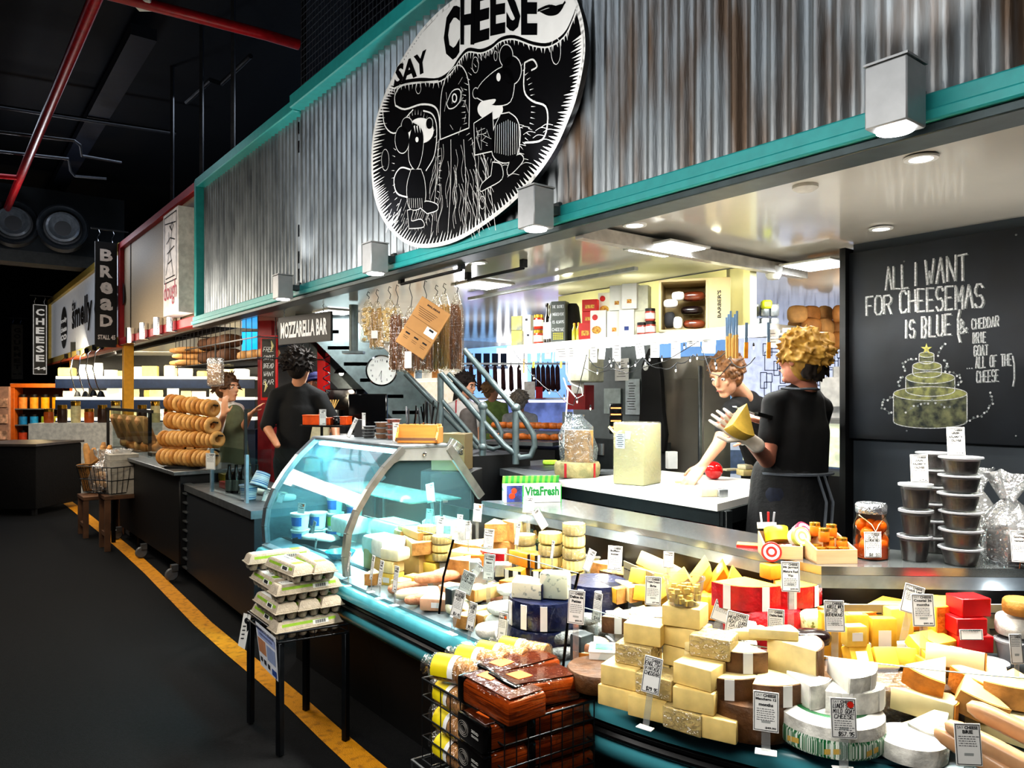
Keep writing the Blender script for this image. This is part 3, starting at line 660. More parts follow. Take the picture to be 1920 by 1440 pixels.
wedge(loc(b0,rz,.0,.10,.159),rz+R(78),.25,20,.035,'brickl','tan','slim top wedge lying on the hard cheese pile')
b1=D(735,1096);rz=R(-30)
block(loc(b1,rz,0,0,0),rz,(.075,.08,.055),'yellow','small yellow block at the bottom below the butter-coloured block',sticker='front')
block(loc(b1,rz,0,0,.056),rz,(.075,.08,.05),'pale','small pale block in the middle below the butter-coloured block')
block(loc(b1,rz,.01,.01,.107),rz,(.105,.09,.055),'cream','butter-coloured rounded block resting on two small blocks',bev=.014)
b1=D(800,1080);rz=R(-30)
block(loc(b1,rz,0,.04,0),rz,(.10,.09,.06),'yellow','lower yellow block beside the toothpick samples')
block(loc(b1,rz,-.01,.05,.061),rz,(.10,.09,.045),'yellow','upper yellow block beside the toothpick samples',bev=.012)
block(D(752,1108),R(-35),(.06,.07,.05),'pale','small pale block with red printed label',sticker='front')
block(D(776,1100),R(-35),(.07,.07,.05),'orange','small orange block with red label among the hard cheeses',sticker='top')
wedge(D(700,1092),R(10),.11,40,.05,'brickl','tan','thin tan wedge standing nearest the arch frame')
for k,(px,py)in enumerate(((778,1100),(1040,1185))):pass
for k,(px,py,a,d,m,lb)in enumerate(((765,1112,20,(.17,.055,.045),RND['pink'],'pink-rinded oblong cheese, furthest from the clamp block'),(785,1122,22,(.20,.055,.045),PST['cream'],'cream oblong cheese lying between two pink ones'),(800,1132,22,(.18,.05,.042),RND['pink'],'pink-rinded oblong cheese nearest the glass guard'),(820,1112,25,(.20,.06,.045),RND['pink'],'long pink-rinded cheese lying on the others'))):
 loaf(D(px,py)+Vector((0,0,(0,0,0,.045)[k])),R(a),d,m,lb,wob=.03)
block(D(838,1098),R(-30),(.10,.09,.07),'pink','pink-brown washed rind block behind the oblong cheeses',bev=.015)
block(D(846,1118),R(-30),(.085,.08,.05),'pink','small washed rind block before the larger one',bev=.01)
block(D(822,1142),R(-10),(.13,.08,.05),'pink','flat pink cheese slab beside the clamp block',bev=.01,sticker='front')
for k,(px,py,r,a,h,c,rd,rz_,lb)in enumerate(((843,1075,.11,60,.06,'blue','white',10,'blue-veined wedge behind the pink blocks'),(868,1072,.11,60,.06,'blue','tan',-30,'second blue-veined wedge with tan rind'),(878,1090,.09,80,.06,'pink','pink',-20,'salmon coloured wedge with white paper band'),(900,1060,.12,70,.055,'orange','orange',0,'orange edged wedge near the big pale wedges'),(933,1062,.12,70,.07,'cream','red',-40,'cream wedge with a red edge behind the cards'),(948,1045,.11,70,.05,'blue','white',-60,'pale blue-veined wedge at the back'))):
 wedge(D(px,py),R(rz_),r,a,h,c,rd,lb,strip=1 if k==2 else 0)
FOIL=M('foil_pack','#c9cfd1',.25,.7,var=.15,scale=30)
for k,(px,py,a)in enumerate(((886,1072,10),(905,1090,-20),(915,1112,20),(944,1078,0))):
 carton(D(px,py),R(a),(.07,.07,.05),FOIL,'silver foil wrapped cheese, %s'%('behind the salmon wedge','under the paper card','next to the orange round','beside the black-rind wedges')[k],'cheese','silver foil cheeses',name='foil_cheese',lid=False)
wheel(D(913,1120),0,.075,.045,'orange','pink','small orange-skinned round cheese with pale top',top='pale')
for k,(px,py,a,d,lb)in enumerate(((882,1130,10,(.10,.07,.035),'pale oval cheese behind the two slim cards'),(862,1150,15,(.11,.08,.045),'pale oval cheese beside the clamp block'))):
 loaf(D(px,py),R(a),d,PST['cream'],lb,name='soft_cheese')
for k,(px,py,rz_,r,an,h,up,lb)in enumerate(((915,1145,-62,.17,26,.045,.05,'long pale wedge lying pointing at the clamp block'),(905,1160,-58,.17,26,.045,0,'long pale wedge under the first long pale wedge'),(925,1165,-50,.16,24,.04,0,'slim golden wedge beside the white rounds'),(880,1172,-30,.10,50,.045,0,'small golden wedge behind the two slim cards'))):
 p=D(px,py);p.z+=up;wedge(p,R(rz_),r,an,h,'brickl','tan',lb)
WR=M('white_rind','#eeebe2',.7,var=.05,scale=30,bump=.3)
for k,(px,py,up,d,lb)in enumerate(((945,1178,.0,(.13,.09,.05),'white mould cheese at the bottom beside the navy wheel'),(950,1178,.051,(.14,.09,.045),'white mould cheese in the middle beside the navy wheel'),(965,1165,.097,(.13,.09,.04),'white mould cheese at the top beside the navy wheel'),(925,1195,0,(.12,.09,.05),'white soft cheese in film before the white stack'),(962,1205,0,(.12,.09,.05),'white soft cheese in film near the orange dotted card'))):
 p=D(px,py);p.z+=up;loaf(p,R(20),d,WR,lb,name='soft_cheese',wob=.03)
nv=D(1022,1218);nv=nv+Vector((.0,.045,0));rz=R(-35)
wheel(nv,rz,.125,.075,'blue','navy','navy waxed wheel at the bottom of the blue cheese stack')
wheel(nv+Vector((0,0,.077)),rz,.12,.085,'blue','navy','navy waxed wheel with white paper bands, upper of the stack',strip=3)
def half(loc_,rz,r,h,col,rind,label,strips=0,ang=180):return wedge(loc_,rz,r,ang,h,col,rind,label,strip=strips,name='cheese_half')
wedge(nv+Vector((-.06,.0,.163)),R(120),.10,100,.05,'blue','navy','low cut of blue cheese lying on the navy wheel')
block(loc(nv,R(-15),.04,-.02,.163),R(-15),(.095,.06,.085),'blue','upright blue-veined cut with navy rind on the navy wheel',bev=.01)
wheel(nv+Vector((.19,.17,0)),rz,.11,.17,'blue','navy','navy and white banded wheel behind the blue cheese stack',strip=3)
bo=D(1000,1135)+Vector((0,.12,0))
for k,(x,y,z,r_,lb)in enumerate(((-.10,.02,0,-30,'bottom black-rind wedge at the end of the banded pile'),(-.01,0,0,-35,'bottom black-rind wedge in the middle of the banded pile'),(.09,-.01,0,-30,'bottom black-rind wedge nearest the navy wheel'),(-.05,.02,.058,-40,'upper black-rind wedge leaning over the banded pile'),(.045,.01,.058,-10,'upper black-rind wedge with a broad orange face'),(.0,.05,.116,50,'orange wedge on top of the banded pile'),(.12,.06,.058,60,'orange wedge leaning over the navy wheel'),(-.04,.07,.116,60,'slim orange wedge crowning the pile'))):
 wedge(bo+Vector((x,y,z)),R(r_),.12,42,.056,'orange' if k>2 else 'gold','black',lb,strip=2)
NEST=M('nest_cheese','#f1d88a',.6,var=.12,scale=30)
def cups(px,py,n,r,lb,h=.045):
 p=D(px,py)
 for k in range(n):
  o=thing('crinkled_cheese',lb,'cheese',p+Vector((0,0,k*(h+.003))),rnd.random(),'crinkled cheese cakes in clear tubs');m=MB();vs=[];N=36
  pr=[(.8,0),(.97,.15),(1,.6),(.96,1),(.6,.92),(0,.96)]
  for a,z in pr:
   for i in range(N):t=2*math.pi*i/N;q=a*r*(1+(.04*math.cos(t*18)if a>.7 else 0));vs.append((q*math.cos(t),q*math.sin(t),z*h))
  fs=[[j*N+i,j*N+(i+1)%N,(j+1)*N+(i+1)%N,(j+1)*N+i]for j in range(len(pr)-1)for i in range(N)]
  m.add(vs,fs,NEST);m.done('cheese_cake',o)
  if k in(0,2,4)or n<3:MB().lathe([(r*1.02,0),(r*1.07,h*1.0)],FILM,n=24,caps=False).done('clear_cup',o)
cups(1076,1092,5,.045,'crinkled yellow cheese in the tall cup stack beside the lidded tubs')
cups(1032,1085,4,.048,'crinkled yellow cheese in the cup stack behind the black-rind wedges')
cups(985,1062,3,.045,'crinkled yellow cheese in cups before the glass dome')
cups(800,1046,4,.042,'crinkled yellow cheese in cups at the back of the hard bricks',.035)
cups(828,1050,3,.045,'crinkled yellow cheese in the second cup stack behind the hard bricks',.035)
bw=D(940,1045)+Vector((0,.02,0))
for k,(x,z,r_,rr,an,h,c,lb)in enumerate(((-.12,0,-35,.2,50,.07,'brickl','wide golden wedge at the foot of the back pile'),(.03,0,-20,.2,50,.09,'brickl','golden wedge under the two upright wedges'),(-.02,.09,10,.16,48,.08,'pale','pale wedge standing high at the back pile'),(.09,.09,-60,.16,36,.09,'pale','second pale wedge leaning at the top of the back pile'))):
 wedge(bw+Vector((x,-.02*k,z)),R(r_),rr,an,h,c,'tan',lb)
block(D(880,1060)+Vector((0,.04,0)),R(-30),(.17,.12,.06),'brickl','flat golden slab behind the slim card row',bev=.01)
gd=D(1008,1048)+Vector((.02,.05,0));
o=thing('glass_cloche','clear glass dome with glass knob over a cheese at the back','cloche',gd,0)
MB().lathe([(.115,.0),(.115,.06),(.108,.10),(.085,.135),(.05,.155),(.015,.162)],CG,n=32,caps=False).done('dome',o)
MB().lathe([(.012,.160),(.01,.17),(.02,.185),(.024,.20),(0,.205)],M('glass_knob','#dfe6e6',.08,.3),n=16).done('glass_knob',o)
wheel(gd+Vector((0,0,.001)),0,.095,.07,'pale','white','pale round cheese under the glass dome',top='pale',bulge=.01)
o=thing('cheese_knife','small dark-handled knife standing before the glass dome','knife',D(1002,1050)+Vector((0,-.03,.14)),R(10),rot=(0,R(-15),R(10)))
MB().box((0,0,.045),(.012,.01,.09),BLK,.004).done('handle',o);MB().box((0,0,-.03),(.014,.002,.06),CHROME).done('blade',o)
TY=M('tub_yellow','#e7e2a0',.4,var=.05);TG=M('tub_picture','#3f6d3a',.5,var=.2,scale=60)
for k,(px,py,up,lb)in enumerate(((1118,1078,0,'white lidded tub with green picture next to the crinkled cups'),(1150,1074,0,'white lidded tub with green picture behind the tall price card'),(1168,1068,0,'pale lidded tub beside the beige slotted panel'))):
 p=D(px,py);o=pot(p,.048,.085,lb,TY,WHITE,'lidded spread tubs',name='spread_tub')
 MB(Matrix.Translation((0,-.0448,.042))@Matrix.Rotation(math.pi/2,4,'X')@Matrix.Diagonal((.02,.026,1,1))).add([(math.cos(a*.3927),math.sin(a*.3927),0)for a in range(16)],[list(range(16))],TG).done('picture_label',o)
p=D(1192,1120);wedge(p+Vector((0,.05,0)),R(-25),.20,70,.09,'gold','brown','big golden alpine wedge with dark rind beside the lidded tubs')
for k,(px,py,rz_,c,rd,lb)in enumerate(((1150,1150,50,'gold','tan','flat golden wedge lying above the brown banded wedges'),(1160,1178,-10,'pale','brown','brown-rind wedge with white band beside the cream card'),(1198,1172,-25,'pale','brown','brown-rind wedge with white band next to the box stack'),(1180,1150,40,'pale','tan','pale wedge lying on the banded brown ones'),(1130,1112,20,'cream','white','cream wedge near the crinkled cups'),(1140,1100,-40,'cream','tan','thin cream wedge behind the brie'))):
 p=D(px,py);p.z+=(.05,0,0,.055,0,.05)[k];wedge(p,R(rz_),.12,50,.05,c,rd,lb,strip=1 if k in(1,2)else 0)
wedge(D(1152,1200)+Vector((0,.02,.05)),R(-45),.085,90,.035,'cream','white','brie wedge tipped up against the white boxes',rot=(R(35),R(10),R(-45)))
CBW=M('card_white','#f3f3f3',.5,var=.03);GRN=M('print_green','#3c8a5a',.6);SKY=M('print_sky','#7fb6dd',.6)
def pic(col,col2=None):
 def f(o,d):
  MB().box((0,0,d[2]+.0008),(d[0]*.6,d[1]*.6,.001),col).done('printed_picture',o)
 return f
for k,(px,py,up,d,a,lb)in enumerate(((1170,1215,0,(.10,.10,.035),15,'white cheese box at the bottom behind the cheddar'),(1172,1212,.036,(.105,.10,.035),12,'white cheese box in the middle behind the cheddar'),(1175,1212,.072,(.11,.10,.033),10,'white cheese box with photo label on top of its stack'),(1225,1195,.05,(.11,.10,.03),5,'white cheese box behind the cheddar tower'),(1225,1195,.015,(.11,.10,.03),5,'lower white cheese box behind the cheddar tower'))):
 p=D(px,py);p.z+=up;carton(p,R(a),d,CBW,lb,'box','white cheese boxes',name='cheese_box',deco=pic(M('pic_grey','#6b7c74',.6,var=.3,scale=80))if k in(2,)else None)
for k,(px,py,up,lb)in enumerate(((1138,1262,0,'white cheese box at the bottom next to the pink round'),(1133,1260,.038,'white cheese box with green and blue picture on top of its pair'))):
 p=D(px,py);p.z+=up;carton(p,R(-15+k*6),(.085,.085,.036),CBW,lb,'box','white cheese boxes',name='cheese_box',deco=pic(M('pic_field','#5b9fb0',.6,col2='#3f8a55',scale=30))if k else None)
wheel(D(1112,1248),0,.05,.04,'pink','pink','pink soft round cheese at the bottom near the ash cheese',top='pink')
wheel(D(1112,1245)+Vector((0,0,.042)),0,.05,.03,'pink','pink','pink soft round cheese on top near the ash cheese',top='cream')
wedge(D(1098,1250),R(-30),.06,60,.05,'cream','orange','small cream wedge tipped beside the clamp block')
wheel(D(1140,1290)+Vector((-.02,.03,0)),0,.095,.05,'pink','brown','dark brown flat round cheese under the pink rounds')
ASH=M('ash_rind','#8b8d8c',.85,var=.35,scale=60,bump=.5)
for k,(px,py,up,a,d,lb)in enumerate(((1068,1235,0,8,(.13,.06,.035),'ash-grey log lying lowest near the clear guard'),(1070,1228,.036,6,(.13,.06,.04),'ash-grey log on the second level near the clear guard'),(1085,1215,.076,6,(.13,.07,.035),'ash-grey log resting on top near the clear guard'),(1112,1205,.02,10,(.12,.08,.05),'violet-grey wrapped log behind the ash logs'))):
 p=D(px,py);p.z+=up;loaf(p,R(a),d,ASH,lb,wob=.03)
for k,(px,py,lb)in enumerate(((1098,1262,'tan wrapped cheese at the edge by the clamp block'),(1128,1275,'tan wrapped cheese under the white box pair'))):
 block(D(px,py),R(-20),(.09,.07,.03),'pink',lb,bev=.006)
for k,(px,py,rr,lb)in enumerate(((1140,1200,.05,'round white cheese in film behind the brie'),(1120,1190,.05,'lilac wrapped round cheese near the navy wheel'))):
 wheel(D(px,py),0,rr,.045,'white','white',lb,top='white',bulge=.01)
HOLE=M('hole_shade','#b98a3a',.7)
def holes(o,w,z,n,seed):
 r=random.Random(seed);m=MB()
 for i in range(n):m.ball((r.uniform(-w,w),r.uniform(-w*.6,w*.6),z),r.uniform(.004,.009),HOLE,8,sc=(1,1,.12))
 m.done('hole',o)
sb=D(1290,1165)+Vector((0,.05,0))
block(loc(sb,R(-20),-.03,.05,0),R(-20),(.22,.14,.08),'gold','golden block at the foot of the holed cheese pile',rind='orange')
block(loc(sb,R(-20),.13,.04,0),R(-25),(.12,.12,.08),'orange','orange block at the foot of the holed cheese pile')
q=wedge(loc(sb,R(0),-.02,-.035,.085),R(-15),.20,55,.045,'yellow','pale' if 'pale' in RND else 'tan','holed cheese slab tilted on top of the pile, catching the light',rot=(R(42),R(6),R(-170)))
holes(q,.05,.0465,9,3);holes(q,.05,-.0012,9,4)
for k,(x,y,z,r_,c,lb,rt)in enumerate(((-.12,.02,.09,115,'yellow','yellow wedge on the pile pointing at the small card',(R(15),0,R(115))),(-.10,-.02,.05,120,'gold','golden wedge under the yellow one in the pile',(R(10),0,R(120))),(-.10,.08,.12,100,'pale','pale wedge leaning at the back of the pile',(R(25),0,R(100))),(.06,.05,.10,200,'yellow','yellow upright wedge with holes behind the bright slab',(R(60),0,R(190))),(.12,.03,.10,170,'orange','orange wedge with red edge near the pile end',(R(55),0,R(170))),(.16,-.0,.09,150,'gold','golden wedge slipping off the pile end',(R(50),0,R(150))))):
 w_=wedge(loc(sb,R(-20),x,y,z),0,.17,44,.05,c,'red' if k==4 else 'orange',lb,rot=rt)
 if k in(3,):holes(w_,.04,.0515,6,8)
PST['ched']=M('paste_cheddar','#f4d68a',.5,var=.09,scale=22,sss=.1)
cb=D(1283,1372)+Vector((.0,.10,0));rz=R(-36);CG1='vintage cheddar blocks'
W_,Dp,Hh=.105,.085,.053
lay={0:[(-1.35,-.2,0),(-.45,-.35,3),(.55,-.5,-4),(-.9,.8,0),(.1,.75,4),(1.1,.5,0),(1.25,-.45,6)],1:[(-1.3,-.15,2),(-.3,-.2,-3),(.75,-.45,5),(-.8,.8,0),(.2,.8,0),(1.1,.45,-4)],2:[(-1.05,.15,4),(.75,-.35,-5),(0,.75,0),(.95,.55,8)],3:[(-.9,.3,8),(.05,.7,-4),(.85,.35,5)],4:[(.0,.65,6)]}
nm=['bottom','second','third','fourth','top']
wh={0:['at the edge nearest the price card','second from the price card','in the middle of the front','behind at the price card end','behind in the middle','behind at the brown cheese end','at the front, nearest the brown wheels'],1:['behind the price card','in the middle','wrapped in shiny film, at the front','behind, at the card end','hidden in the middle','at the brown cheese end'],2:['at the card end','with film over its corner','in the centre','at the brown cheese end'],3:['with slanting top, nearest the card','supporting the top block','nearest the brown wheels'],4:['carrying the sample tub']}
for L in lay:
 for i,(x,y,a)in enumerate(lay[L]):
  o=block(loc(cb,rz,x*W_,y*Dp*1.15,L*(Hh+.001)),rz+R(a),(W_*.97,Dp*.97,Hh),'ched','cheddar block, %s layer of the vintage pile, %s'%(nm[L],wh[L][i]),CG1,bev=.004)
  if(L+i)%3==2:MB().box((0,0,Hh/2),(W_*.985,Dp*.985,Hh*1.02),FILM,.004).done('film_wrap',o)
tp=loc(cb,rz,0,.65*Dp,5*(Hh+.001)+.002);
o=pot(tp,.052,.07,'clear plastic tub of diced cheese samples on the cheddar tower',CLEAR('tub_clear','#f4f6f2',.1,haze=.08),None,name='sample_tub',taper=.8)
m=MB();r=random.Random(5)
for i in range(46):a=r.random()*6.28;q=r.random()**.5*.036;m.box((q*math.cos(a),q*math.sin(a),.008+r.random()*.034),(.013,.013,.013),PST['yellow'],rz=r.random()*90)
m.done('cheese_dice',o);o.children[-1]['kind']='stuff'
rw=D(1440,1222)+Vector((.02,.08,0))
wheel(rw,0,.125,.12,'gold','red','bright red waxed wheel beside the cheddar pile',top=None,bulge=.012)
wedge(rw+Vector((-.07,-.03,.121)),R(-15),.13,95,.07,'gold','red','big golden wedge with red wax rind and white band on the red wheel',strip=2)
wedge(rw+Vector((.075,-.0,.121)),R(20),.14,70,.062,'gold','red','golden wedge with red wax rind nearer the tall card',strip=2)
block(rw+Vector((.03,.04,.185)),R(25),(.05,.05,.045),'orange','small orange block on top of the two red-rind wedges',sticker=None)
block(rw+Vector((.15,.06,.12)),R(10),(.06,.05,.06),'orange','small orange block beside the tall card, on the red wheel')
for k,(px,py,up,lb)in enumerate(((1392,1225,0,'white wrapped goat cheese behind the hand-written goat curd card'),(1378,1228,.0,'pale round goat cheese partly behind the goat curd card'),(1395,1222,.05,'white wrapped goat cheese with yellow mark on top'))):
 p=D(px,py);p.z+=up;wheel(p,0,.042,.045,'white','white',lb,top='white')
wheel(D(1400,1252),0,.06,.03,'white','tan','low tan-edged round cheese between cheddar and brown wheels',top='cream')
mw=D(1440,1400)+Vector((-.005,.115,0))
wheel(mw,0,.115,.085,'pale','brown','dark brown rind wheel at the foot of the manchego stack')
wheel(mw+Vector((.165,.05,0)),0,.10,.118,'pale','brown','dark glossy brown wheel under the big upright cut')
wedge(mw+Vector((-.06,-.01,.086)),R(-10),.11,88,.05,'pale','brown','brown-rind wedge with white band on the wheel, nearest the cheddar',strip=1)
wedge(mw+Vector((.045,-.045,.086)),R(10),.12,75,.05,'pale','brown','brown-rind wedge with white band in front of the upright cut',strip=1)
wedge(mw+Vector((-.01,.02,.137)),R(-5),.10,60,.05,'pale','brown','brown-rind wedge with label on the second tier of the stack',strip=1)
wedge(mw+Vector((.12,.01,.120)),R(70),.13,60,.085,'pale','brown','tall cut of brown-rind cheese with its pale face forward')
for k,(x,y,z,r_,lb)in enumerate(((-.09,.04,.137,60,'thin pale wedge lying at the cheddar side of the stack'),(-.085,.045,.162,75,'thin pale wedge lying over another one'),(.02,.08,.188,100,'pale wedge leaning at the top of the stack'),(.07,.03,.206,92,'long pale wedge bridging the top of the stack'))):
 wedge(mw+Vector((x,y,z)),R(r_),.12,30,.024,'pale',None,lb)
DKP=M('dark_pack','#1c1011',.2,var=.2)
for k,(px,py,up,a)in enumerate(((1505,1290,0,10),(1540,1285,0,-10),(1510,1280,.04,20),(1535,1275,.045,-5),(1520,1270,.085,5))):
 p=D(px,py);p.z+=up;loaf(p,R(a),(.10,.07,.042),DKP,'dark shiny wrapped pack, %s'%('bottom, beside the manchego','bottom, beside the wrapped wheel','middle of the pile','leaning in the middle','top of the pile')[k],'cheese','dark wrapped packs',name='wrapped_pack')
def slabcheese(px,py,up,d,c,rz_,lb,rd=None,**k):
 p=D(px,py);p.z+=up;return block(p,R(rz_),d,c,lb,rind=rd,**k)
slabcheese(1530,1225,.06,(.10,.09,.06),'herb',5,'pale green cheese flecked with herbs beside the hand-written card',bev=.012)
slabcheese(1540,1232,0,(.12,.10,.06),'white',5,'white box-like block under the herb cheese')
bk=D(1690,1335)+Vector((-.0,.13,0));WRP=RND['wrap']
o=wheel(bk,0,.205,.085,'gold','wrap','huge brown wheel in film carrying the yellow farmhouse blocks',top=None,bulge=.01)
MB().lathe([(0,.0862),(.195,.0862),(.209,.08),(.211,.045),(.209,.004)],FILM,n=40,caps=False).done('film_wrap',o)
Z0=.0875
for k,(x,y,z,d,a,c,lb,rt)in enumerate(((-.12,.02,0,(.058,.03,.13),0,'gold','tall upright yellow slab nearest the hand-written card',None),(-.075,-.065,0,(.062,.045,.06),5,'gold','low yellow block at the front of the card end',(R(-25),0,R(5))),(-.045,.03,0,(.065,.03,.12),0,'gold','tall upright yellow slab with round glare',None),(-.085,-.05,.058,(.058,.035,.055),4,'yellow','small yellow block on the front block, card end',None),(-.01,-.07,0,(.06,.045,.055),0,'gold','yellow block with sticker at the front middle',(R(-30),0,0)),(.03,.03,0,(.07,.03,.11),0,'gold','broad upright yellow slab in the second row',None),(.05,-.055,.0,(.06,.05,.05),6,'gold','yellow block with brown edge before the broad slab',(R(-20),0,R(-12))),(.095,-.06,.03,(.045,.105,.032),0,'gold','long yellow block tipped forward',(R(32),0,R(18))),(.10,-.085,.0,(.055,.07,.035),0,'deep','long yellow block under the tipped one',(R(12),0,R(18))),(.155,-.0,.01,(.085,.075,.06),0,'gold','wide yellow block with brown rind at the wheel edge',(R(8),0,R(22))),(.09,.06,0,(.07,.04,.13),8,'yellow','upright pale yellow cut behind the tall card',None))):
 block(bk+Vector((x,y,Z0+z)),R(a),d,c,lb,bev=.004,sticker='top' if k%2==0 else 'front',rot=rt,rind='ochre' if k in(6,9)else None)
bb=D(1620,1232)
wedge(D(1615,1240)+Vector((.0,.07,.06)),R(-10),.10,120,.07,'yellow','orange','wide yellow half wheel behind the farmhouse blocks')
wedge(D(1745,1240)+Vector((.04,.06,.06)),R(40),.15,70,.10,'gold','orange','golden wedge standing behind the tall printed card')
wedge(D(1710,1240)+Vector((.0,.09,.08)),R(0),.14,90,.06,'yellow','orange','yellow wedge between the half wheel and the card')
for k,px in enumerate((1600,1700,1770)):block(D(px,1245)+Vector((0,.05,0)),0,(.12,.10,.058),'white','white support block under the back cheeses, %s'%('behind the tall slabs','in the middle','near the red boxes')[k])
gw=D(1607,1440)+Vector((-.004,.125,0))
GRB=M('green_band','#1d6b3d',.35,var=.2,scale=8,col2='#e9efe4',stretch=(40,40,.1),thr=(.46,.5))
o=wheel(gw,0,.118,.088,'white','white','white goat cheese wheel with a green striped band',bulge=.03)
MB().lathe([(.1185,.012),(.1205,.018),(.1205,.044),(.1185,.052)],GRB,n=48,caps=False).done('green_band',o)
MB().lathe([(.085,.0875),(.078,.0892),(.075,.0892),(.070,.0892)],RND['green'],n=40,caps=False).done('top_ring',o)
for k in range(4):
 a=-math.pi/2+(k-1.5)*.75;MB().add([(.1215*math.cos(a+q),.1215*math.sin(a+q),z)for q,z in((-.14,.020),(.14,.026),(.14,.038),(-.14,.032))],[[0,1,2,3]],M('gold_badge','#d8b35a',.5)).done('ribbon_badge',o,fixn=False)
wedge(gw+Vector((-.05,.02,.090)),R(35),.10,50,.055,'white','white','white wedge standing on the goat wheel')
wedge(gw+Vector((.045,-.01,.090)),R(15),.105,100,.048,'white','white','broad white cut with printed band on the goat wheel',strip=2)
wedge(gw+Vector((.045,.0,.140)),R(50),.105,75,.042,'white','white','thick white cut leaning on top of the goat cheeses',strip=1,rot=(R(6),R(-3),R(40)))
SM=M('smoked_skin','#e0a25a',.35,var=.15,scale=12,coat=.3);SP=M('smoked_pale','#efd6a2',.4,var=.1,scale=12,coat=.3)
PST['smoke']=SP;PST['smokel']=M('smoked_mid','#ecbf80',.4,var=.1,scale=12,coat=.3)
sw=D(1800,1420)+Vector((0,.10,0))
for k,(px,Y,z,a,d,mt,lb,rt)in enumerate(((1745,1.83,.80,20,(.15,.06,.045),SM,'orange smoked wedge at the top beside the goat wheel',12),(1735,1.78,.74,5,(.15,.07,.05),SM,'orange smoked wedge with white sticker in the middle',6),(1745,1.74,.69,0,(.14,.08,.05),SP,'pale smoked wedge at the bottom beside the goat wheel',0),(1790,1.90,.81,-30,(.17,.07,.05),SM,'long orange smoked wedge pointing towards the back',14),(1815,1.80,.76,-40,(.15,.07,.05),SP,'pale smoked cut slanting down in the middle',20),(1850,1.86,.76,-15,(.13,.10,.06),SM,'thick orange-topped smoked cheese near the grey tubs',10),(1800,1.70,.70,-25,(.14,.06,.05),SP,'pale smoked cut lying low at the front',8),(1880,1.74,.71,-20,(.12,.07,.05),SP,'pale smoked cut towards the edge of the picture',0),(1905,1.80,.77,-10,(.12,.08,.05),SP,'cream cut with a purple label at the edge',0),(1845,1.68,.69,-50,(.13,.05,.045),SP,'cream smoked stick behind the sausages',15))):
 if k in(2,6,9):o=loaf(U(px,Y,z),R(a),d,mt,lb,name='smoked_cheese',rot=(0,R(rt),R(a)),wob=.05)
 else:o=wedge(U(px,Y,z),0,.13+.01*(k%3),42+6*(k%3),d[2]*1.05,'smoke' if k%2 else 'smokel','orange' if mt is SM else 'tan',lb,name='smoked_cheese',rot=(R(rt*.6),R(rt),R(a+(-70,60,0,110,30,-40,0,80,-20,0)[k])))
 if k%3==0:tag_=MB().box((0,.0,d[2]*1.05+.001),(.028,.018,.001),LBLW).done('price_sticker',o)
wedge(D(1795,1425)+Vector((0,.06,.02)),R(-60),.12,40,.06,'cream','white','pale crumbly wedge pointing down between the smoked cheeses',rot=(R(20),0,R(-60)))
wheel(D(1755,1455)+Vector((-.005,.09,0)),0,.075,.05,'white','white','white wrapped round cheese under the smoked wedges',bulge=.02)
SAU=M('sausage_skin','#cf9f74',.35,var=.15,scale=15,coat=.4)
for k,(px,Y,z,a,L)in enumerate(((1840,1.52,.745,-48,.2),(1875,1.50,.765,-40,.22),(1905,1.55,.79,-38,.2))):
 loaf(U(px,Y,z),R(a),(L,.042,.042),SAU,'long wrapped tan cheese stick, %s'%('lowest of three at the picture corner','middle of three at the picture corner','highest of three at the picture corner')[k],name='cheese_stick',rot=(0,R(18),R(a)),wob=.04)
RB=M('red_pack','#c90f14',.4,var=.1)
for k,(px,Y,z,d,lb)in enumerate(((1802,2.06,.76,(.11,.09,.05),'red box at the bottom of the red stack'),(1815,2.05,.811,(.11,.09,.045),'second red box from the bottom of the red stack'),(1808,2.05,.857,(.10,.08,.045),'red box behind the small white label'),(1815,2.06,.903,(.10,.08,.05),'red box on the top of the red stack'),(1790,2.10,.857,(.05,.05,.05),'small red box behind the golden wedge'))):
 carton(U(px,Y,z),R(-6+k*4),(d[0]*.85,d[1]*.85,d[2]),RB,lb,'box','red cheese boxes',name='red_box',lid=False)
GT=M('grey_tub','#8d8f93',.35,var=.1)
for k,(px,Y,z,lb)in enumerate(((1855,1.95,.76,'round grey-lidded tub next to the red boxes'),(1865,1.88,.69,'round grey-lidded tub before the other one'),(1905,1.90,.70,'grey tub at the picture edge, lower'),(1900,2.0,.80,'grey tub at the picture edge, upper'))):
 pot(U(px,Y,z),.042,.05,lb,GT,CLEAR('lid_clear','#eceef0',.12,haze=.3,hazecol='#b9bcc0'),'grey round tubs',name='dip_tub')
wheel(U(1905,2.02,.86),0,.05,.05,'cream','white','cream round cheese at the picture edge behind the grey tubs')
wheel(U(1915,2.0,.92),0,.045,.04,'tan','ochre','tan-rind cheese high at the picture edge')
wedge(D(960,1110)+Vector((.0,.0,0)),R(-20),.09,50,.05,'gold','orange','small orange wedge between foil packs and banded pile')
SRc=SR
def card_at(px,pyb,Y,w,h,title,price,label,rz=-28,**k):
 p=P(px,pyb,Y);q=qof(p);kw=dict(stem_to=(.69 if q<.42 else .76));kw.update(k)
 return card(p,R(rz),w,h,title,price,label,**kw)
card_at(563,972,4.15,.055,.085,['Creme','Fraiche'],'$7.95','small card with orange dot before the mint-white tubs',dot='o',rz=-30)
card_at(589,1042,3.9,.03,.09,['HALOUMI'],'$5.95','narrow card on the ledge before the black tray',rz=-60)
card_at(583,1010,4.1,.03,.10,['FETTA','MILD'],None,'tilted narrow card among the mint-white tubs',rz=-45,roll=12,hand_w=True)
card_at(652,1072,3.2,.022,.085,['EDAM'],'$21','narrow card at the foot of the near arch',rz=-60)
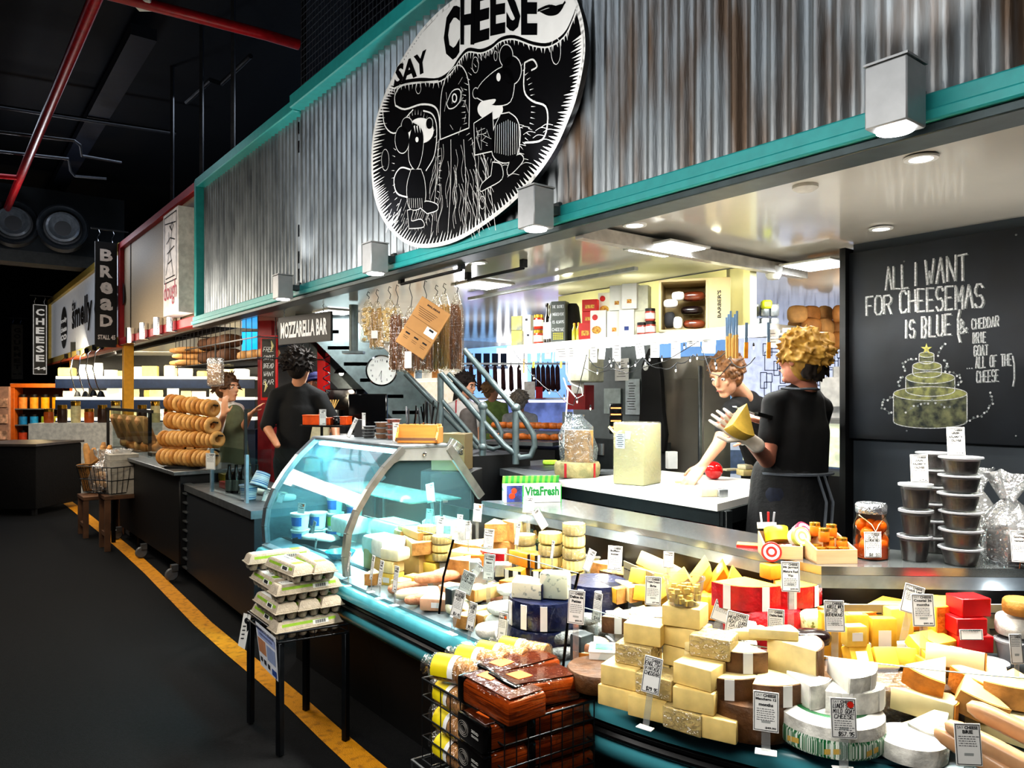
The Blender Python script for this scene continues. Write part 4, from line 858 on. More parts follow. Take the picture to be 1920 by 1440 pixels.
card_at(695,1087,3.1,.028,.10,['COMTE'],'$59','narrow card before the tan bricks',rz=-55)
card_at(711,1098,3.0,.032,.10,['Heidi','Gruyere'],'$59','narrow card before the small yellow block',rz=-52)
card_at(739,1110,2.9,.034,.10,['FONTINA'],'$55','narrow card below the butter-coloured block',rz=-50)
card_at(803,988,3.75,.045,.09,['Taleggio'],'$55.95','card high before the glowing white blocks',rz=-35)
card_at(824,1004,3.6,.045,.09,['Grana','Padano'],'$39','card beside the high pale one, before crinkled cups',rz=-35)
card_at(809,942,3.7,.055,.095,['Asiago'],None,'tilted card leaning inside the case glare',rz=-35,roll=-15,hand_w=True)
card_at(860,998,3.6,.036,.085,['Ossau'],'$62','card behind the flat golden slab',rz=-35)
card_at(894,978,3.6,.05,.085,['Cave aged','cheddar'],'$49','card with orange dot beside the high pale wedges',rz=-32,dot='o')
card_at(877,1013,3.3,.035,.085,['Shropshire'],None,'twisted card over the golden slab',rz=-50,roll=-10)
card_at(915,1028,3.15,.05,.08,['Burgundy','Pecorino'],'$64','card before the golden back wedges',rz=-32)
card_at(968,1022,3.2,.028,.095,['Soft goat'],None,'narrow card before the glass dome',rz=-50)
card_at(990,962,3.3,.055,.07,['Truffle'],'$69','card behind the knob of the glass dome',rz=-28)
card_at(1022,990,3.1,.04,.085,[],None,'tilted card lying on the glass dome',rz=-30,roll=-40,foot=False)
card_at(1034,1048,2.9,.018,.07,['Nido'],None,'thin card on the crinkled cup stack',rz=-55)
card_at(915,1088,2.75,.048,.095,['Fromage','blanc'],'$79','card before the foil wrapped cheese',rz=-30)
card_at(870,1112,2.72,.055,.08,['Cajsa lle','from the','vineyard'],None,'hand-written card leaning among pink cheeses',rz=-32,roll=14,hand_w=True)
card_at(889,1080,2.8,.03,.05,['NEW'],None,'small tilted card above the hand-written one',rz=-30,roll=30,foot=False)
card_at(853,1157,2.55,.045,.092,['Section Dore','aged'],'$64.95','hand-written card in front of the pale ovals',rz=-35,roll=10,hand_w=True)
card_at(880,1182,2.45,.036,.092,['CHEVRE','LOG'],'$45.95','slim hand-written card on a clear stand at the ledge',rz=-42,roll=5,hand_w=True)
card_at(940,1200,2.36,.036,.085,['Goat brie'],None,'slim card with orange dot before the white stack',rz=-38,dot='o')
card_at(1079,1170,2.22,.052,.098,['Delice de','Pattes'],'$59.95','card with small black figure before the navy wheel',rz=-25)
card_at(1117,1165,2.25,.036,.085,['Fourme'],'$48','bluish card edge-on beside the navy wheel',rz=-52,hand_w=True)
card_at(1098,1070,2.85,.035,.085,['Olive'],None,'tilted card before the lidded tubs',rz=-40,roll=18)
card_at(1152,1070,2.75,.055,.09,['Buffalo','butter'],'$12.95','card covering the green picture of a lidded tub',rz=-25)
card_at(1253,1065,2.55,.036,.055,['Emmental'],None,'small card behind the yellow wedges at the back',rz=-25)
card_at(1224,1135,2.25,.048,.085,['Triple Cream','Brie'],'$7.95','card above the white cheese boxes',rz=-22)
card_at(1347,1165,2.2,.05,.06,['Roquefort'],None,'tilted card with figure beside the goat curd card',rz=-15,roll=18)
card_at(1375,1205,2.1,.058,.085,['MEREDITH','Goat Curd','dairy'],'$15.95','large hand-written goat curd card leaning by the cheddar',rz=-15,roll=10,hand_w=True)
card_at(1483,1110,2.12,.05,.085,['Mt Jagged','Mature Red','Wax'],'$49.95','tall card standing over the red-rind wedges',rz=-12)
card_at(1455,1203,2.0,.042,.085,['Oatina fuela'],None,'card leaning on the red waxed wheel',rz=-20)
card_at(1218,1300,1.83,.046,.088,['ENGLISH','VINTAGE','CHEDDAR'],'$29.95','hand-written vintage cheddar card on the slotted ledge',rz=-30,roll=5,hand_w=True,body=0)
card_at(1436,1372,1.70,.056,.088,['Manchego 12','months'],'$49.90','manchego card with black figure on a clear stand',rz=-20,body=6)
card_at(1583,1385,1.62,.054,.085,['Lunch size','Mild Goat','Cheese'],'$57.95','hand-written card with red dot before the goat wheel',rz=-8,dot='r',hand_w=True)
card_at(1566,1185,1.98,.052,.082,['Aurelle whey','Beige s','Boerenkaas'],None,'hand-written card beside the herb cheese',rz=-5,hand_w=True)
card_at(1733,1175,1.97,.058,.084,['Coastal 36','months'],'$85.90','upright printed card over the farmhouse blocks',rz=-3)
card_at(1705,1150,2.05,.055,.078,['Dutch Leaf'],None,'tilted card half behind the printed one',rz=-3,roll=16)
card_at(1822,1200,1.98,.062,.027,[],None,'small white label across the red boxes',rz=0,foot=False,body=2)
card_at(1818,1436,1.47,.05,.08,['BRIE'],None,'clear-backed card before the cheese sticks',rz=-5)
card_at(1908,1245,1.80,.03,.07,[],None,'card at the picture edge by the grey tubs',rz=0)
C1=lambda px,py:G(px,py,1.0)+Vector((0,0,.0005))
WOOD=M('light_wood','#d9b287',.55,var=.1,scale=6,stretch=(1,8,8));BAMB=M('bamboo','#cf8a42',.4,var=.1,scale=5,stretch=(1,12,12),coat=.2)
GOLDL=M('gold_lid','#c99b3a',.25,.85);ORJ=M('orange_jam','#d2691c',.25,coat=.4)
o=thing('cling_film_box','green and white cling film box with striped lid on the counter end','box',C1(997,942)+Vector((0,.03,0)),R(8))
GB_=M('vivid_green','#2db13c',.5)
MB().box((0,0,.042),(.275,.075,.084),WHITE,.001).done('carton',o)
MB().box((-.088,-.0381,.042),(.075,.001,.078),M('berry_picture','#3c4fa0',.5,col2='#20264f',scale=40)).done('picture',o)
MB().ball((-.09,-.0385,.056),.014,M('tomato_red','#e0401c',.4),12,sc=(1,.06,1)).ball((-.10,-.0388,.032),.015,M('tomato_red','#e0401c',.4),12,sc=(1,.06,1)).done('tomato_print',o)
MB().box((-.047,-.0383,.042),(.006,.001,.084),GB_).box((.136,-.0383,.042),(.004,.001,.084),GB_).done('green_edge',o)
m=MB();ptext(m,'VitaFresh',(.044,-.0386,.054),.165,.044,M('dark_green','#0f7a35',.6),bold=True);ptext(m,'EasyCut',(.09,-.0386,.020),.05,.010,M('violet_print','#6a5a86',.6));m.done('lettering',o,fixn=False)
m=MB(RM(32,0,0,(0,.036,.084)))
for i in range(20):m.box((-.131+i*.0138,-.0,.022),(.0138,.002,.044),GB_ if i%2 else M('lime_green','#a9ee6c',.5))
m.done('striped_lid',o)
m=MB(Matrix.Translation((-.1383,0,0))@Matrix.Rotation(-math.pi/2,4,'Z'));ptext(m,'VitaFresh',(0,-.0005,.06),.055,.014,M('dark_green','#0f7a35',.6),bold=True);m.done('end_lettering',o,fixn=False)
o=thing('clear_cup','tilted clear plastic cup with crumbs behind the curved case plate','tub',P(838,857,3.95),0,rot=(R(-20),R(35),0))
MB().lathe([(.032,0),(.046,.09),(.05,.092)],CLEAR('tub_clear','#f4f6f2',.1,haze=.08),n=24,caps=False).done('cup',o)
o=thing('note_pad','orange sticky note pad with red edge on the counter','note pad',C1(1402,1025),R(-20))
MB().box((0,0,.004),(.07,.05,.008),M('note_red','#e3281f',.6)).box((0,0,.0085),(.068,.048,.002),M('note_orange','#f59a4e',.7)).done('pad',o)
o=thing('pen_cup','black square pen cup with pens beside the tin crate','pen holder',C1(1443,1030)+Vector((0,.03,0)),R(-15))
MB().box((0,-.024,.04),(.05,.003,.08),BLKG).box((0,.024,.04),(.05,.003,.08),BLKG).box((-.024,0,.04),(.003,.05,.08),BLKG).box((.024,0,.04),(.003,.05,.08),BLKG).box((0,0,.002),(.05,.05,.003),BLKG).done('cup',o)
for k,(x,c)in enumerate(((-.008,'#e9e9ec'),(.006,'#d0181c'),(.014,'#8a8d96'))):tag(MB().cyl((0,0,0),.0035,.115,M('pen_%d'%k,c,.4),8).done('pen',None,o.location+Vector((x,0,.005)),rot=(R(6),R(-8+k*6),0)),('white','red','grey')[k]+' pen standing in the black pen cup','pen')
def crate(p,rz,w,d,h,label):
 o=thing('wooden_crate',label,'crate',p,rz)
 MB().box((0,0,.003),(w,d,.005),WOOD).done('base',o)
 for x in(-1,1):MB().add([(x*w/2,-d/2,0),(x*w/2,d/2,0),(x*w/2,d/2,h*1.7),(x*w/2,-d/2,h),(x*(w/2-.005),-d/2,0),(x*(w/2-.005),d/2,0),(x*(w/2-.005),d/2,h*1.7),(x*(w/2-.005),-d/2,h)],[[0,1,2,3],[7,6,5,4],[0,4,5,1],[1,5,6,2],[2,6,7,3],[3,7,4,0]],WOOD).done('side',o)
 MB().box((0,-d/2,h/2),(w,.005,h),WOOD).done('front',o);MB().box((0,d/2,h*.85),(w,.005,h*1.7),WOOD).done('back',o);return o
def tin(p,r,h,c1,c2,label,rot=None,rz=0,group=None):
 o=thing('cheese_tin',label,'tin',p,rz,group,rot);a=M('tin_'+c1[1:],c1,.35,var=.05);b=M('tin_'+c2[1:],c2,.35,var=.05)
 MB().lathe([(0,0),(r,0),(r,h*.6),(0,h*.6)],b,n=28).done('tin_body',o)
 MB().lathe([(r*1.01,h*.55),(r*1.01,h*.97),(r*.98,h),(0,h)],a,n=28,caps=False).done('tin_lid',o)
 MB().lathe([(r*.8,h+.0006),(r*.55,h+.0006)],b,n=28,caps=False).lathe([(r*.3,h+.0007),(0,h+.0007)],WHITE,n=16,caps=False).done('print_ring',o);return o
cr=C1(1472,1048)+Vector((.0,.045,0));crate(cr,R(-8),.115,.10,.04,'small wooden crate of round tins beside the pen cup')
for k,(x,y,z,r,h,a,b,rt,lb)in enumerate(((.0,.02,.04,.037,.045,'#e8c31e','#e4b016',(R(-25),0,0),'yellow round tin with red lid picture in the first crate'),(.022,-.02,.012,.032,.026,'#b35a4e','#c98a76',(0,0,0),'flat red-brown round tin at the crate front'),(-.038,-.035,.02,.03,.03,'#c92a24','#f0e3d6',(R(80),0,R(-20)),'red and white striped tin standing on edge'),(.05,.0,.055,.03,.035,'#9dbf55','#eef0dd',(R(70),0,R(15)),'green and white tin leaning between the two crates'),(.075,.03,.06,.032,.028,'#9c2740','#e8d6cf',(R(50),0,R(30)),'dark red tin tilted at the back of the crates'),(-.02,.06,.075,.03,.02,'#e9e4c9','#d9d3a8',(R(-10),0,0),'cream tin at the back of the first crate'))):
 tin(cr+Vector((x,y,z)),r,h,a,b,lb,rot=rt)
c2=C1(1558,1056)+Vector((.01,.05,0));crate(c2,R(3),.125,.12,.042,'small wooden crate of gold-lidded jam jars beside the clementine jar')
def jam(p,r,h,lb,rz=0,rot=None,lidm=None,cont=None,nm='jam_jar'):
 o=thing(nm,lb,'jar',p,rz,rot=rot);MB().lathe([(r*.9,0),(r,h*.1),(r,h*.7),(r*.88,h*.8)],cont or ORJ,n=20).done('filled_glass',o)
 MB().lathe([(r*.95,h*.78),(r*.97,h*.98),(r*.9,h),(0,h)],lidm or GOLDL,n=20).done('lid',o);return o
for k,(x,y,z)in enumerate(((-.035,-.035,.007),(.0,-.03,.007),(.035,-.035,.007),(-.03,.01,.007),(.01,.012,.03),(-.01,.0,.055),(.03,.04,.06),(-.02,.045,.065),(.045,.0,.03))):
 jam(c2+Vector((x,y,z)),.0165,.038 if z<.05 else .042,('gold-lidded orange jam jar in the front row, crate side','gold-lidded orange jam jar in the front row, centre','gold-lidded orange jam jar in the front row, jar side','gold-lidded jam jar in the second row','gold-lidded jam jar raised in the centre','jam jar with round gold lid facing out, on top','jam jar at the back corner near the clementines','jam jar at the back corner near the tins','jam jar against the crate wall near the clementines')[k])
cj=C1(1648,1052)+Vector((0,.05,0));o=thing('preserving_jar','tall glass jar of whole orange clementines with a silver lid','jar',cj)
MB().lathe([(.046,0),(.052,.01),(.052,.10),(.042,.128),(.042,.14)],CLEAR('jar_glass','#fff1e0',.09),n=28,caps=False).done('glass',o)
MB().lathe([(.0485,.003),(.0485,.035),(0,.035)],M('syrup','#b5500e',.15,coat=.5),n=28).done('syrup',o)
m=MB();ORG=M('clementine','#f07a10',.35,var=.1,sss=.1)
for i,(x,y,z)in enumerate(((.02,-.022,.045),(-.024,-.018,.04),(0,.025,.045),(.022,.01,.08),(-.018,-.015,.078),(.015,-.024,.1),(-.02,.015,.1),(.03,-.005,.055),(0,0,.10))):m.ball((x,y,z),.021,ORG,14)
m.done('clementines',o,ang=80);o.children[-1].name='clementine_fruit';o.children[-1]['kind']='stuff'
LIDS=M('silver_lid','#dfe3e8',.2,.95,scale=40,bump=.4)
MB().lathe([(.045,.14),(.046,.145),(.046,.165),(.042,.17),(0,.168)],LIDS,n=28).done('lid',o)
MB().tube([(-.043,-.01,.135),(-.02,-.045,.11),(-.012,-.054,.09),(.0,-.05,.11),(.043,-.01,.135)],.0015,M('string','#d9cba6',.8),5).done('string',o)
card(cj+Vector((-.022,-.058,.012)),0,.052,.078,['Glace','Clementines'],'$8.50','hand-written card tied to the clementine jar',hand_w=True,tilt=-2)
OLV=M('olives','#1d1418',.35,var=.3,scale=60);OLV2=M('olives_mixed','#3a3034',.35,var=.5,scale=70,col2='#14100f');CLR=CLEAR('lid_frost','#f0f2f4',.1,haze=.35,hazecol='#c9ccd2')
TUBC=CLEAR('tub_olive','#f4f6f2',.03,.2,haze=.02)
for stack,(px,py,n,r,h,cont,nm)in enumerate(((1735,1058,3,.047,.078,OLV,'local'),(1822,1066,6,.058,.053,OLV2,'front'),(1776,1044,6,.05,.053,OLV2,'back'))):
 b=C1(px,py)+Vector((0,.055 if stack<2 else .075,0))
 for k in range(n):
  pos=('bottom','second','third','fourth','fifth','topmost')
  w_=pos[k]if k<n-1 else 'topmost'
  lb={'local':'tall clear tub of black olives, %s of the three-tub stack','front':'round clear tub of dark olives, %s in the front six-tub stack','back':'round clear tub of dark olives, %s in the half-hidden rear stack'}[nm]%w_
  pot(b+Vector((rnd.uniform(-.003,.003),0,k*(h+.001))),r*.93,h*.96,lb,TUBC,CLR,'tubs of olives',name='olive_tub',content=cont,fill=.82,taper=.8,lipr=1.08)
card(C1(1735,1058)+Vector((.0,.03,.078*3+.006)),0,.054,.086,['LOCAL','KALAMATA','OLIVES'],'$5.95 ea','card on the three-tub olive stack',tilt=-4,body=1)
card(C1(1808,1062)+Vector((-.005,.03,.053*6+.006)),0,.054,.086,['GREEK','KALAMATA','OLIVES'],'$5.95 ea','card on the tall front olive stack',tilt=-4,body=1)
gb=C1(1905,1062)+Vector((.02,.06,0));CEL=CLEAR('cellophane','#f6f8fa',.22,haze=.12,rough=.12,crinkle=30)
o=thing('gift_hamper','cellophane wrapped hamper with dark contents and wire easel at the counter end','gift hamper',gb)
r=random.Random(3);vs=[];N=20;prof=[(.07,0),(.085,.05),(.08,.12),(.04,.17),(.02,.19),(.05,.24),(.07,.27)]
for a,z in prof:
 for i in range(N):t=6.283*i/N;q=a*(1+r.uniform(-.18,.18));vs.append((q*math.cos(t),q*math.sin(t),z+r.uniform(-.008,.008)))
MB().add(vs,[[j*N+i,j*N+(i+1)%N,(j+1)*N+(i+1)%N,(j+1)*N+i]for j in range(len(prof)-1)for i in range(N)],CEL).done('cellophane',o)
MB().box((0,0,.05),(.10,.08,.10),M('dark_goods','#2a1d16',.4,var=.5,scale=50),.01).done('packed_goods',o)
MB().tube([(-.03,-.09,.0),(-.01,-.085,.12),(.03,-.09,0)],.0018,M('copper_wire','#b06a45',.3,.8),6).done('wire_easel',o)
card(gb+Vector((-.03,-.095,.02)),R(-15),.045,.09,['Gourmet','hamper'],None,'card on a wire easel before the wrapped hamper',tilt=-10)
gb2=C1(1878,1040)+Vector((-.01,.10,0));o=thing('gift_hamper','second cellophane bundle with dark nuts beside the olive tubs','gift hamper',gb2)
MB().add([(x*.7,y*.7,z*1.0)for x,y,z in vs],[[j*N+i,j*N+(i+1)%N,(j+1)*N+(i+1)%N,(j+1)*N+i]for j in range(len(prof)-1)for i in range(N)],CEL).done('cellophane',o)
MB().lathe([(.045,0),(.05,.06),(.03,.12),(0,.13)],M('dark_goods','#2a1d16',.4,var=.5,scale=50),n=16).done('packed_goods',o)
WL=M('slate_wall','#4a535c',.55,var=.08,scale=3)
struct(MB(XS).box((-.1,3.76,1.15),(3.64,.12,2.25),WL).done('wall_right'))
struct(MB(XS).box((-1.935,3.72,1.25),(.03,.20,2.0),BLK).done('trim_40'))
CB=M('chalkboard','#181c22',.6,var=.2,scale=3,col2='#262c34');CHK=M('chalk_white','#dfe2e4',.9,var=.25,scale=120);CHKY=M('chalk_yellow','#d8d27c',.9,var=.2,scale=80);CHKD=M('chalk_dim','#8f9696',.9,var=.25,scale=90)
cbo=thing('chalkboard','large black chalkboard with festive cheese lettering and a cheese tower drawing','chalkboard',ST(0,3.66,0),SR)
MB().box((-1.54,.01,1.76),(.775,.025,.935),CB,.006,2).done('board',cbo)
def BS(px,py,t=3.655):
 p=T(px,py,t);return(toST(p)[0],p.z)
tx=MB()
def hl(txt,x0,y0,x1,y1,hpx,wd=.0085,m=CHK,slant=.0,jit=.05):
 """a line of lettering whose mid-height runs between two picture points on the board"""
 a=BS(x0,y0);b=BS(x1,y1);w=b[0]-a[0];h=hpx/1400*3.45
 for pl in strokes(txt,((a[0]+b[0])/2,0),w,h,jit):
  pl=[(x+slant*z,z+lerp(a[1],b[1],(x-a[0])/w))for x,z in pl];ribbon(tx,pl,wd,-.004,m)
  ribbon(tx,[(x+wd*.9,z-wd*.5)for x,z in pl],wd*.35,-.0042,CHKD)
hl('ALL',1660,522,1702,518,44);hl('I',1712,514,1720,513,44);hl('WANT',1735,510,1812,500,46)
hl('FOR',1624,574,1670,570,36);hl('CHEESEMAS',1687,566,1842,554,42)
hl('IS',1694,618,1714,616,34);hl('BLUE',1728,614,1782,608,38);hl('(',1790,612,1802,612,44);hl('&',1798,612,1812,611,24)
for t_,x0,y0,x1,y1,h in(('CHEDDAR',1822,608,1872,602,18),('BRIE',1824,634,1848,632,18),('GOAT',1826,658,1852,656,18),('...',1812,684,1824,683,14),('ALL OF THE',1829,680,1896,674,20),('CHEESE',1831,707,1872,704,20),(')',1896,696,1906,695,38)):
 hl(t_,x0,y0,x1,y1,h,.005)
tx.done('chalk_lettering',cbo,fixn=False)
dr=MB()
def ell(cx,cy,rx,ry,a0=0,a1=360,n=28):return[(cx+rx*math.cos(a*D2R),cy+ry*math.sin(a*D2R))for a in[a0+(a1-a0)*i/n for i in range(n+1)]]
def line_px(pl,wd=.004,m=CHK,y=-.004):ribbon(dr,[BS(*p)for p in pl],wd,y,m)
def fill_px(pl,m,y=-.003):dr.add([(BS(*p)[0],y,BS(*p)[1])for p in pl],[list(range(len(pl)))],m)
CKF=M('chalk_fill','#8c8f6c',.95,scale=25,col2='#343a3c',thr=(.35,.7));CKT=M('chalk_fill_top','#a9ab6e',.95,scale=30,col2='#5c604e')
for cx,cy,rx,ry,h in((1744,738,69,13,52),(1744,708,46,11,24),(1738,686,27,8,14),(1737,665,14,5,12)):
 fill_px(ell(cx,cy,rx,ry,180,360,16)[::-1]and([(cx-rx,cy),(cx-rx,cy+h)]+[(x,y+h)for x,y in ell(cx,cy,rx,ry,180,0,14)]+[(cx+rx,cy)]+ell(cx,cy,rx,ry,0,180,14)),CKF)
 fill_px(ell(cx,cy,rx,ry),CKT,-.0034);line_px(ell(cx,cy,rx,ry),.0035)
 line_px([(cx-rx,cy),(cx-rx,cy+h)]+[(x,y+h)for x,y in ell(cx,cy,rx,ry,180,0,14)]+[(cx+rx,cy+h),(cx+rx,cy)],.004)
fill_px([(1737+(11 if k%2==0 else 4)*math.sin(k*math.pi/5),654-(11 if k%2==0 else 4)*math.cos(k*math.pi/5))for k in range(10)],CHKY,-.0045)
def dots(pl,n):
 line_px(pl,.0015,CHKD)
 for i in range(n):
  f=i/(n-1)*(len(pl)-1);j=min(int(f),len(pl)-2);f-=j;x=lerp(pl[j][0],pl[j+1][0],f)+rnd.uniform(-2,2);y=lerp(pl[j][1],pl[j+1][1],f)+rnd.uniform(-3,3);fill_px(ell(x,y,2.2,2.2,n=7),CHKD if i%2 else CHK,-.0046)
dots([(1771,642),(1765,655),(1757,664)],5);dots([(1768,675),(1778,685),(1772,695)],7);dots([(1698,695),(1693,685),(1703,675),(1718,674)],9);dots([(1685,725),(1684,714),(1694,708)],6)
dots([(1782,697),(1800,705),(1802,718),(1792,722)],10);dots([(1676,745),(1655,752),(1652,765),(1672,775)],11);dots([(1856,738),(1862,750),(1852,770),(1835,782),(1810,790)],14);dots([(1700,772),(1725,757),(1750,752),(1780,765)],12)
dr.done('chalk_drawing',cbo,fixn=False)
for px,py in((1905,440),(1695,490),(1700,808),(1905,818)):
 a=BS(px,py);MB().ball((a[0],-.004,a[1]),.005,STEELD,8,sc=(1,.4,1)).done('fixing_screw',cbo)
a,c1_,c2_=G(1046,900,1.0),G(1345,945,1.0),G(1425,925,1.0)
bl=a+TD*.95;br=c2_+TD*.55+SD*-.0
wb=thing('work_bench','white-topped work bench with dark steel frame behind the counter','bench')
BT=M('bench_white','#f6f4ec',.35,var=.02)
MB().prism([(q.x,q.y)for q in(a,c1_,c2_,br,bl)],.965,1.0,BT).done('bench_top',wb)
fr=M('bench_frame','#23282a',.4,.3)
ins=lambda p,k:Vector((p.x,p.y,0))+TD*k
MB().bar(ins(a,.03)+Vector((0,0,.93)),ins(c1_,.03)+Vector((0,0,.93)),.03,.07,fr).bar(ins(c1_,.02)+Vector((0,0,.93)),Vector((c2_.x,c2_.y,.93)),.03,.07,fr).done('apron_rail',wb)
for q in(ins(a,.05),ins(lerp(a,c1_,.5),.05),ins(c1_,.06),ins(c2_,.05),ins(bl,-.05)):MB().box((q.x,q.y,.53),(.05,.05,.87),fr,.003,rz=-52).done('leg',wb)
sh=[ins(a,.04),ins(c1_,.04),ins(c2_,.06),ins(br,0),ins(bl,0)]
MB().prism([(q.x,q.y)for q in sh],.74,.76,fr).done('lower_shelf',wb)
MB().prism([(q.x,q.y)for q in(ins(a,.5),ins(c2_,.4),ins(c2_,.42),ins(a,.52))],.1,.93,BLK).done('rear_board',wb)
tag(MB().box((0,0,.012),(.36,.26,.022),M('board_blue','#6fa3d2',.4),.004).done('cutting_board',None,G(1292,985,.76)+Vector((.05,.12,.0605)),R(-48)),'blue cutting board on the bench shelf, upper of the pair','cutting board')
tag(MB().box((0,0,.012),(.38,.27,.022),M('board_red','#c8222e',.4),.004).done('cutting_board',None,G(1292,985,.76)+Vector((.05,.12,.0005)),R(-48)),'red cutting board on the bench shelf, lower of the pair','cutting board')
tag(MB().box((0,0,.012),(.36,.26,.022),WHITE,.004).done('cutting_board',None,G(1292,985,.76)+Vector((.05,.12,.030)),R(-48)),'white cutting board between the blue and red ones','cutting board')
o=thing('tape_roll','black roll of tape with pale core on the shelf under the bench','tape',G(1096,938,.76)+Vector((.0,.0,0)),0)
MB().lathe([(.03,0),(.065,0),(.065,.035),(.03,.035),(.03,0)],BLK,n=26,caps=False).done('tape',o);MB().lathe([(.029,0),(.029,.0365),(.025,.0365)],M('core','#cfd6d9',.7),n=22,caps=False).done('core',o)
B1=lambda px,py:G(px,py,1.0)+Vector((0,0,.0006))
p=B1(1200,910)+Vector((.0,.09,0));o=thing('cheese_block','giant pale yellow cheese block in film with paper labels on the bench','cheese',p,R(-38))
BIGC=M('big_cheese','#f8f4b4',.4,var=.05,scale=6,sss=.2,coat=.3)
MB().box((0,0,.175),(.20,.215,.35),BIGC,.012,2).done('paste',o)
MB().box((0,0,.178),(.206,.221,.36),FILM,.014,2).done('film_wrap',o)
MB().box((-.05,-.1115,.25),(.06,.001,.085),M('label_blue','#d7e6f0',.5,var=.02)).box((.0,-.1115,.285),(.035,.001,.045),M('label_blue','#d7e6f0',.5)).done('paper_label',o)
m=MB();
for i in range(7):m.box((-.05,-.1122,.285-i*.011),(.045 if i%2 else .03,.0004,.003),INK)
m.done('label_print',o)
p=B1(1085,896)+Vector((0,.10,0));MLD=M('mould_rind','#8d8a62',.85,var=.3,scale=20,bump=.5,col2='#b9a878')
o=thing('round_cheese','mouldy grey-green cheese wheel with two red paper bands on the bench','cheese',p)
MB().lathe([(0,0),(.135,0),(.145,.02),(.145,.075),(.137,.092),(0,.092)],MLD,n=36).done('rind',o)
for a_ in(-125,-48):MB(Matrix.Rotation(a_*D2R,4,'Z')).box((.146,0,.046),(.003,.016,.088),M('band_red','#b8242a',.5)).done('paper_band',o)
q=p+Vector((.02,.0,.094));wedge(q,R(-20),.15,75,.20,'cream','tan','tall cream cheese wedge in a clear bag on the mouldy wheel')
o=thing('plastic_bag','crumpled clear plastic bag over the tall cream wedge','bag',q+Vector((-.01,.0,.0)))
r=random.Random(11);vs=[];N=22;prof=[(.115,.0),(.12,.08),(.115,.16),(.10,.215),(.07,.25),(.05,.275),(.065,.295)]
for j,(a_,z)in enumerate(prof):
 for i in range(N):t=6.283*i/N;qq=a_*(1+r.uniform(-.12,.12));vs.append((qq*math.cos(t)-.03*j/6,qq*math.sin(t),z+r.uniform(-.006,.006)))
MB().add(vs,[[j*N+i,j*N+(i+1)%N,(j+1)*N+(i+1)%N,(j+1)*N+i]for j in range(len(prof)-1)for i in range(N)],CLEAR('bag_film','#eef6fb',.10,haze=.07,hazecol='#dcebf5',rough=.12,crinkle=35)).done('bag_film',o)
tag(MB().ball((0,0,.055),.055,M('red_wax','#e0151b',.12,var=.03,coat=.7),24).done('cheese_ball',None,B1(1338,899)),'shiny red waxed cheese ball on the white bench','cheese')
block(B1(1330,932)+Vector((0,.03,0)),R(5),(.09,.07,.04),'cream','small striped cheese block at the bench corner',bev=.004)
carton(B1(1352,933)+Vector((.01,.03,0)),R(10),(.05,.05,.04),FOIL,'small foil pack beside the striped cheese block','cheese',name='foil_cheese',lid=False)
block(B1(1412,893)+Vector((0,.05,0)),R(10),(.15,.10,.04),'pale','yellow cheese slab on the bench under two smaller cuts',bev=.006)
block(B1(1412,893)+Vector((-.02,.05,.041)),R(25),(.10,.08,.03),'cream','cream cut resting on the yellow slab near the apron',bev=.006)
block(B1(1395,885)+Vector((-.06,.10,0)),R(20),(.12,.08,.012),'cream','thin cheese slice lying on the bench near the hand',bev=.002)
block(B1(1285,905),R(-10),(.12,.07,.012),'pale','thin pale slice beside the giant block on the bench',bev=.002)
carton(B1(1262,880)+Vector((0,.05,0)),R(5),(.07,.06,.12),WHITE,'white upright carton behind the giant cheese block','carton',name='milk_carton',lid=False)
o=thing('beaker','small steel beaker standing on the bench behind the bagged wedge','beaker',B1(1130,853)+Vector((0,0,0)));MB().lathe([(.045,0),(.045,.10),(.042,.10),(.042,.005),(0,.005)],STEEL,n=22).done('cup',o)
p=P(1155,785,4.9);o=thing('scale_display','black scale display with orange lit rows behind the giant block','scale',Vector((p.x,p.y,1.0)),R(-10))
MB().box((0,0,.36),(.085,.03,.20),BLKG,.006).done('screen',o);MB().box((0,.0,.13),(.03,.03,.26),BLK).box((0,0,.01),(.2,.16,.02),STEELD).done('stand',o)
for i in range(4):MB().box((0,-.0165,.43-i*.042),(.066,.002,.008),M('led_orange','#ff9a4a',.5,var=0,emit=2)).done('lit_row',o)
MB().bar((0,-.03,.10),(0,-.03,.26),.02,.02,M('pale_yellow','#f0e7a8',.5)).bar((0,-.03,.26),(-.045,-.03,.31),.016,.016,M('pale_yellow','#f0e7a8',.5)).bar((0,-.03,.26),(.045,-.03,.31),.016,.016,M('pale_yellow','#f0e7a8',.5)).done('forked_handle',o)
a,b=G(918,885,1.0),G(1040,905,1.0)
o=thing('sink_bench','stainless sink bench with dark rim left of the white bench'.replace('left of','beside'),'bench')
p4=[G(915,872,1.0),G(1035,905,1.0),G(1040,885,1.0)+TD*.3,G(925,868,1.0)+TD*.5]
MB().prism([(q.x,q.y)for q in p4],.95,1.0,STEELD).done('top',o);cx_=sum((q for q in p4),Vector())/4
MB().box((cx_.x,cx_.y,1.001),(.34,.24,.003),M('sink_dark','#3a4044',.3,.6),rz=-52).done('basin',o)
MB().prism([(lerp(q.x,cx_.x,.1),lerp(q.y,cx_.y,.1))for q in p4],.1,.94,BLK).done('cabinet',o)
tag(MB().box((0,0,.018),(.11,.07,.034),M('sponge','#b7e04a',.9,scale=80),.008).done('sponge',None,G(1032,872,1.0)+Vector((0,0,.001)),R(5)),'lime green sponge on the sink edge','sponge')
tS=lambda px,py,t=3.3:T(px,py,t)
SHM=M('shelf_white','#f1f1ea',.4,var=.02)
sf=thing('wall_shelf','long white shelf with bright strip light below its front edge','shelf')
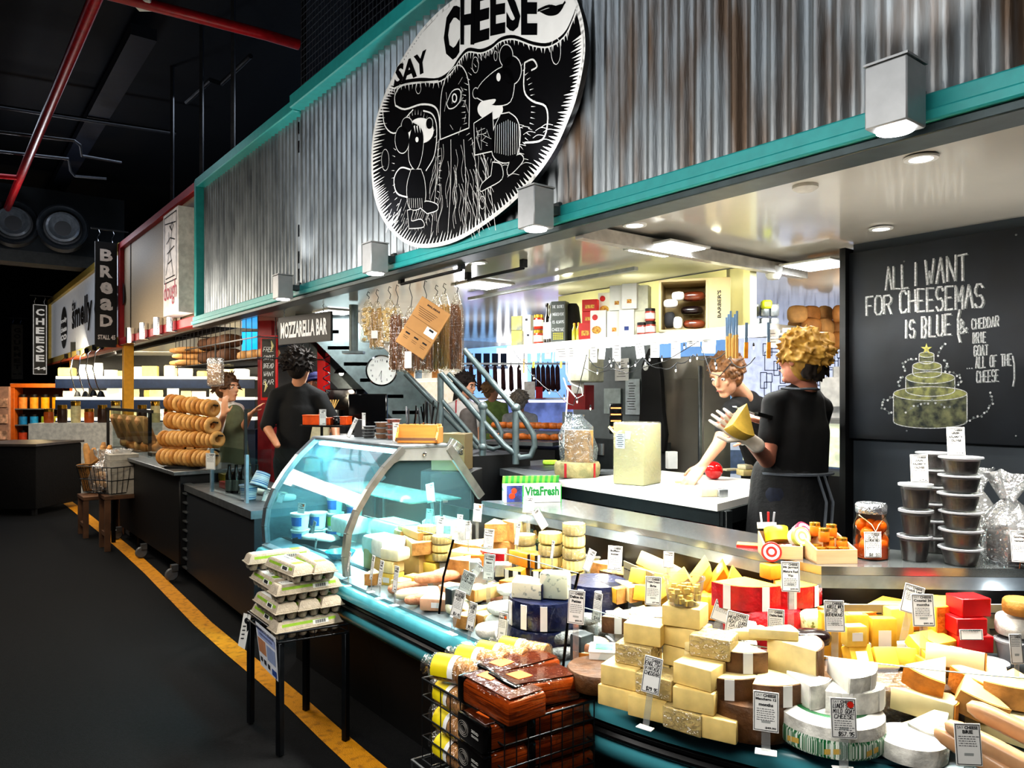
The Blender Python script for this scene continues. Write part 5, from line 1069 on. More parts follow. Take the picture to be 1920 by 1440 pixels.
MB(XS).box((-3.10,3.33,1.845),(2.05,.30,.025),SHM).done('board',sf);MB(XS).box((-3.10,3.185,1.825),(2.05,.012,.05),SHM).done('front_lip',sf)
MB(XS).box((-3.0,3.23,1.812),(1.9,.03,.022),M('tube_shelf','#fbffff',.4,var=0,emit=16)).done('strip_light',sf)
a=ST(-3.0,3.23,1.79);L_=area(a,a+Vector((0,0,-1))-TD*.25,1.9,.05,22,(.98,1,.97));L_.rotation_euler=(L_.rotation_euler.to_matrix()@Matrix.Identity(3)).to_euler();
for s in(-3.7,-3.1,-2.5):point(ST(s,3.35,2.1),2.2,(1,.98,.72),.05)
struct(MB(XS).box((-3.25,3.62,2.04),(1.6,.06,.38),M('lit_panel','#f3efb8',.4,var=.02)).done('wall_shelf_back'))
struct(MB(XS).box((-2.55,3.62,2.04),(.11,.06,.38),M('pillar_grey','#a9adb0',.5,var=.03)).done('pillar_grey'))
MB(XS).box((-3.6,3.05,2.205),(1.6,.03,.02),M('tube_off','#b9bcb9',.4)).done('strip_housing',sf)
SZ=1.8585
def onshelf(px,t=3.28):p=T(px,600,t);return Vector((p.x,p.y,SZ))
def shbox(px,w,h,d,m,lb,t=3.28,z=0,rz=0,deco=None,cat='box',group=None,nm='food_box'):
 p=onshelf(px,t);p.z+=z;return carton(p,SR+R(30)+R(rz),(w,d,h),m,lb,cat,group,nm,deco=deco,lid=False)
GYB=M('box_grey','#5f6258',.5,col2='#b8a83c',scale=14);BXW=M('box_white','#f7f5ea',.45,var=.02);BXR=M('box_red','#c9231f',.45,var=.06)
def frontpic(c,z=.5,s=.5):
 def f(o,d):MB().box((0,-d[1]/2-.0006,d[2]*z),(d[0]*s,.001,d[2]*s*.5),c).done('printed_picture',o)
 return f
FOODP=M('food_picture','#b5622c',.6,var=.4,scale=90,col2='#e6c45a')
shbox(972,.08,.11,.07,GYB,'grey and yellow box at the shelf end, bottom');shbox(972,.08,.10,.07,GYB,'grey and yellow box at the shelf end, top',z=.111)
shbox(993,.065,.10,.06,BXW,'small white box in the lower row beside the red jars',deco=frontpic(INK,.7,.3));shbox(990,.06,.11,.06,BXW,'small white box stacked beside the red jars',z=.101,deco=frontpic(INK,.7,.3))
for k in range(2):jam(onshelf(1010)+Vector((0,0,k*.105)),.034,.10,'red sauce jar with cream label, %s of two'%('lower','upper')[k],cont=M('red_sauce','#9c2a14',.25),nm='sauce_jar').children[0];MB().lathe([(.0352,.02),(.0352,.062)],PAPER,n=20,caps=False).done('paper_label',bpy.data.objects[[q.name for q in bpy.data.objects if q.name.startswith('sauce_jar')][-1]])
for k,(px,t)in enumerate(((1026,3.26),(1035,3.26),(1030,3.34))):
 o=thing('oil_bottle','dark oil bottle with white label, %s'%('beside the red jars','beside the blackboard box','standing behind the other two')[k],'bottle',onshelf(px,t))
 MB().lathe([(.026,0),(.026,.16),(.010,.20),(.010,.25),(.013,.25),(.013,.27),(0,.27)],M('dark_glass','#14100c',.12,coat=.5),n=18).done('glass',o);MB().lathe([(.0268,.03),(.0268,.14)],PAPER,n=18,caps=False).done('paper_label',o)
o=shbox(1050,.10,.27,.08,M('slate_box','#4a4f4a',.6),'slate coloured box with white hand lettering on the shelf');o['label']='slate coloured box with white hand lettering on the shelf'
m=MB()
for i,tt in enumerate(('the secret','ingredient','is always','cheese')):hand(m,tt,(0,.235-i*.05),.08,.018,.0022,CHK,-.0412,jit=.08)
for i in range(4):
 for j in range(6):m.box((-.03+j*.012,-.0411,.06-i*.012),(.008,.0004,.006),M('yellow_mark','#e4dc2a',.6))
m.done('lettering',o,fixn=False)
o=thing('black_bag','black cloth sack slumped behind the yellow bottles','bag',onshelf(1073,3.36));MB().lathe([(.05,0),(.062,.06),(.055,.16),(.045,.24),(.03,.262),(0,.265)],M('black_cloth','#1b1c1c',.8,bump=.5,scale=10),n=14,sq=.7).done('cloth',o)
for k,px in enumerate((1077,1085)):
 o=thing('oil_bottle','small yellow oil bottle with gold cap, %s'%('nearer the slate box','nearer the red boxes')[k],'bottle',onshelf(px,3.24));MB().lathe([(.016,0),(.016,.07),(.008,.09),(.008,.10),(0,.10)],M('yellow_oil','#cfc63a',.15,coat=.4),n=14).done('glass',o);MB().cyl((0,0,.10),.009,.014,GOLDL,12).done('cap',o)
shbox(1100,.085,.105,.06,BXR,'red food box, lowest beside the cereal boxes',deco=frontpic(FOODP,.4,.6),t=3.25);shbox(1108,.10,.075,.06,BXR,'red food box in the middle of the red pile',z=.106,deco=frontpic(FOODP,.4,.6),t=3.3);shbox(1108,.10,.075,.06,BXR,'red food box on top of the red pile',z=.182,deco=frontpic(FOODP,.4,.6),t=3.3)
def cereal(o,d):
 MB().ball((-.01,-d[1]/2-.001,d[2]*.3),.03,FOODP,14,sc=(1,.03,.8)).ball((-.02,-d[1]/2-.001,d[2]*.75),.018,BXR,14,sc=(1,.03,1)).done('printed_picture',o)
shbox(1124,.10,.17,.06,BXW,'white cereal box with red dot and bowl picture, front',t=3.23,deco=cereal);shbox(1138,.10,.15,.06,BXW,'white cereal box with bowl picture, stacked behind',t=3.38,z=.15,deco=cereal);shbox(1138,.10,.149,.06,BXW,'plain white box under the cereal box',t=3.38)
for k,(px,z,h,lb)in enumerate(((1155,0,.16,'white nut box with small picture, lower, cereal side'),(1178,0,.16,'white nut box with blue and nut pictures, lower'),(1160,.161,.15,'white nut box with picture, upper, cereal side'),(1183,.161,.15,'white nut box with two pictures, upper'),(1206,0,.15,'plain cream box side-on, lower'),(1204,.151,.15,'plain cream box side-on, upper'))):
 shbox(px,.09,h,.09,BXW if k<4 else M('box_cream','#ecead0',.5),lb,z=z,t=3.28 if k<4 else 3.34,deco=frontpic(FOODP if k!=1 else M('pic_navy','#2b3f7c',.6),.3,.3)if k<4 else None)
for k,(px,z)in enumerate(((1204,0),(1220,0),(1219,.075))):
 o=jam(onshelf(px,3.24)+Vector((0,0,z)),.03,.072,'pickle jar with black lid and pink label, %s'%('lower, box side','lower, crate side','upper')[k],lidm=BLK,cont=M('pickle_red','#a8483c',.3),nm='pickle_jar');MB().lathe([(.0306,.012),(.0306,.045)],M('pink_label','#ecd5cf',.5),n=20,caps=False).done('paper_label',o)
p=onshelf(1283,3.33);KR=M('kraft_wood','#c3ad7c',.6,var=.06,scale=4)
o=thing('wooden_crate','open wooden crate standing on its side, full of shiny packets','crate',p,SR+R(35))
wC,dC,hC=.255,.24,.285
MB().box((0,0,.006),(wC,dC,.012),KR).box((0,0,hC-.006),(wC,dC,.012),KR).box((-wC/2+.006,0,hC/2),(.012,dC,hC),KR).box((0,dC/2,hC/2),(wC,.012,hC),KR).done('box',o)
MB().box((wC/2+.05,-.03,hC/2),(.012,.20,hC),KR,X=None,rz=0).done('hidden_side',o)if False else MB().box((wC/2,-.0,hC/2),(.012,dC,hC),KR).done('end_board',o)
X=Matrix.Translation((wC/2+.0065,-.005,hC/2))@Matrix.Rotation(math.pi/2,4,'Z')
MB().box((wC/2+.062,-dC/2+.01,hC/2),(.12,.012,hC),KR).done('lettered_board',o)
m=MB(Matrix.Translation((wC/2+.064,-dC/2+.003,hC/2))@Matrix.Rotation(-math.pi/2,4,'Y'));ptext(m,"BARBER'S",(0,0,0),.15,.020,M('dark_print','#2a2a22',.7),bold=True);m.done('lettering',o,fixn=False)
BRP=M('brown_packet','#6b2e17',.25,var=.3,coat=.4);
for k,(x,y,z,d,lb,mt)in enumerate(((.055,-.02,.035,(.12,.10,.05),'shiny brown packet at the bottom of the crate',BRP),(.05,-.01,.19,(.13,.10,.055),'shiny brown packet at the top of the crate',BRP),(.04,.02,.115,(.12,.10,.05),'dark packet in the middle of the crate',DKP),(-.075,-.05,.06,(.06,.06,.09),'black and white canister at the crate bottom',INK),(-.03,-.06,.04,(.05,.05,.07),'white labelled roll at the crate bottom',PAPER),(-.07,-.05,.15,(.08,.06,.05),'white printed roll in the crate middle',PAPER),(-.03,-.05,.19,(.07,.06,.05),'white printed roll high in the crate',PAPER))):
 c_=Matrix.Rotation(SR+R(35),4,'Z')@Vector((x,y,0));loaf(p+Vector((c_.x,c_.y,z-d[2]/2+.012)),SR+R(35),d,mt,lb,'packet',name='food_packet',wob=.04)
for k,(px,w,h,d)in enumerate(((1001,.04,.09,0),(1027,.04,.08,0),(1053,.09,.10,0),(1071,.045,.10,0),(1113,.045,.12,0),(1156,.05,.12,0),(1197,.05,.11,-8),(1228,.05,.11,0),(1267,.05,.12,0),(1130,.04,.10,5),(1300,.07,.06,0),(1330,.07,.10,3),(1450,.05,.09,0),(1475,.04,.09,0))):
 t=3.170 if k<9 else 3.21;p=T(px,640,t);top=1.83
 o=thing('shelf_note','white hand-written note clipped to the shelf edge, %s'%('at the far end under the white boxes','under the red jars','wide one under the slate box','beside the wide one','under the red boxes','under the white nut boxes','tilted, under the black-lidded jars','under the crate side','under the crate middle','half behind, under the cereal boxes','low plain one by the lettered board','broad one near the fork bundle','beside the blonde head','at the near shelf end')[k],'note',Vector((p.x,p.y,top)),0,rot=(0,R(d),SR+R(25)))
 MB().box((0,0,-h/2),(w,.001,h),PAPER).done('paper',o);m=MB()
 for i in range(4):m.box((rnd.uniform(-.1,.1)*w,-.0009,-h*.25-i*h*.15),(w*rnd.uniform(.4,.7),.0003,.0025),INK)
 m.done('handwriting',o)
CORDM=M('cord_black','#1a1d22',.6);BUL=M('fairy_bulb','#fff7e0',.3,var=0,emit=5)
pts=[];anchors=[(962,655),(985,680),(1010,715),(1045,735),(1075,760),(1100,665),(1125,690),(1150,672),(1170,690),(1205,670),(1240,690),(1270,680),(1300,665),(1330,670),(1360,660),(1390,690),(1425,655)]
for i,(px,py)in enumerate(anchors):pts.append(T(px,py,3.15))
ob=[]
for i in range(len(pts)-1):
 for k in range(4):f=k/4;v=lerp(pts[i],pts[i+1],f);v.z-=.02*math.sin(math.pi*f);ob.append(v)
st=thing('string_lights','dark string of small clear fairy lights looped under the shelf','string lights');MB().tube(ob,.0028,CORDM,5).done('cord',st)
pts2=[T(px,py,3.13)for px,py in((1095,690),(1118,700),(1150,692),(1175,700),(1210,688),(1250,676),(1310,640),(1322,670),(1332,700),(1350,705),(1372,680))];MB().tube(pts2,.0025,CORDM,5).done('cord',st)
for i,(px,py)in enumerate(((1001,708),(975,690),(1030,735),(1058,745),(1082,752),(1107,765),(1120,698),(1143,676),(1146,684),(1162,686),(1178,685),(1191,683),(1210,680),(1218,673),(1241,673),(1283,650),(1294,674),(1307,670),(1267,693),(1341,680),(1343,688),(1366,668),(1374,668),(1413,650))):
 p=T(px,py,3.12);MB().lathe([(.0045,.0),(.005,.012),(.002,.02)],CORDM,(0,0,0),8).lathe([(0,-.014),(.003,-.010),(.0042,0)],BUL,(0,0,0),8).done('bulb',st,p)
WDH=M('tool_wood','#c79d5a',.5,var=.1);ORH=M('tool_orange','#f09a1e',.4);BLU=M('tool_blue','#7f9ab5',.35,.4)
def tool(px,y0,y1,m1,m2,lb,split=.5,t=3.08,cat='utensil',nm='cheese_knife',w=.010):
 a=T(px,y0,t);b=T(px+rnd.uniform(-2,2),y1,t);c=lerp(a,b,split);o=thing(nm,lb,cat,a)
 MB().bar((0,0,0),c-a,w,.003,m1).done('blade',o);MB().bar(c-a,b-a,w*1.25,.010,m2).done('handle',o)
for i in range(6):tool(1362+i*4,595-(i%3)*6,668+(i%2)*4,BLU,WDH,'wood-handled fork hanging in the bundle above the bowed man, %s'%('outermost','second','third','fourth','fifth','innermost')[i],.5,nm='serving_fork')
for px,y1,lb in((1400,672,'orange handled cheese knife beside the fork bundle'),(1441,672,'orange handled cheese knife beside the blonde head')):tool(px,605,y1,BLU,ORH,lb,.55,w=.014)
for i,(px,y1,mm,lb)in enumerate(((1002,690,ORH,'orange handled knife under the red jars'),(1053,690,ORH,'orange handled knife under the wide note'),(983,700,WDH,'wide bladed knife at the far shelf end'),(1015,680,STEELD,'steel spreader beside the orange knife'),(1038,680,STEELD,'steel spreader next to the wide note'),(1090,690,STEELD,'steel tool hanging beside the white cupboard'))):tool(px,655,y1,STEELD,mm,lb,.4,t=3.3)
PST2=M('post_grey','#6c7476',.5,var=.06)
struct(MB(XS).box((-4.62,4.75,1.1),(.95,.10,2.2),PST2).done('wall_inner'))
struct(MB(XS).box((-4.35,4.62,.62),(.9,.06,1.04),M('cab_dark','#2a3134',.5)).done('wall_inner_low'))
def flat(px,py,w,h,m,lb,cat,Y=None,t=4.68,nm='notice',d=.004,rz=None,lines=0,group=None):
 p=T(px,py,t);o=thing(nm,lb,cat,p,SR if rz is None else rz,group);MB().box((0,0,0),(w,d,h),m).done('sheet',o)
 if lines:
  q=MB()
  for i in range(lines):q.box((rnd.uniform(-.1,.0)*w,-d/2-.0008,h*.38-i*h*.8/lines),(w*rnd.uniform(.3,.7),.0005,h*.012+.002),INK)
  q.done('writing',o)
 return o
flat(1166,693,.16,.19,PAPER,'hand-written sheet pinned to the grey wall under the lights','notice',lines=7)
flat(1186,744,.16,.30,M('pale_sheet','#cdd8dc',.6),'typed list sheet on the grey wall beside the apron','notice',lines=11)
flat(1148,752,.20,.22,M('pale_sheet2','#aab8b6',.5),'grey-green clipped papers behind the scale display','notice')
p=T(1098,682,4.2);o=thing('wall_cupboard','pale cream wall box cupboard above the red bin','cupboard',p,SR+R(15));MB().box((0,0,0),(.22,.22,.30),M('cup_cream','#d9d9c3',.5),.01).done('cabinet',o);MB().box((.0,-.112,0),(.20,.006,.28),M('cup_door','#e4e4d0',.45),.003).done('door',o)
p=T(1088,745,4.25);o=thing('wall_bin','dark red dispenser with a pale paper liner on the wall','dispenser',p,SR+R(15));MB().prism([(-.09,-.07),(.09,-.07),(.09,.07),(-.09,.07)],-.10,.10,M('bin_red','#8c1a22',.4)).done('body',o);MB().box((.02,-.075,.09),(.12,.01,.12),PAPER,.004).done('liner',o)
o=thing('white_cable','white cord looped and knotted on the shelf post','cable',T(1062,700,3.4));MB().tube([(0,0,.12),(.0,0,0),(.03,-.01,-.07),(.10,-.01,-.10),(.11,-.01,-.15),(.07,-.01,-.17),(.0,-.01,-.09),(-.02,-.01,-.03),(.01,-.01,-.12),(-.02,0,-.5)],.005,WHITE,8).done('cord',o)
o=thing('shelf_post','dark upright post holding up the far shelf end','post',T(1064,700,3.45),SR);MB().box((0,0,-.55),(.05,.05,1.4),M('post_dark','#3c3f40',.5)).done('post',o)
o.location.z=1.25
p=T(1224,700,4.55);o=thing('hanging_apron','black apron with round white badge hanging on the wall','apron',p,SR);AP=M('black_fabric','#08080a',.85,var=.2,scale=20)
prof=[(-.03,.20),(.03,.20),(.06,.14),(.085,.05),(.10,-.05),(.115,-.30),(.15,-.48),(.13,-.62),(-.15,-.62),(-.13,-.40),(-.09,-.12),(-.11,.0),(-.10,.08),(-.06,.13)]
MB(Matrix.Rotation(math.pi/2,4,'X')).prism(prof,-.02,.02,AP,bev=.008).done('cloth',o);MB().lathe([(.028,-.0),(.026,.004),(0,.004)],WHITE,n=20,X=Matrix.Translation((-.055,-.022,.05))@Matrix.Rotation(math.pi/2,4,'X')).done('badge',o)
SSF=M('fridge_steel','#a09a90',.3,.3,var=.12,scale=2,bump=.02)
a=T(1245,700,4.9);b=T(1331,700,4.9)
sa,sb_=toST(a)[0],toST(b)[0]
o=thing('steel_fridge','tall brushed stainless steel fridge behind the work bench','fridge');MB(XS).box(((sa+sb_)/2,5.0,1.02),(sb_-sa,.35,1.62),SSF,.01,2).done('cabinet',o);MB(XS).box(((sa+sb_)/2,4.822,.95),(sb_-sa-.02,.01,1.4),SSF,.004).done('door',o)
MB(XS).box((sb_-.02,4.80,1.0),(.02,.03,1.5),STEELD,.004).done('door_edge',o)
ft=[G(470,1357,0),G(525,1418,0),G(648,1390,0),G(574,1333,0)]
IRON=M('dark_iron_leg','#23262a',.45,.6,var=.2)
et=thing('wire_table','small dark metal table carrying the egg cartons','table')
TZ=.478
for p in ft:MB().box((p.x,p.y,TZ/2),(.026,.026,TZ-.01),IRON,.002,rz=-33).done('leg',et)
m=MB();cen=sum(ft,Vector())/4;tp=[cen+(p-cen)*1.06 for p in ft]
for z in(TZ,TZ+.035):
 m.tube([Vector((p.x,p.y,z))for p in tp],.004,IRON,6,closed=True)
for i in range(9):
 f=i/8;m.tube([Vector((*lerp(tp[0],tp[1],f).xy,TZ)),Vector((*lerp(tp[3],tp[2],f).xy,TZ))],.002,IRON,5);
 m.tube([Vector((*lerp(tp[0],tp[3],f).xy,TZ+.002)),Vector((*lerp(tp[1],tp[2],f).xy,TZ+.002))],.002,IRON,5)
for i in range(4):
 a,b=tp[i],tp[(i+1)%4]
 for k in range(4):q=lerp(a,b,k/4);m.bar(Vector((q.x,q.y,TZ)),Vector((q.x,q.y,TZ+.035)),.003,.003,IRON)
m.done('wire_tray',et)
EC=M('egg_pulp','#b8ab98',.9,var=.1,scale=50,bump=.4);EL=M('egg_label','#e9e9e2',.6,var=.03);EGN=M('egg_green','#8fb62c',.6)
def egg_carton():
 o=thing('egg_carton','x','egg carton');m=MB();L,W,h=.29,.10,.03
 for i in range(6):
  for j in range(2):
   m.lathe([(.014,0),(.018,.006),(.024,h)],EC,(-L/2+L/12+i*L/6,-W/4+j*W/2,0),10)
 m.box((0,0,h+.002),(L+.012,W+.012,.005),EC,.001);m.done('tray',o)
 m=MB();m.prism([(-L/2,-W/2),(L/2,-W/2),(L/2,W/2),(-L/2,W/2)],h+.004,h+.008,EC)
 z0,z1=h+.006,h+.040;a,b=.0,.018
 vs=[(x*(L/2-q),y*(W/2-q),z)for z,q in((z0,0),(z1-.006,b*.6),(z1,b))for x,y in((-1,-1),(1,-1),(1,1),(-1,1))]
 m.add(vs,[[k*4+i,k*4+(i+1)%4,(k+1)*4+(i+1)%4,(k+1)*4+i]for k in(0,1)for i in range(4)]+[[8,9,10,11]],EC);m.done('lid',o,ang=30)
 m=MB();m.box((0,0,z1+.0006),(L*.78,W*.58,.001),EL);m.box((L*.27,0,z1+.0012),(L*.16,W*.52,.001),EGN);m.done('top_label',o)
 m=MB()
 X=Matrix.Translation((0,-W/2+.006,z0+.014))@Matrix.Rotation(-18*D2R,4,'X')
 m.box((0,0,0),(L*.82,.0012,.022),EGN,X=X).box((.05,-.0008,0),(.07,.001,.018),EL,X=X)
 for i in range(14):m.box((.028+i*.0033,-.0016,0),(.0015 if i%3 else .0025,.0006,.014),INK,X=X)
 m.done('side_label',o)
 m=MB(Matrix.Translation((0,0,z1+.0015))@Matrix.Rotation(-math.pi/2,4,'X'));ptext(m,'KANGAROO ISLAND',(-.03,0,.012),.15,.010,INK,bold=True);ptext(m,'FREE RANGE EGGS',(-.03,0,-.006),.12,.007,TXG);m.done('lettering',o,fixn=False)
 return o
e0=egg_carton()
ax=(ft[1]-ft[0]).normalized();ay=(ft[3]-ft[0]).normalized();ra=math.atan2(ax.y,ax.x)
lay=[(.86,.5,0,90,'egg carton in the bottom layer, green barcode side forward'),(.34,.22,0,0,'egg carton in the bottom layer over the paper poster'),(.34,.78,0,0,'egg carton in the bottom layer, rear'),(.62,.13,1,0,'egg carton in the second layer, over the poster'),(.62,.5,1,0,'egg carton in the second layer, middle'),(.62,.88,1,0,'egg carton in the second layer, nearest the case'),(.86,.5,2,90,'egg carton in the third layer, green barcode side forward'),(.36,.2,2,0,'egg carton in the third layer, lettered side to the aisle'),(.36,.75,2,0,'egg carton in the third layer, rear'),(.68,.33,3,4,'egg carton on top with white label up, nearer the aisle'),(.70,.74,3,-3,'egg carton on top with white label up, nearest the case'),(.08,.45,3,86,'egg carton on top at the back, long lettered side forward')]
EH=.078
e0.hide_render=False
for i,(x,y,L,a,lb)in enumerate(lay):
 q=ft[0]+(ft[1]-ft[0])*x+(ft[3]-ft[0])*y;q=Vector((q.x,q.y,TZ+.006+L*EH));rz_=ra+R(a)+(math.pi/2 if False else 0)
 if i==0:e0.location=q;e0.rotation_euler=(0,0,rz_);e0['label']=lb;e0['group']='egg cartons on the wire table'
 else:dup(e0,q,rz_,lb,'egg cartons on the wire table')
def quadthing(nm,lb,cat,pts,m,extra=None):
 a=pts[0];o=thing(nm,lb,cat,a);MB().add([p-a for p in pts],[list(range(len(pts)))],m).done('paper',o,fixn=False);return o
PO=M('poster_paper','#e6e8ee',.6,var=.03)
A_=ft[0]*.92+ft[1]*.08;B_=ft[1];out=-ay*.012
pa=[Vector((*(A_+out).xy,TZ+.06)),Vector((*(B_+out).xy,TZ+.03)),Vector((*(B_+out-ay*.005).xy,TZ-.27)),Vector((*(lerp(A_,B_,.25)+out-ay*.04).xy,TZ-.22))]
pa=[P(478,1163,3.36),P(517,1196,3.10),P(522,1279,3.09),P(489,1246,3.32)]
o=quadthing('paper_poster','printed egg farm poster hanging on the wire table','poster',[pa[0],pa[3],pa[2],pa[1]],PO)
def pq(a,b,c,d,m,k=.002):
 f=lambda u,v:lerp(lerp(pa[0],pa[1],u),lerp(pa[3],pa[2],u),v)+Vector((-.3,-.8,0)).normalized()*k-pa[0]
 return[f(a,b),f(a,d),f(c,d),f(c,b)]
m=MB();
for a,b,c,d,cc in((.1,.12,.95,.30,'#a9b6e0'),(.35,.16,.75,.27,'#2c57b8'),(.05,.33,.45,.66,'#c68a63'),(.5,.36,.92,.70,'#98a6c8'),(.08,.76,.2,.86,'#2b2b30'),(.27,.77,.4,.88,'#2b2b30'),(.48,.79,.6,.9,'#2b2b30'),(.7,.81,.95,.95,'#2c4f96')):m.add(pq(a,b,c,d,None),[[0,1,2,3]],M('poster_'+cc[1:],cc,.6,var=.1))
m.done('printed_picture',o,fixn=False)
m=MB();u=(pa[1]-pa[0]);X=Matrix.Translation(Vector((-.3,-.8,0)).normalized()*.003)@Matrix(((u.x,0,0,0),(u.y,1,0,0),(u.z,0,1,0),(0,0,0,1)))
ptext(m,'KANGAROO ISLAND',(.5,0,-.018),.85,.012,M('poster_print','#35406a',.6),X=X,bold=True);ptext(m,'FREE RANGE EGGS',(.55,0,-.036),.6,.009,M('poster_print','#35406a',.6),X=X);m.done('lettering',o,fixn=False)
pc=[P(457,1149,3.46),P(471,1153,3.42),P(459,1218,3.42),P(446,1210,3.46)]
o=quadthing('hanging_card','narrow white price strip hanging at the table corner','card',[pc[0],pc[3],pc[2],pc[1]],PAPER)
m=MB();m.ball(lerp(pc[0],pc[1],.55)-pc[0]+Vector((-.004,-.004,-.030)),.011,INK,10,sc=(1,.1,1.3))
for i in range(4):a=lerp(lerp(pc[0],pc[3],.36+i*.12),lerp(pc[1],pc[2],.36+i*.12),.5)-pc[0];m.box(a+Vector((0,-.004,0)),(.018,.001,.005),INK)
m.done('printing',o)
BZ=.665
def BX(px,py,z):return G(px,py,z)
c0,c1b,c2b=G(792,1272,BZ),G(946,1362,BZ),G(1114,1313,BZ);c3b=c0+(c2b-c1b)
cor=[c0,c1b,c2b,c3b];H_=.24
WB=M('basket_wire','#3a3d40',.35,.8,var=.1)
bk_=thing('wire_basket','large dark wire basket packed with crackers in front of the case','basket')
m=MB()
for z in(BZ,BZ-.05,BZ-.11,BZ-.17,BZ-H_):m.tube([Vector((p.x,p.y,z))for p in cor],.0028 if z<BZ else .004,WB,6,closed=True)
for i in range(4):
 a,b=cor[i],cor[(i+1)%4];n=8
 for k in range(n):q=lerp(a,b,k/n);m.tube([Vector((q.x,q.y,BZ)),Vector((q.x,q.y,BZ-H_))],.0018,WB,5)
for k in range(9):
 a=lerp(cor[0],cor[1],k/8);b=lerp(cor[3],cor[2],k/8);m.tube([Vector((a.x,a.y,BZ-H_)),Vector((b.x,b.y,BZ-H_))],.0018,WB,5)
m.done('wire_sides',bk_)
rk=thing('wire_rack','silver wire rack shelf on thin legs under the cracker basket','rack')
cc=sum(cor,Vector())/4;cr2=[cc+(p-cc)*1.13 for p in cor];RZ=BZ-H_-.008;m=MB();RKM=M('rack_steel','#8b8f92',.3,.9)
for z in(RZ,RZ-.045):m.tube([Vector((p.x,p.y,z))for p in cr2],.005,RKM,6,closed=True)
for k in range(26):
 a=lerp(cr2[0],cr2[1],k/25);b=lerp(cr2[3],cr2[2],k/25);m.tube([Vector((a.x,a.y,RZ-.045)),Vector((b.x,b.y,RZ-.045))],.0018,RKM,4)
for p in cr2:m.bar(Vector((p.x,p.y,RZ)),Vector((p.x,p.y,RZ-.045)),.006,.006,RKM)
m.done('wire_shelf',rk)
for p in cr2:MB().cyl((p.x,p.y,0),.011,RZ-.046,RKM,10).done('leg',rk)
e1=(cor[1]-cor[0]);e2=(cor[3]-cor[0]);a1=math.atan2(e1.y,e1.x);a2=math.atan2(e2.y,e2.x)
def bp(u,v,z):q=cor[0]+e1*u+e2*v;return Vector((q.x,q.y,z))
RUSK=M('rusk','#d9a768',.8,var=.15,scale=30,bump=.4);YL=M('label_yellow','#f2dc1a',.5,var=.03);CFM=CLEAR('packet_film','#fff6e8',.12,.35,haze=.03,rough=.06,crinkle=45)
def rusk_pack(nm='cracker_roll'):
 o=thing(nm,'x','cracker packet');m=MB()
 for i in range(11):m.lathe([(0,0),(.034,0),(.037,.003),(.037,.009),(.034,.012),(0,.012)],RUSK,n=18,X=Matrix.Translation((-.07+i*.0135,0,.038))@Matrix.Rotation(math.pi/2,4,'Y'))
 m.done('crackers',o);o.children[-1]['kind']='stuff'
 X=Matrix.Translation((0,0,.038))@Matrix.Rotation(math.pi/2,4,'Y')
 MB().lathe([(.0385,-.085),(.0385,.08)],CFM,n=18,X=X,caps=False).lathe([(0,.08),(.0385,.08)],CFM,n=18,X=X).lathe([(.0385,-.085),(.012,-.10),(.03,-.115)],CFM,n=14,X=X,caps=False).done('film',o)
 vs=[]
 for i in range(11):
  a=-.35+i*(3.9/10)
  for x in(-.075,-.018):vs.append((x,-.0395*math.cos(a),.038+.0395*math.sin(a)))
 MB().add(vs,[[2*i,2*i+2,2*i+3,2*i+1]for i in range(10)],YL).done('yellow_label',o,fixn=False)
 vs=[]
 for i in range(11):
  a=-.35+i*(3.9/10)
  for x in(-.018,.0):vs.append((x,-.0395*math.cos(a),.038+.0395*math.sin(a)))
 MB().add(vs,[[2*i,2*i+2,2*i+3,2*i+1]for i in range(10)],LBLW).done('white_label',o,fixn=False)
 m=MB(RM(0,0,90,(-.009,0,0)))
 return o
k0=rusk_pack();first=True
rolls=[(.12,.18,BZ+.008,'on top at the near corner',-40),(.12,.44,BZ+.018,'on top, second from the near corner',-38),(.12,.68,BZ+.018,'on top, third from the near corner',-36),(.14,.93,BZ+.02,'on top, nearest the case',-34),(.12,.16,BZ-.072,'inside, upper row behind the wires',-5),(.12,.16,BZ-.150,'inside, middle row behind the wires',-5),(.12,.16,BZ-.232,'inside, bottom row behind the wires',-5),(.14,.55,BZ-.072,'inside, upper row at the rear',-5),(.14,.85,BZ-.072,'inside, upper row at the case end',-5)]
for i,(u,v,z,w_,tw)in enumerate(rolls):
 q=bp(u+.16,v,z);rz_=a1+R(25 if i<4 else 0);lb='rusk roll with yellow label in clear film, %s'%w_
 if i==0:k0.location=q;k0.rotation_euler=(0,0,rz_);k0['label']=lb;k0['group']='rusk rolls in the basket'
 else:dup(k0,q,rz_,lb,'rusk rolls in the basket')
BCR=M('brown_cracker','#a5531c',.35,scale=10,stretch=(1,1,30),col2='#5a260d',coat=.3,thr=(.4,.55));BKF=M('black_film','#0d0a0a',.12,var=.1,coat=.6);BRF=M('brown_film','#5a2812',.14,var=.3,scale=8,coat=.7,bump=.5,bscale=30);ORL=M('orange_label','#f0762a',.5)
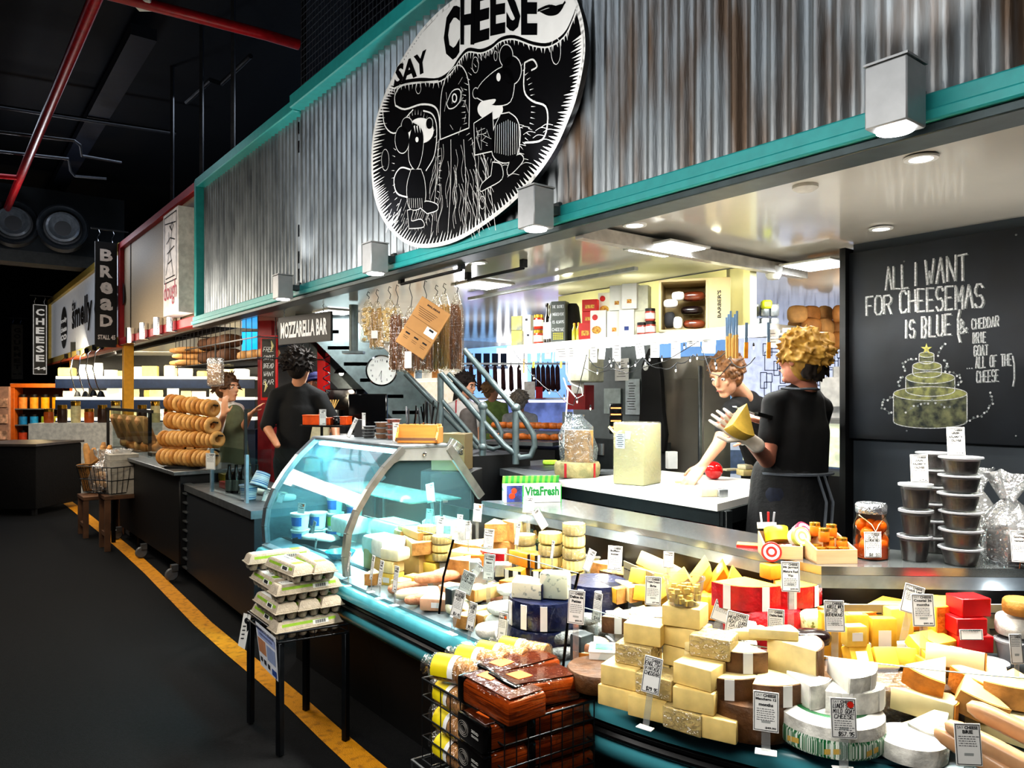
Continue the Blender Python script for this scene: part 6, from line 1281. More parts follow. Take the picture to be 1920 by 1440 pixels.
def cr_pack():
 o=thing('cracker_packet','x','cracker packet')
 MB().box((0,0,.034),(.225,.125,.064),BCR,.010,2).done('cracker_stack',o)
 MB().box((0,0,.036),(.232,.131,.070),CLEAR('cracker_film','#fff0e0',.05,.25,rough=.08,crinkle=30),.014,2).done('film',o)
 MB().box((0,0,.0715),(.21,.11,.003),BRF,.001).done('top_film',o)
 MB().box((-.055,-.0,.0738),(.055,.05,.001),ORL,rz=10).done('orange_label',o)
 MB().box((-.104,0,.036),(.030,.133,.072),BKF,.008,2).done('black_end',o)
 m=MB();X=Matrix.Translation((-.1197,0,.036))@Matrix.Rotation(-math.pi/2,4,'Z');ptext(m,'SEEDED',(.03,-.001,.01),.035,.007,PAPER,X=X);ptext(m,'CRACKERS',(.03,-.001,-.002),.035,.006,PAPER,X=X)
 for q in(.010,.015,.02):m.tube([(q*1.3*math.cos(a*.4189)-.03,-.001,q*math.sin(a*.4189))for a in range(15)],.0006,M('silver_print','#a9a39c',.4),4,closed=True,X=X)
 m.done('lettering',o,fixn=False);return o
k1=cr_pack();a3=a2
for i,(u,v,z,rz_,lb)in enumerate(((.79,.18,BZ+.004,a1+math.pi*0,'dark cracker packet on top with its black end facing the aisle'),(.78,.55,BZ+.004,a2,'brown cracker packet on top, broad side forward'),(.52,.62,BZ+.010,a2+R(3),'brown cracker packet on top behind the other one'),(.78,.25,BZ-.072,a2,'dark cracker packet inside, upper row by the price strip'),(.78,.72,BZ-.072,a2,'dark cracker packet inside, upper row nearest the case'),(.78,.25,BZ-.147,a2,'dark cracker packet inside, middle row by the price strip'),(.78,.72,BZ-.147,a2,'dark cracker packet inside, middle row nearest the case'),(.78,.25,BZ-.222,a2,'dark cracker packet inside, lowest row by the price strip'),(.78,.72,BZ-.222,a2,'dark cracker packet inside, lowest row nearest the case'))):
 q=bp(u,v,z)
 if i==0:k1.location=q;k1.rotation_euler=(0,0,rz_);k1['label']=lb;k1['group']='cracker packets in the basket'
 else:dup(k1,q,rz_,lb,'cracker packets in the basket',rot=(0,R(4)if i==1 else 0,rz_)if i<3 else None)
q=lerp(cor[0],cor[1],.80);card(Vector((q.x,q.y,BZ-.145))+(-e2.normalized())*.010,a1,.040,.125,['SPICED','RYE'],'$4.95','tall price strip clipped to the cracker basket',tilt=0,hand_w=True)
def text3(mb,txt,BL,BR,TL,m,off=None,bold=False):
 vs,fs,tw,th=text_geo(txt,bold);u=BR-BL;v=TL-BL;n=off or Vector((0,0,0))
 return mb.add([BL+u*(p.x/tw+.5)+v*(p.y/th+.5)+n for p in vs],fs,m)
def xbox(s,t,z,ds,dt,dz,m,name,parent=None,bev=0):return MB(XS).box((s,t,z),(ds,dt,dz),m,bev).done(name,parent)
SGN=M('sign_black','#0b0b0c',.5);SLT=M('sign_text','#cfc6bd',.6,emit=.15);WLT=M('sign_white','#e8e8e8',.6,emit=.25)
def hang_sign(s,t0,t1,z0,z1,label,rows,foot,m=SGN,tm=SLT,border=False):
 o=thing('hanging_sign',label,'sign');xbox(s,(t0+t1)/2,(z0+z1)/2,.04,t1-t0,z1-z0,m,'board',o,.003);x=MB();sx=s+.022;n=len(rows);h=(z1-z0);w=t1-t0
 top=z1-h*.05;bot=z0+h*(.17 if foot else .04);cell=(top-bot)/n
 for i,c in enumerate(rows):zz=top-(i+1)*cell;text3(x,c,ST(sx,t0+w*.22,zz+cell*.14),ST(sx,t0+w*.80,zz+cell*.14),ST(sx,t0+w*.22,zz+cell*.88),tm,bold=True)
 if foot:text3(x,foot,ST(sx,t0+w*.12,z0+h*.07),ST(sx,t0+w*.92,z0+h*.07),ST(sx,t0+w*.12,z0+h*.115),tm,bold=True)
 x.done('lettering',o,fixn=False)
 if border:
  b=MB();g=w*.06
  for(ta,za,tb,zb)in((t0+g,z0+g,t1-g,z0+g),(t1-g,z0+g,t1-g,z1-g),(t1-g,z1-g,t0+g,z1-g),(t0+g,z1-g,t0+g,z0+g)):b.bar(ST(sx,ta,za),ST(sx,tb,zb),.012,.012,WLT)
  b.done('border_line',o)
 r_=MB();r_.bar(ST(s,t0-.05,z1+.18),ST(s,t1+.15,z1+.18),.02,.02,BLK)
 for t in(t0+w*.15,t1-w*.2):r_.tube([ST(s,t,z1+.18),ST(s,t+.02,z1+.12),ST(s,t-.01,z1+.06),ST(s,t,z1)],.008,CHROME,6)
 r_.done('hook_rail',o)
hang_sign(-12.0,1.86,2.14,2.22,3.72,'tall black hanging sign with the letters of bread, stall 45',['B','R','e','a','D'],'STALL 45')
hang_sign(-18.9,1.75,2.02,1.98,3.50,'black hanging sign reading cheese 44 in a white outline',list('CHEESE'),'44',border=True,tm=WLT)
hang_sign(-24.8,1.80,2.07,2.0,3.52,'dim grey hanging sign lettered gourmet at the aisle end',list('GOURMET'),'to go',m=M('sign_grey','#5d5850',.6),tm=M('sign_ink','#141312',.7))
WSI=M('sign_ink2','#17181c',.5);o=thing('stall_sign_logo','oval black emblem with small white words on the white stall front','sign')
s0=toST(T(121,600,2.2))[0];sa,sb_=toST(T(115.5,600,2.2))[0],toST(T(127.5,600,2.2))[0];zc=2.93
MB(XS).add([(s0+(sb_-sa)/2*math.cos(a*.2618),TF-.012,zc+.43*math.sin(a*.2618))for a in range(24)],[list(range(24))],WSI).done('oval',o,fixn=False)
m=MB()
for i,w_ in enumerate(('smelly','cheese','co')):text3(m,w_,ST(s0-.42,TF-.016,zc+.08-i*.17),ST(s0+.42,TF-.016,zc+.08-i*.17),ST(s0-.42,TF-.016,zc+.2-i*.17),WLT,bold=True)
m.done('lettering',o,fixn=False)
o=thing('stall_lettering','raised black words on the white stall front beside the oval emblem','sign');m=MB()
sx0,sx1=toST(T(137,600,2.2))[0],toST(T(206,600,2.2))[0];w_=sx1-sx0
text3(m,'smelly cheese',ST(sx0,TF-.02,2.66),ST(sx1+1.2,TF-.02,2.66),ST(sx0,TF-.02,3.3),WSI,bold=True);text3(m,'the',ST(sx0,TF-.02,3.16),ST(sx0+.45,TF-.02,3.16),ST(sx0,TF-.02,3.36),WSI,bold=True);m.done('lettering',o,fixn=False)
for k,(px,py)in enumerate(((125,668),(148,662),(163,658),(178,652),(192,650))):
 p=T(px,py,2.12);o=thing('arm_lamp','black lamp on a wire arm below the white sign, %s'%('first from the cheese sign','second from the cheese sign','third from the cheese sign','fourth from the cheese sign','next to the bread sign')[k],'lamp',p)
 MB().tube([(0,0,0),(-.05,-.1,-.1),(-.07,-.14,-.35),(0,-.15,-.6),(.05,-.15,-.7)],.009,CHROME,6).done('arm',o);MB().lathe([(.0,0),(.03,-.02),(.06,-.10)],BLK,(.06,-.15,-.68),10,caps=False).done('shade',o);MB().box((0,0,0),(.06,.06,.09),BLK).done('mount',o)
s0,s1=toST(T(306,500,2.02))[0],toST(T(334,500,2.02))[0];o=thing('stall_sign','white box sign with a line drawing and red dough lettering','sign');zt,zb=3.68,2.36;zt=T(320,395,2.02).z;zb=T(320,590,2.02).z
xbox((s0+s1)/2,2.10,(zt+zb)/2,s1-s0,.16,zt-zb,M('sign_pale','#e4dedb',.5),'box',o,.005);m=MB();W=s1-s0;text3(m,'dough',ST(s0+W*.08,2.015,zb+.10),ST(s1-W*.08,2.015,zb+.10),ST(s0+W*.08,2.015,zb+.36),M('dough_red','#b0455a',.6));m.done('lettering',o,fixn=False)
m=MB(XS);r=random.Random(2);fx=lambda u,v:(s0+W*u,zb+(zt-zb)*v)
for pl in([(.1,.32),(.9,.32),(.9,.96),(.1,.96),(.1,.32)],[(.15,.9),(.85,.86)],[(.2,.4),(.45,.62),(.4,.8)],[(.7,.36),(.5,.6),(.6,.8),(.45,.86)],[(.3,.6),(.75,.64)],[(.25,.7),(.5,.74),(.8,.7)],[(.35,.5),(.6,.52)],[(.2,.36),(.8,.36)],[(.6,.8),(.7,.84),(.62,.88),(.52,.84),(.6,.8)]):ribbon(m,[fx(*p)for p in pl],.012,2.016,INK)
m.done('line_drawing',o,fixn=False)
for k,(px,py)in enumerate(((245,632),(270,624),(297,615),(322,608))):p=T(px,py,2.1);o=thing('can_lamp','chrome can light under the red trim, %s from the bread sign'%('first','second','third','fourth')[k],'spotlight',p);MB().cyl((0,0,-.08),.055,.2,CHROME,14).done('can',o);MB().box((.0,.06,.02),(.03,.1,.03),CHROME).done('clamp',o);spot(p+Vector((0,0,-.1)),p+Vector((.3,0,-2)),25,90,.7,(1,.85,.6))
NAVY=M('navy_panel','#16253f',.5);LSH=M('lit_shelf','#f6f1e2',.5,var=.03,emit=.8)  # shelf material glows, the shop's bright light is put into it
FX=RM(0,0,6,(-6.55,14.0,0))
def fb(x,y,z,a,b_,c,m,n,par=None):return MB(FX).box((x,y,z),(a,b_,c),m).done(n,par)
struct(fb(0,.4,1.3,3.6,.08,2.5,M('shop_back','#2a2a28',.6),'wall_shop'));sh_=thing('display_shelving','long navy and white lit shelving of the far cheese shop','shelving')
SHZ=(1.10,1.48,1.86)
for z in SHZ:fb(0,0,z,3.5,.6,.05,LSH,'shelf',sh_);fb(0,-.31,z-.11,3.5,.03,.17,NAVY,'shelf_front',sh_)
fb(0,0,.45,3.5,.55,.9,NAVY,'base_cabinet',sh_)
PCH=[M('far_cheese_%d'%i,c,.6,var=.06,emit=.8)for i,c in enumerate(('#f4ead0','#ecd9a0','#f8f4ea','#e0c070','#e9dccb'))]  # far cheeses glow too, their bright lighting sits in the material
r=random.Random(20)
for z,lv in zip(SHZ,('lowest','middle','top')):
 x=-1.65
 while x<1.6:
  w_=r.uniform(.13,.30);h=r.uniform(.10,.25);k=r.random();mt=r.choice(PCH);m=MB()
  if k<.4:m.box((0,0,h/2),(w_*.9,.22,h),mt,.02)
  elif k<.75:m.lathe([(w_*.42,0),(w_*.45,h*.5),(w_*.42,h),(0,h)],mt,n=16)
  else:m.prism([(-w_*.45,-.1),(w_*.45,-.1),(w_*.3,.12)],0,h,mt)
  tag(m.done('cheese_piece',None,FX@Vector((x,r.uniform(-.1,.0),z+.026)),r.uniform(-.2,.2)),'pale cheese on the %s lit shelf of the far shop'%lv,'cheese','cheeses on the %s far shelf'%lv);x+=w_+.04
for x in(-1.2,0,1.2):area(FX@Vector((x,-1.0,2.3)),FX@Vector((x,0,1.3)),1.1,.2,45,(1,.9,.7))
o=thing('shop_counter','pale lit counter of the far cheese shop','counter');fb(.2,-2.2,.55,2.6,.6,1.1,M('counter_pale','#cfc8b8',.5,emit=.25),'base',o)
for i in range(12):
 v=FX@Vector((-.95+i*.2,-2.2,1.101));jam(v,.07,.22+.06*(i%3),'%s jar on the far shop counter'%('amber','dark','pale')[i%3],cont=M('cjar_%d'%(i%3),('#b5541c','#3a2418','#d8c890')[i%3],.3,emit=.15),nm='counter_jar')['group']='jars on the far counter'
area(ST(-10,3.4,2.25),ST(-10,3.6,0),2.0,1.0,30,(1,.9,.75))
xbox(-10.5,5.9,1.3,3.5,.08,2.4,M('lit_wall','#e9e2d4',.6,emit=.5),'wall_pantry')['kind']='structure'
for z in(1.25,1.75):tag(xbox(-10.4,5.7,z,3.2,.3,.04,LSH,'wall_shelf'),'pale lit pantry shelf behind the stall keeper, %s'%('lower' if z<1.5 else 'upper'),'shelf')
for i in range(26):
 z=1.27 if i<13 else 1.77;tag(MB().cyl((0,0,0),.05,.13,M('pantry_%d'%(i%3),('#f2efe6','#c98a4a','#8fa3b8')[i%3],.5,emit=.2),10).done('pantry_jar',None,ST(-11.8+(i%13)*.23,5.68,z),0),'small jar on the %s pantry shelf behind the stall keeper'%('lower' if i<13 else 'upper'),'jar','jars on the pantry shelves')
rp=G(87,893,0);RO=M('rack_orange','#c8641c',.45,var=.08);rk_=thing('spice_rack','orange wooden display rack of spice jars at the aisle end','rack',rp,R(12))
for x in(-.5,.5):MB().box((x,0,.87),(.07,.4,1.74),RO,.005).done('side_post',rk_)
MB().box((0,0,1.72),(1.07,.42,.08),RO,.005).done('top_rail',rk_)
for z in(.35,.68,.98,1.28):MB().box((0,0,z),(.95,.38,.02),M('rack_shelf','#8c8f92',.3,.5)).done('shelf',rk_)
MB().box((0,.18,.9),(.95,.02,1.6),M('rack_back','#4b2a15',.7)).done('back_board',rk_);RX=Matrix.Translation(rp)@Matrix.Rotation(R(12),4,'Z')
JC=[('#e2873a','orange'),('#e8962a','amber'),('#f5a51e','golden'),('#f7a41a','yellow'),('#f6e9c8','pale'),('#1f78a8','blue'),('#2a8fc0','blue'),('#a9b83a','green'),('#c8c03a','green'),('#d8602a','red'),('#c04a2a','red'),('#5a5a60','grey'),('#40404a','grey'),('#3d5a3a','dark green'),('#3d5a3a','dark green'),('#b8b8b0','silver'),('#b8b8b0','silver'),('#5a3a34','brown'),('#5a3a34','brown'),('#3a3a3c','black')]
for i,(c,nm_)in enumerate(JC):
 row,k=divmod(i,5);z=(1.29,.99,.69,.36)[row];v=RX@Vector((-.38+k*.19,-.05,z));h=(.28,.2,.2,.2)[row];o=thing('spice_jar','%s jar on the %s shelf of the orange rack'%(nm_,('top','second','third','bottom')[row]),'jar',v,R(12),'jars on the orange rack')
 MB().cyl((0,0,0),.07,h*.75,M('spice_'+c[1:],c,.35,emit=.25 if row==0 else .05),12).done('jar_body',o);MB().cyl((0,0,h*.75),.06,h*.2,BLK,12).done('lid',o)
point(RX@Vector((.1,-.6,1.9)),14,(1,.75,.4),.1);point(RX@Vector((-1.2,.3,2.1)),14,(1,.9,.8),.1)
for k,(px,y0,y1,c)in enumerate(((10,745,830,'#b98f7a'),)):
 v=G(px,895,0);o=thing('shop_stand','pale stocked shelf stand at the far %s'%('picture edge','side of the orange rack')[k],'stand',v,R(5));MB().box((0,0,.85),(.34,.4,1.7),M('stand_%d'%k,c,.6)).done('frame',o)
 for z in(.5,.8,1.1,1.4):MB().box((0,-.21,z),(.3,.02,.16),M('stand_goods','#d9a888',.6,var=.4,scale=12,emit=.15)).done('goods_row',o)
o=thing('service_cart','black covered cart with a grey top at the picture edge','cart',ST(*toST(G(20,968,0)),0)+Vector((-.15,.5,0)),R(-4));CT=M('cart_cloth','#0e0e11',.85,bump=.3)
MB().box((0,0,.48),(.98,.9,.80),CT,.02,2).done('cloth_cover',o);MB().box((0,0,.895),(1.02,.95,.03),M('cart_top','#5b5450',.4)).done('top',o)
for x in(-.4,.4):MB().cyl((x,-.38,.0),.05,.08,BLK,10).done('caster',o)
BRD=M('bread_crust','#b8722e',.7,var=.25,scale=14,bump=.4);BRL=M('bread_pale','#dca869',.7,var=.15,scale=14);KFT=M('kraft_paper','#b88a58',.8,var=.06);OAK=M('old_wood','#6a4a33',.7,var=.2,scale=6)
def tbl(px,py,w,d,h,m,lb,nm='wooden_stool',rz=SR):
 v=G(px,py,0);o=thing(nm,lb,'stool',v,rz);MB().box((0,d/2,h),(w,d,.04),m,.004).done('seat',o)
 for x in(-1,1):
  for y in(.03,d-.03):MB().box((x*(w/2-.03),y,h/2),(.05,.05,h),m).done('leg',o)
 MB().box((0,.03,h*.3),(w-.06,.03,.04),m).done('stretcher',o);return v
v=tbl(190,1030,.34,.5,.52,OAK,'brown wooden stool under the white boxes');v2=tbl(150,1005,.40,.4,.42,OAK,'brown wooden stool under the baguette basket')
o=thing('wicker_basket','round wicker basket of baguettes in paper sleeves','basket',ST(*toST(G(145,1000,0)),.46)+TD*.2);WK=M('wicker','#a8783e',.8,var=.3,scale=60,bump=.6)
MB().lathe([(.14,0),(.17,.15),(.20,.28),(.19,.28),(.16,.14),(.13,.02),(0,.02)],WK,n=24).done('basket_body',o);MB().tube([(.2*math.cos(a*.2618),.2*math.sin(a*.2618),.28+.16*max(0,math.cos(a*.2618)))for a in range(24)],.015,WK,8,closed=True).done('rim',o)
for k in range(8):a=k*.8;tag(MB(Matrix.Translation(o.location)).tube([(.07*math.cos(a),.07*math.sin(a),.08),(.12*math.cos(a),.12*math.sin(a),.42+.03*(k%3)),(.125*math.cos(a),.125*math.sin(a),.47+.03*(k%3))],[.032,.034,.018],BRL if k%2 else KFT,10).done('baguette'),'baguette standing in the wicker basket%s'%(' in a paper sleeve' if k%2==0 else ', bare crust'),'bread','baguettes in the wicker basket')
for k,(dz,h,w_)in enumerate(((0,.26,.3),(.262,.07,.3),(.335,.06,.28))):carton(ST(*toST(G(190,1030,0)),.542+dz)+TD*.18,SR,(w_,.26,h),M('box_dull','#b9b2a6',.6),'white cardboard box on the stool, %s of the pile'%('bottom','middle','top')[k],'box',name='cardboard_box')
b0=ST(-8.35,1.45,.56);o=thing('wire_basket','black wire basket with bags of buns hooked before the bread counter','basket',b0,SR+R(25));m=MB()
for z,s_ in((0,.8),(.13,.92),(.26,1)):m.tube([(x*.27*s_,y*.2*s_,z)for x,y in((-1,-1),(1,-1),(1,1),(-1,1))],.005,BLK,5,closed=True)
for i in range(9):x=-1+i/4;[m.bar((x*.27*.8,y*.16,0),(x*.27,y*.2,.26),.004,.004,BLK)for y in(-1,1)]
for i in range(7):y=-1+i/3;[m.bar((x*.27*.8,y*.16,0),(x*.27,y*.2,.26),.004,.004,BLK)for x in(-1,1)];m.bar((-.216,y*.16,0),(.216,y*.16,0),.004,.004,BLK)
m.done('wire_frame',o);MB().bar((-.2,.15,0),(-.2,.15,-.56),.03,.03,BLK).bar((.2,.15,0),(.2,.15,-.56),.03,.03,BLK).done('stand_leg',o)
for k in range(6):loaf(b0+Vector((-.1+.1*(k%3),-.02+.05*(k//3),.03+.085*(k//3))),R(-20),(.16,.10,.08),BRL,'pale bun inside the bag in the wire basket, %s row'%('lower','upper')[k//3],'bread','buns in the wire basket',name='bread_bun')
for k,(dx,dz)in enumerate(((-.08,.0),(.1,.0))):
 t_=thing('bread_bag','clear twisted plastic bag over the buns, %s'%('nearer the white boxes','nearer the bagels')[k],'bag',b0+Vector((dx,.0,.02)));r=random.Random(k);N=16;pr=[(.12,0),(.13,.12),(.11,.22),(.03,.29),(.08,.36),(.10,.40)];vs=[]
 for a,z in pr:
  for i in range(N):q=a*(1+r.uniform(-.2,.2));vs.append((q*math.cos(6.283*i/N),q*math.sin(6.283*i/N),z+r.uniform(-.015,.015)))
 MB().add(vs,[[j*N+i,j*N+(i+1)%N,(j+1)*N+(i+1)%N,(j+1)*N+i]for j in range(len(pr)-1)for i in range(N)],CEL).done('bag_film',t_)
bc=thing('bread_counter','black bread counter on casters with a steel edged top','counter');xbox(-7.65,1.88,.50,2.4,.55,.74,BLK,'cabinet',bc,.01);xbox(-7.65,1.86,.885,2.5,.62,.035,STEELD,'top',bc,.004)
for s in(-8.75,-7.6,-6.5):MB(XS).lathe([(.045,-.015),(.055,0),(.045,.015),(0,.015)],M('wheel_grey','#6a6d70',.4),n=16,X=Matrix.Translation((s,1.56,.058))@Matrix.Rotation(math.pi/2,4,'Y')).box((s,1.58,.11),(.06,.05,.05),STEELD).done('caster',bc)
tr=thing('tray_rack','dark tray rack with steel runners beside the bread counter','rack');xbox(-6.52,1.66,.5,.06,.1,.8,BLK,'upright',tr)
for i in range(10):xbox(-6.42,1.66,.12+i*.075,.18,.06,.012,STEELD,'runner',tr)
gg=thing('glass_guard','clear glass guard before the paper wrapped loaves','glass guard')
for s in(-9.9,-9.1,-8.3):MB(XS).box((s+.4,1.72,1.12),(.76,.008,.46),GG,X=None).done('pane',gg)
MB(XS).bar((-10.3,1.72,1.36),(-7.9,1.72,1.36),.02,.03,BLK).done('top_rail',gg)
for s in(-10.3,-8.1):MB(XS).bar((s,1.74,.9),(s,1.74,1.36),.03,.03,BLK).done('guard_post',gg)
xbox(-9.6,2.1,.45,1.5,.8,.88,M('stall_grey','#4c4c4e',.6),'side_counter',bc)
r=random.Random(6)
for k in range(14):
 s=-10.1+.30*(k%7)+r.uniform(-.04,.04);loaf(ST(s,1.95+.22*(k//7),.90),SR+r.uniform(0,3),(.34,.16,.13),(BRD,BRL)[k%2],'crusty loaf behind the glass guard, %s row'%('front','rear')[k//7],'bread','loaves behind the glass',name='bread_loaf')
for k in range(4):tag(MB(RM(20,0,-45)).box((0,0,.16),(.22,.09,.32),KFT,.03).done('bread_bag',None,ST(-9.9+.45*k,1.85,1.0)),'tan paper bag of bread behind the glass guard','bag','paper bags of bread')
BG1=[M('bagel_%d'%i,c,.6,var=.15,scale=20,bump=.2)for i,c in enumerate(('#c48a45','#d9a663','#b87a34'))]
bp0=P(352,860,6.35);bs=thing('bagel_stand','black metal stand with four loaded bagel rods','stand',Vector((bp0.x,bp0.y,.903)))
for x in(-.02,.06):MB().box((x,0,.30),(.012,.012,.60),BLK).done('upright',bs)
MB().box((0,0,.01),(.3,.22,.02),BLK).done('base',bs)
bag=[]
for i,c in enumerate(BG1):
 m=MB();N,K=16,8;vs=[((.036+.0185*math.cos(2*math.pi*k/K))*math.cos(2*math.pi*j/N),(.0160*math.sin(2*math.pi*k/K)),(.036+.0185*math.cos(2*math.pi*k/K))*math.sin(2*math.pi*j/N))for j in range(N)for k in range(K)]
 m.add(vs,[[j*K+k,j*K+(k+1)%K,((j+1)%N)*K+(k+1)%K,((j+1)%N)*K+k]for j in range(N)for k in range(K)],c);o=m.done('bagel',ang=80);bag.append(o)
used=[0,0,0]
for lv,(xa,xb,py0,py1)in enumerate(((318,403,748,760),(318,403,781,792),(305,412,816,817),(304,404,850,854))):
 A=P(xa,py0,6.45);B=P(xb,py1,6.05);n=(10,10,13,12)[lv];MB().tube([A-bs.location,B-bs.location+(B-A).normalized()*.04],.007,BLK,6).done('rod',bs);d=(B-A);rz_=math.atan2(d.y,d.x)-math.pi/2
 for i in range(n):
  for sd in(0,)if lv%2 else(0,):
   k=rnd.choice((0,1,2))if lv<2 else rnd.choice((0,1));p=lerp(A,B,(i+.5)/n)-Vector((0,0,.03+rnd.uniform(-.004,.004)));lb='golden ring bagel threaded on the %s rod of the bagel stand'%('top','second','third','bottom')[lv]
   if used[k]:o=bag[k].copy();COL.objects.link(o)
   else:o=bag[k];used[k]=1
   o.location=p;o.rotation_euler=(rnd.uniform(-.1,.1),0,rz_+rnd.uniform(-.12,.12));o.scale=(rnd.uniform(1.25,1.42),)*3;tag(o,lb,'bagel','bagels on the four rods')
point(bs.location+Vector((-.3,-1.0,1.1)),40,(1,.85,.6),.1)  # added point light to brighten the bagels
point(ST(-8.2,1.9,2.1),14,(1,.9,.75),.1);point(ST(-7.2,3.2,2.05),14,(1,.9,.8),.1)
hc=thing('hanging_cage','black wire cage shelf hanging from the ceiling full of loaves','hanging shelf');hA,hB=toST(P(290,675,7.6)),toST(P(505,672,6.2));s0_,s1_=-9.6,-6.75;t0_,t1_=2.35,3.0;za,zb=1.86,2.24;m=MB(XS)
for z in(za,(za+zb)/2,zb):
 for t in(t0_,t1_):m.bar((s0_,t,z),(s1_,t,z),.012,.012,BLK)
 for s in(s0_,s1_):m.bar((s,t0_,z),(s,t1_,z),.012,.012,BLK)
for i in range(19):s=s0_+(s1_-s0_)*i/18;m.bar((s,t0_,za),(s,t0_,zb),.005,.005,BLK);m.bar((s,t0_,za),(s,t1_,za),.006,.006,BLK)
for i in range(5):t=t0_+(t1_-t0_)*i/4;m.bar((s1_,t,za),(s1_,t,zb),.005,.005,BLK)
m.done('wire_frame',hc)
for k in range(9):loaf(ST(-9.4+.12*(k%3),2.45+.12*(k%2),za+.012+.075*(k//3)),SR+R(60),(.45,.08,.07),BRL,'long baguette stacked in the hanging cage, %s layer'%('bottom','middle','top')[k//3],'bread','baguettes in the cage',name='baguette')
DKB=M('dark_bread','#5b3a20',.8,var=.2,scale=14,bump=.3)
for k in range(6):loaf(ST(-8.75+.36*(k%3),2.5,za+.012+.15*(k//3)),SR+R(10),(.27,.22,.145),DKB,'dark square loaf in the hanging cage, %s layer'%('lower','upper')[k//3],'bread','dark loaves in the cage',name='bread_loaf',wob=.02)
for k in range(3):loaf(ST(-7.6+.28*k,2.55,za+.012),SR,(.23,.2,.1),BRL,'golden flat loaf at the near end of the hanging cage','bread','golden loaves in the cage',name='bread_loaf')
p=P(470,644,8.5);o=thing('wall_screen','bright blue lit screen beyond the hanging cage','screen',p,R(-10));MB().box((0,0,0),(.20,.03,.26),M('screen_blue','#19a5f0',.4,var=0,emit=1.6)).done('display',o);MB().box((0,.02,0),(.22,.02,.28),BLK).done('housing',o)
p=P(404,702,6.2);o=thing('nut_bag','clear bag of brown nuts hanging before the stall keeper','bag',p,R(-15));MB().box((0,0,0),(.14,.04,.18),M('nuts','#a5683c',.6,scale=70,col2='#e0b98c'),.02,2).done('nuts',o);MB().box((0,0,.02),(.15,.05,.24),CEL,.02,2).done('bag_film',o);MB().bar((0,0,.13),(0,0,.25),.01,.01,BLK).done('hook',o)
kc=thing('dark_counter','dark slate counter with a steel top before the mozzarella bar','counter');SLA=M('slate_front','#23272c',.45,var=.06)
A_,B_,z_=(-6.36,1.62),(-4.60,1.56),.80
def quadp(off):return[ST(A_[0],A_[1]+off),ST(B_[0],B_[1]+off),ST(B_[0]+.0,B_[1]+.66),ST(A_[0],A_[1]+.62)]
MB().prism([(p.x,p.y)for p in quadp(.02)],.10,z_-.05,SLA).done('cabinet',kc);MB().prism([(p.x,p.y)for p in quadp(0)],z_-.05,z_,STEELD).done('top',kc)
MB().prism([(p.x,p.y)for p in quadp(.10)],0,.10,BLK).done('plinth',kc)
gg=thing('glass_guard','small upright glass guard on the dark counter','glass guard')
for s in(-5.75,-4.98):MB(XS).box((s,1.66,z_+.16),(.03,.02,.32),M('post_blue','#8fa3b0',.3,.4)).done('guard_post',gg)
MB(XS).box((-5.36,1.66,z_+.18),(.75,.006,.34),GG).done('pane',gg);MB(XS).box((-4.98,2.0,z_+.18),(.006,.66,.34),GG).done('pane',gg)
MB(XS).bar((-5.0,1.66,z_+.3),(-5.0,1.66,z_+.62),.018,.018,BLK).done('shelf_arm',gg)
CUPB=M('cup_stripe','#e6ebf0',.5,scale=4,col2='#3c7ab8',stretch=(.1,.1,24),thr=(.45,.5))
for k,(px,py,Y,up)in enumerate(((466,905,5.1,0),(494,868,5.1,.18))):pot(Vector((U(px,Y,0).x,Y,z_+.005+up)),.06,.10,'blue and white striped paper cup, %s on the dark counter'%('upright','raised')[k],CUPB,None,name='paper_cup',rot=(R(0 if k==0 else 160),R(0 if k==0 else 15),0),cat='cup')
for k in range(5):
 p=U(430+k*13,5.45,z_);o=thing('oil_bottle','dark oil bottle on the dark counter, %s from the bagels'%('first','second','third','fourth','fifth')[k],'bottle',p);MB().lathe([(.028,0),(.028,.13),(.012,.17),(.012,.21),(0,.21)],M('dark_glass','#14100c',.12,coat=.5),n=14).done('glass',o);MB().lathe([(.0285,.02),(.0285,.10)],M('dull_label','#6d746b',.6),n=14,caps=False).done('paper_label',o)
for k in range(3):carton(ST(-6.3+.25*k,1.95,z_),SR,(.2,.10,.07),M('tin_gold','#b3a12c',.3,.4,var=.3),'gold oil tin lying on the dark counter','tin','gold tins',name='oil_tin',lid=False)
card(ST(-5.68,1.63,z_+.17),SR+R(30),.09,.12,['PIZZA'],None,'hand-written card on the glass guard post of the dark counter',hand_w=True,tilt=0)
carton(ST(-5.9,1.85,z_),SR,(.16,.14,.05),M('box_redb','#7c2a22',.5),'dark red flat box on the dark counter',name='flat_box')
for k in range(6):card(ST(-5.5+.13*k,1.78+.05*(k%2),z_+.0),SR+R(35),.05,.07,['Brie'],None,'tilted price card on the ice bed of the dark counter',tilt=-15,roll=12,group='cards on the dark counter',foot=False,body=2)
for k in range(5):loaf(ST(-5.45+.14*k,1.9,z_),SR+R(20*k),(.12,.08,.05),(PST['cream'],WR,M('violet_pack','#8a80b0',.5))[k%3],'soft cheese pack on the ice bed of the dark counter','cheese','packs on the ice bed',name='cheese_pack')
o=thing('tiered_shelf','black two-tier shelf stand holding orange boxes','shelf',ST(-4.95,2.25,z_),SR+R(30))
for z in(.12,.28,.50):MB().box((0,0,z),(.36,.26,.012),BLK).done('tier',o)
for x in(-.16,.16):MB().box((x,.1,.25),(.014,.014,.5),BLK).done('upright',o)
ORX=M('box_orange','#f05a14',.45);cx_=o.location
for k,(dx,w_,h)in enumerate(((-.12,.13,.07),(-.04,.1,.05),(.1,.06,.06))):carton(cx_+Vector((dx,-.02,.507)),R(-10),(w_,.1,h),ORX,'bright orange box on the black tiered shelf, %s'%('widest','half hidden','nearest the man')[k],name='orange_box')
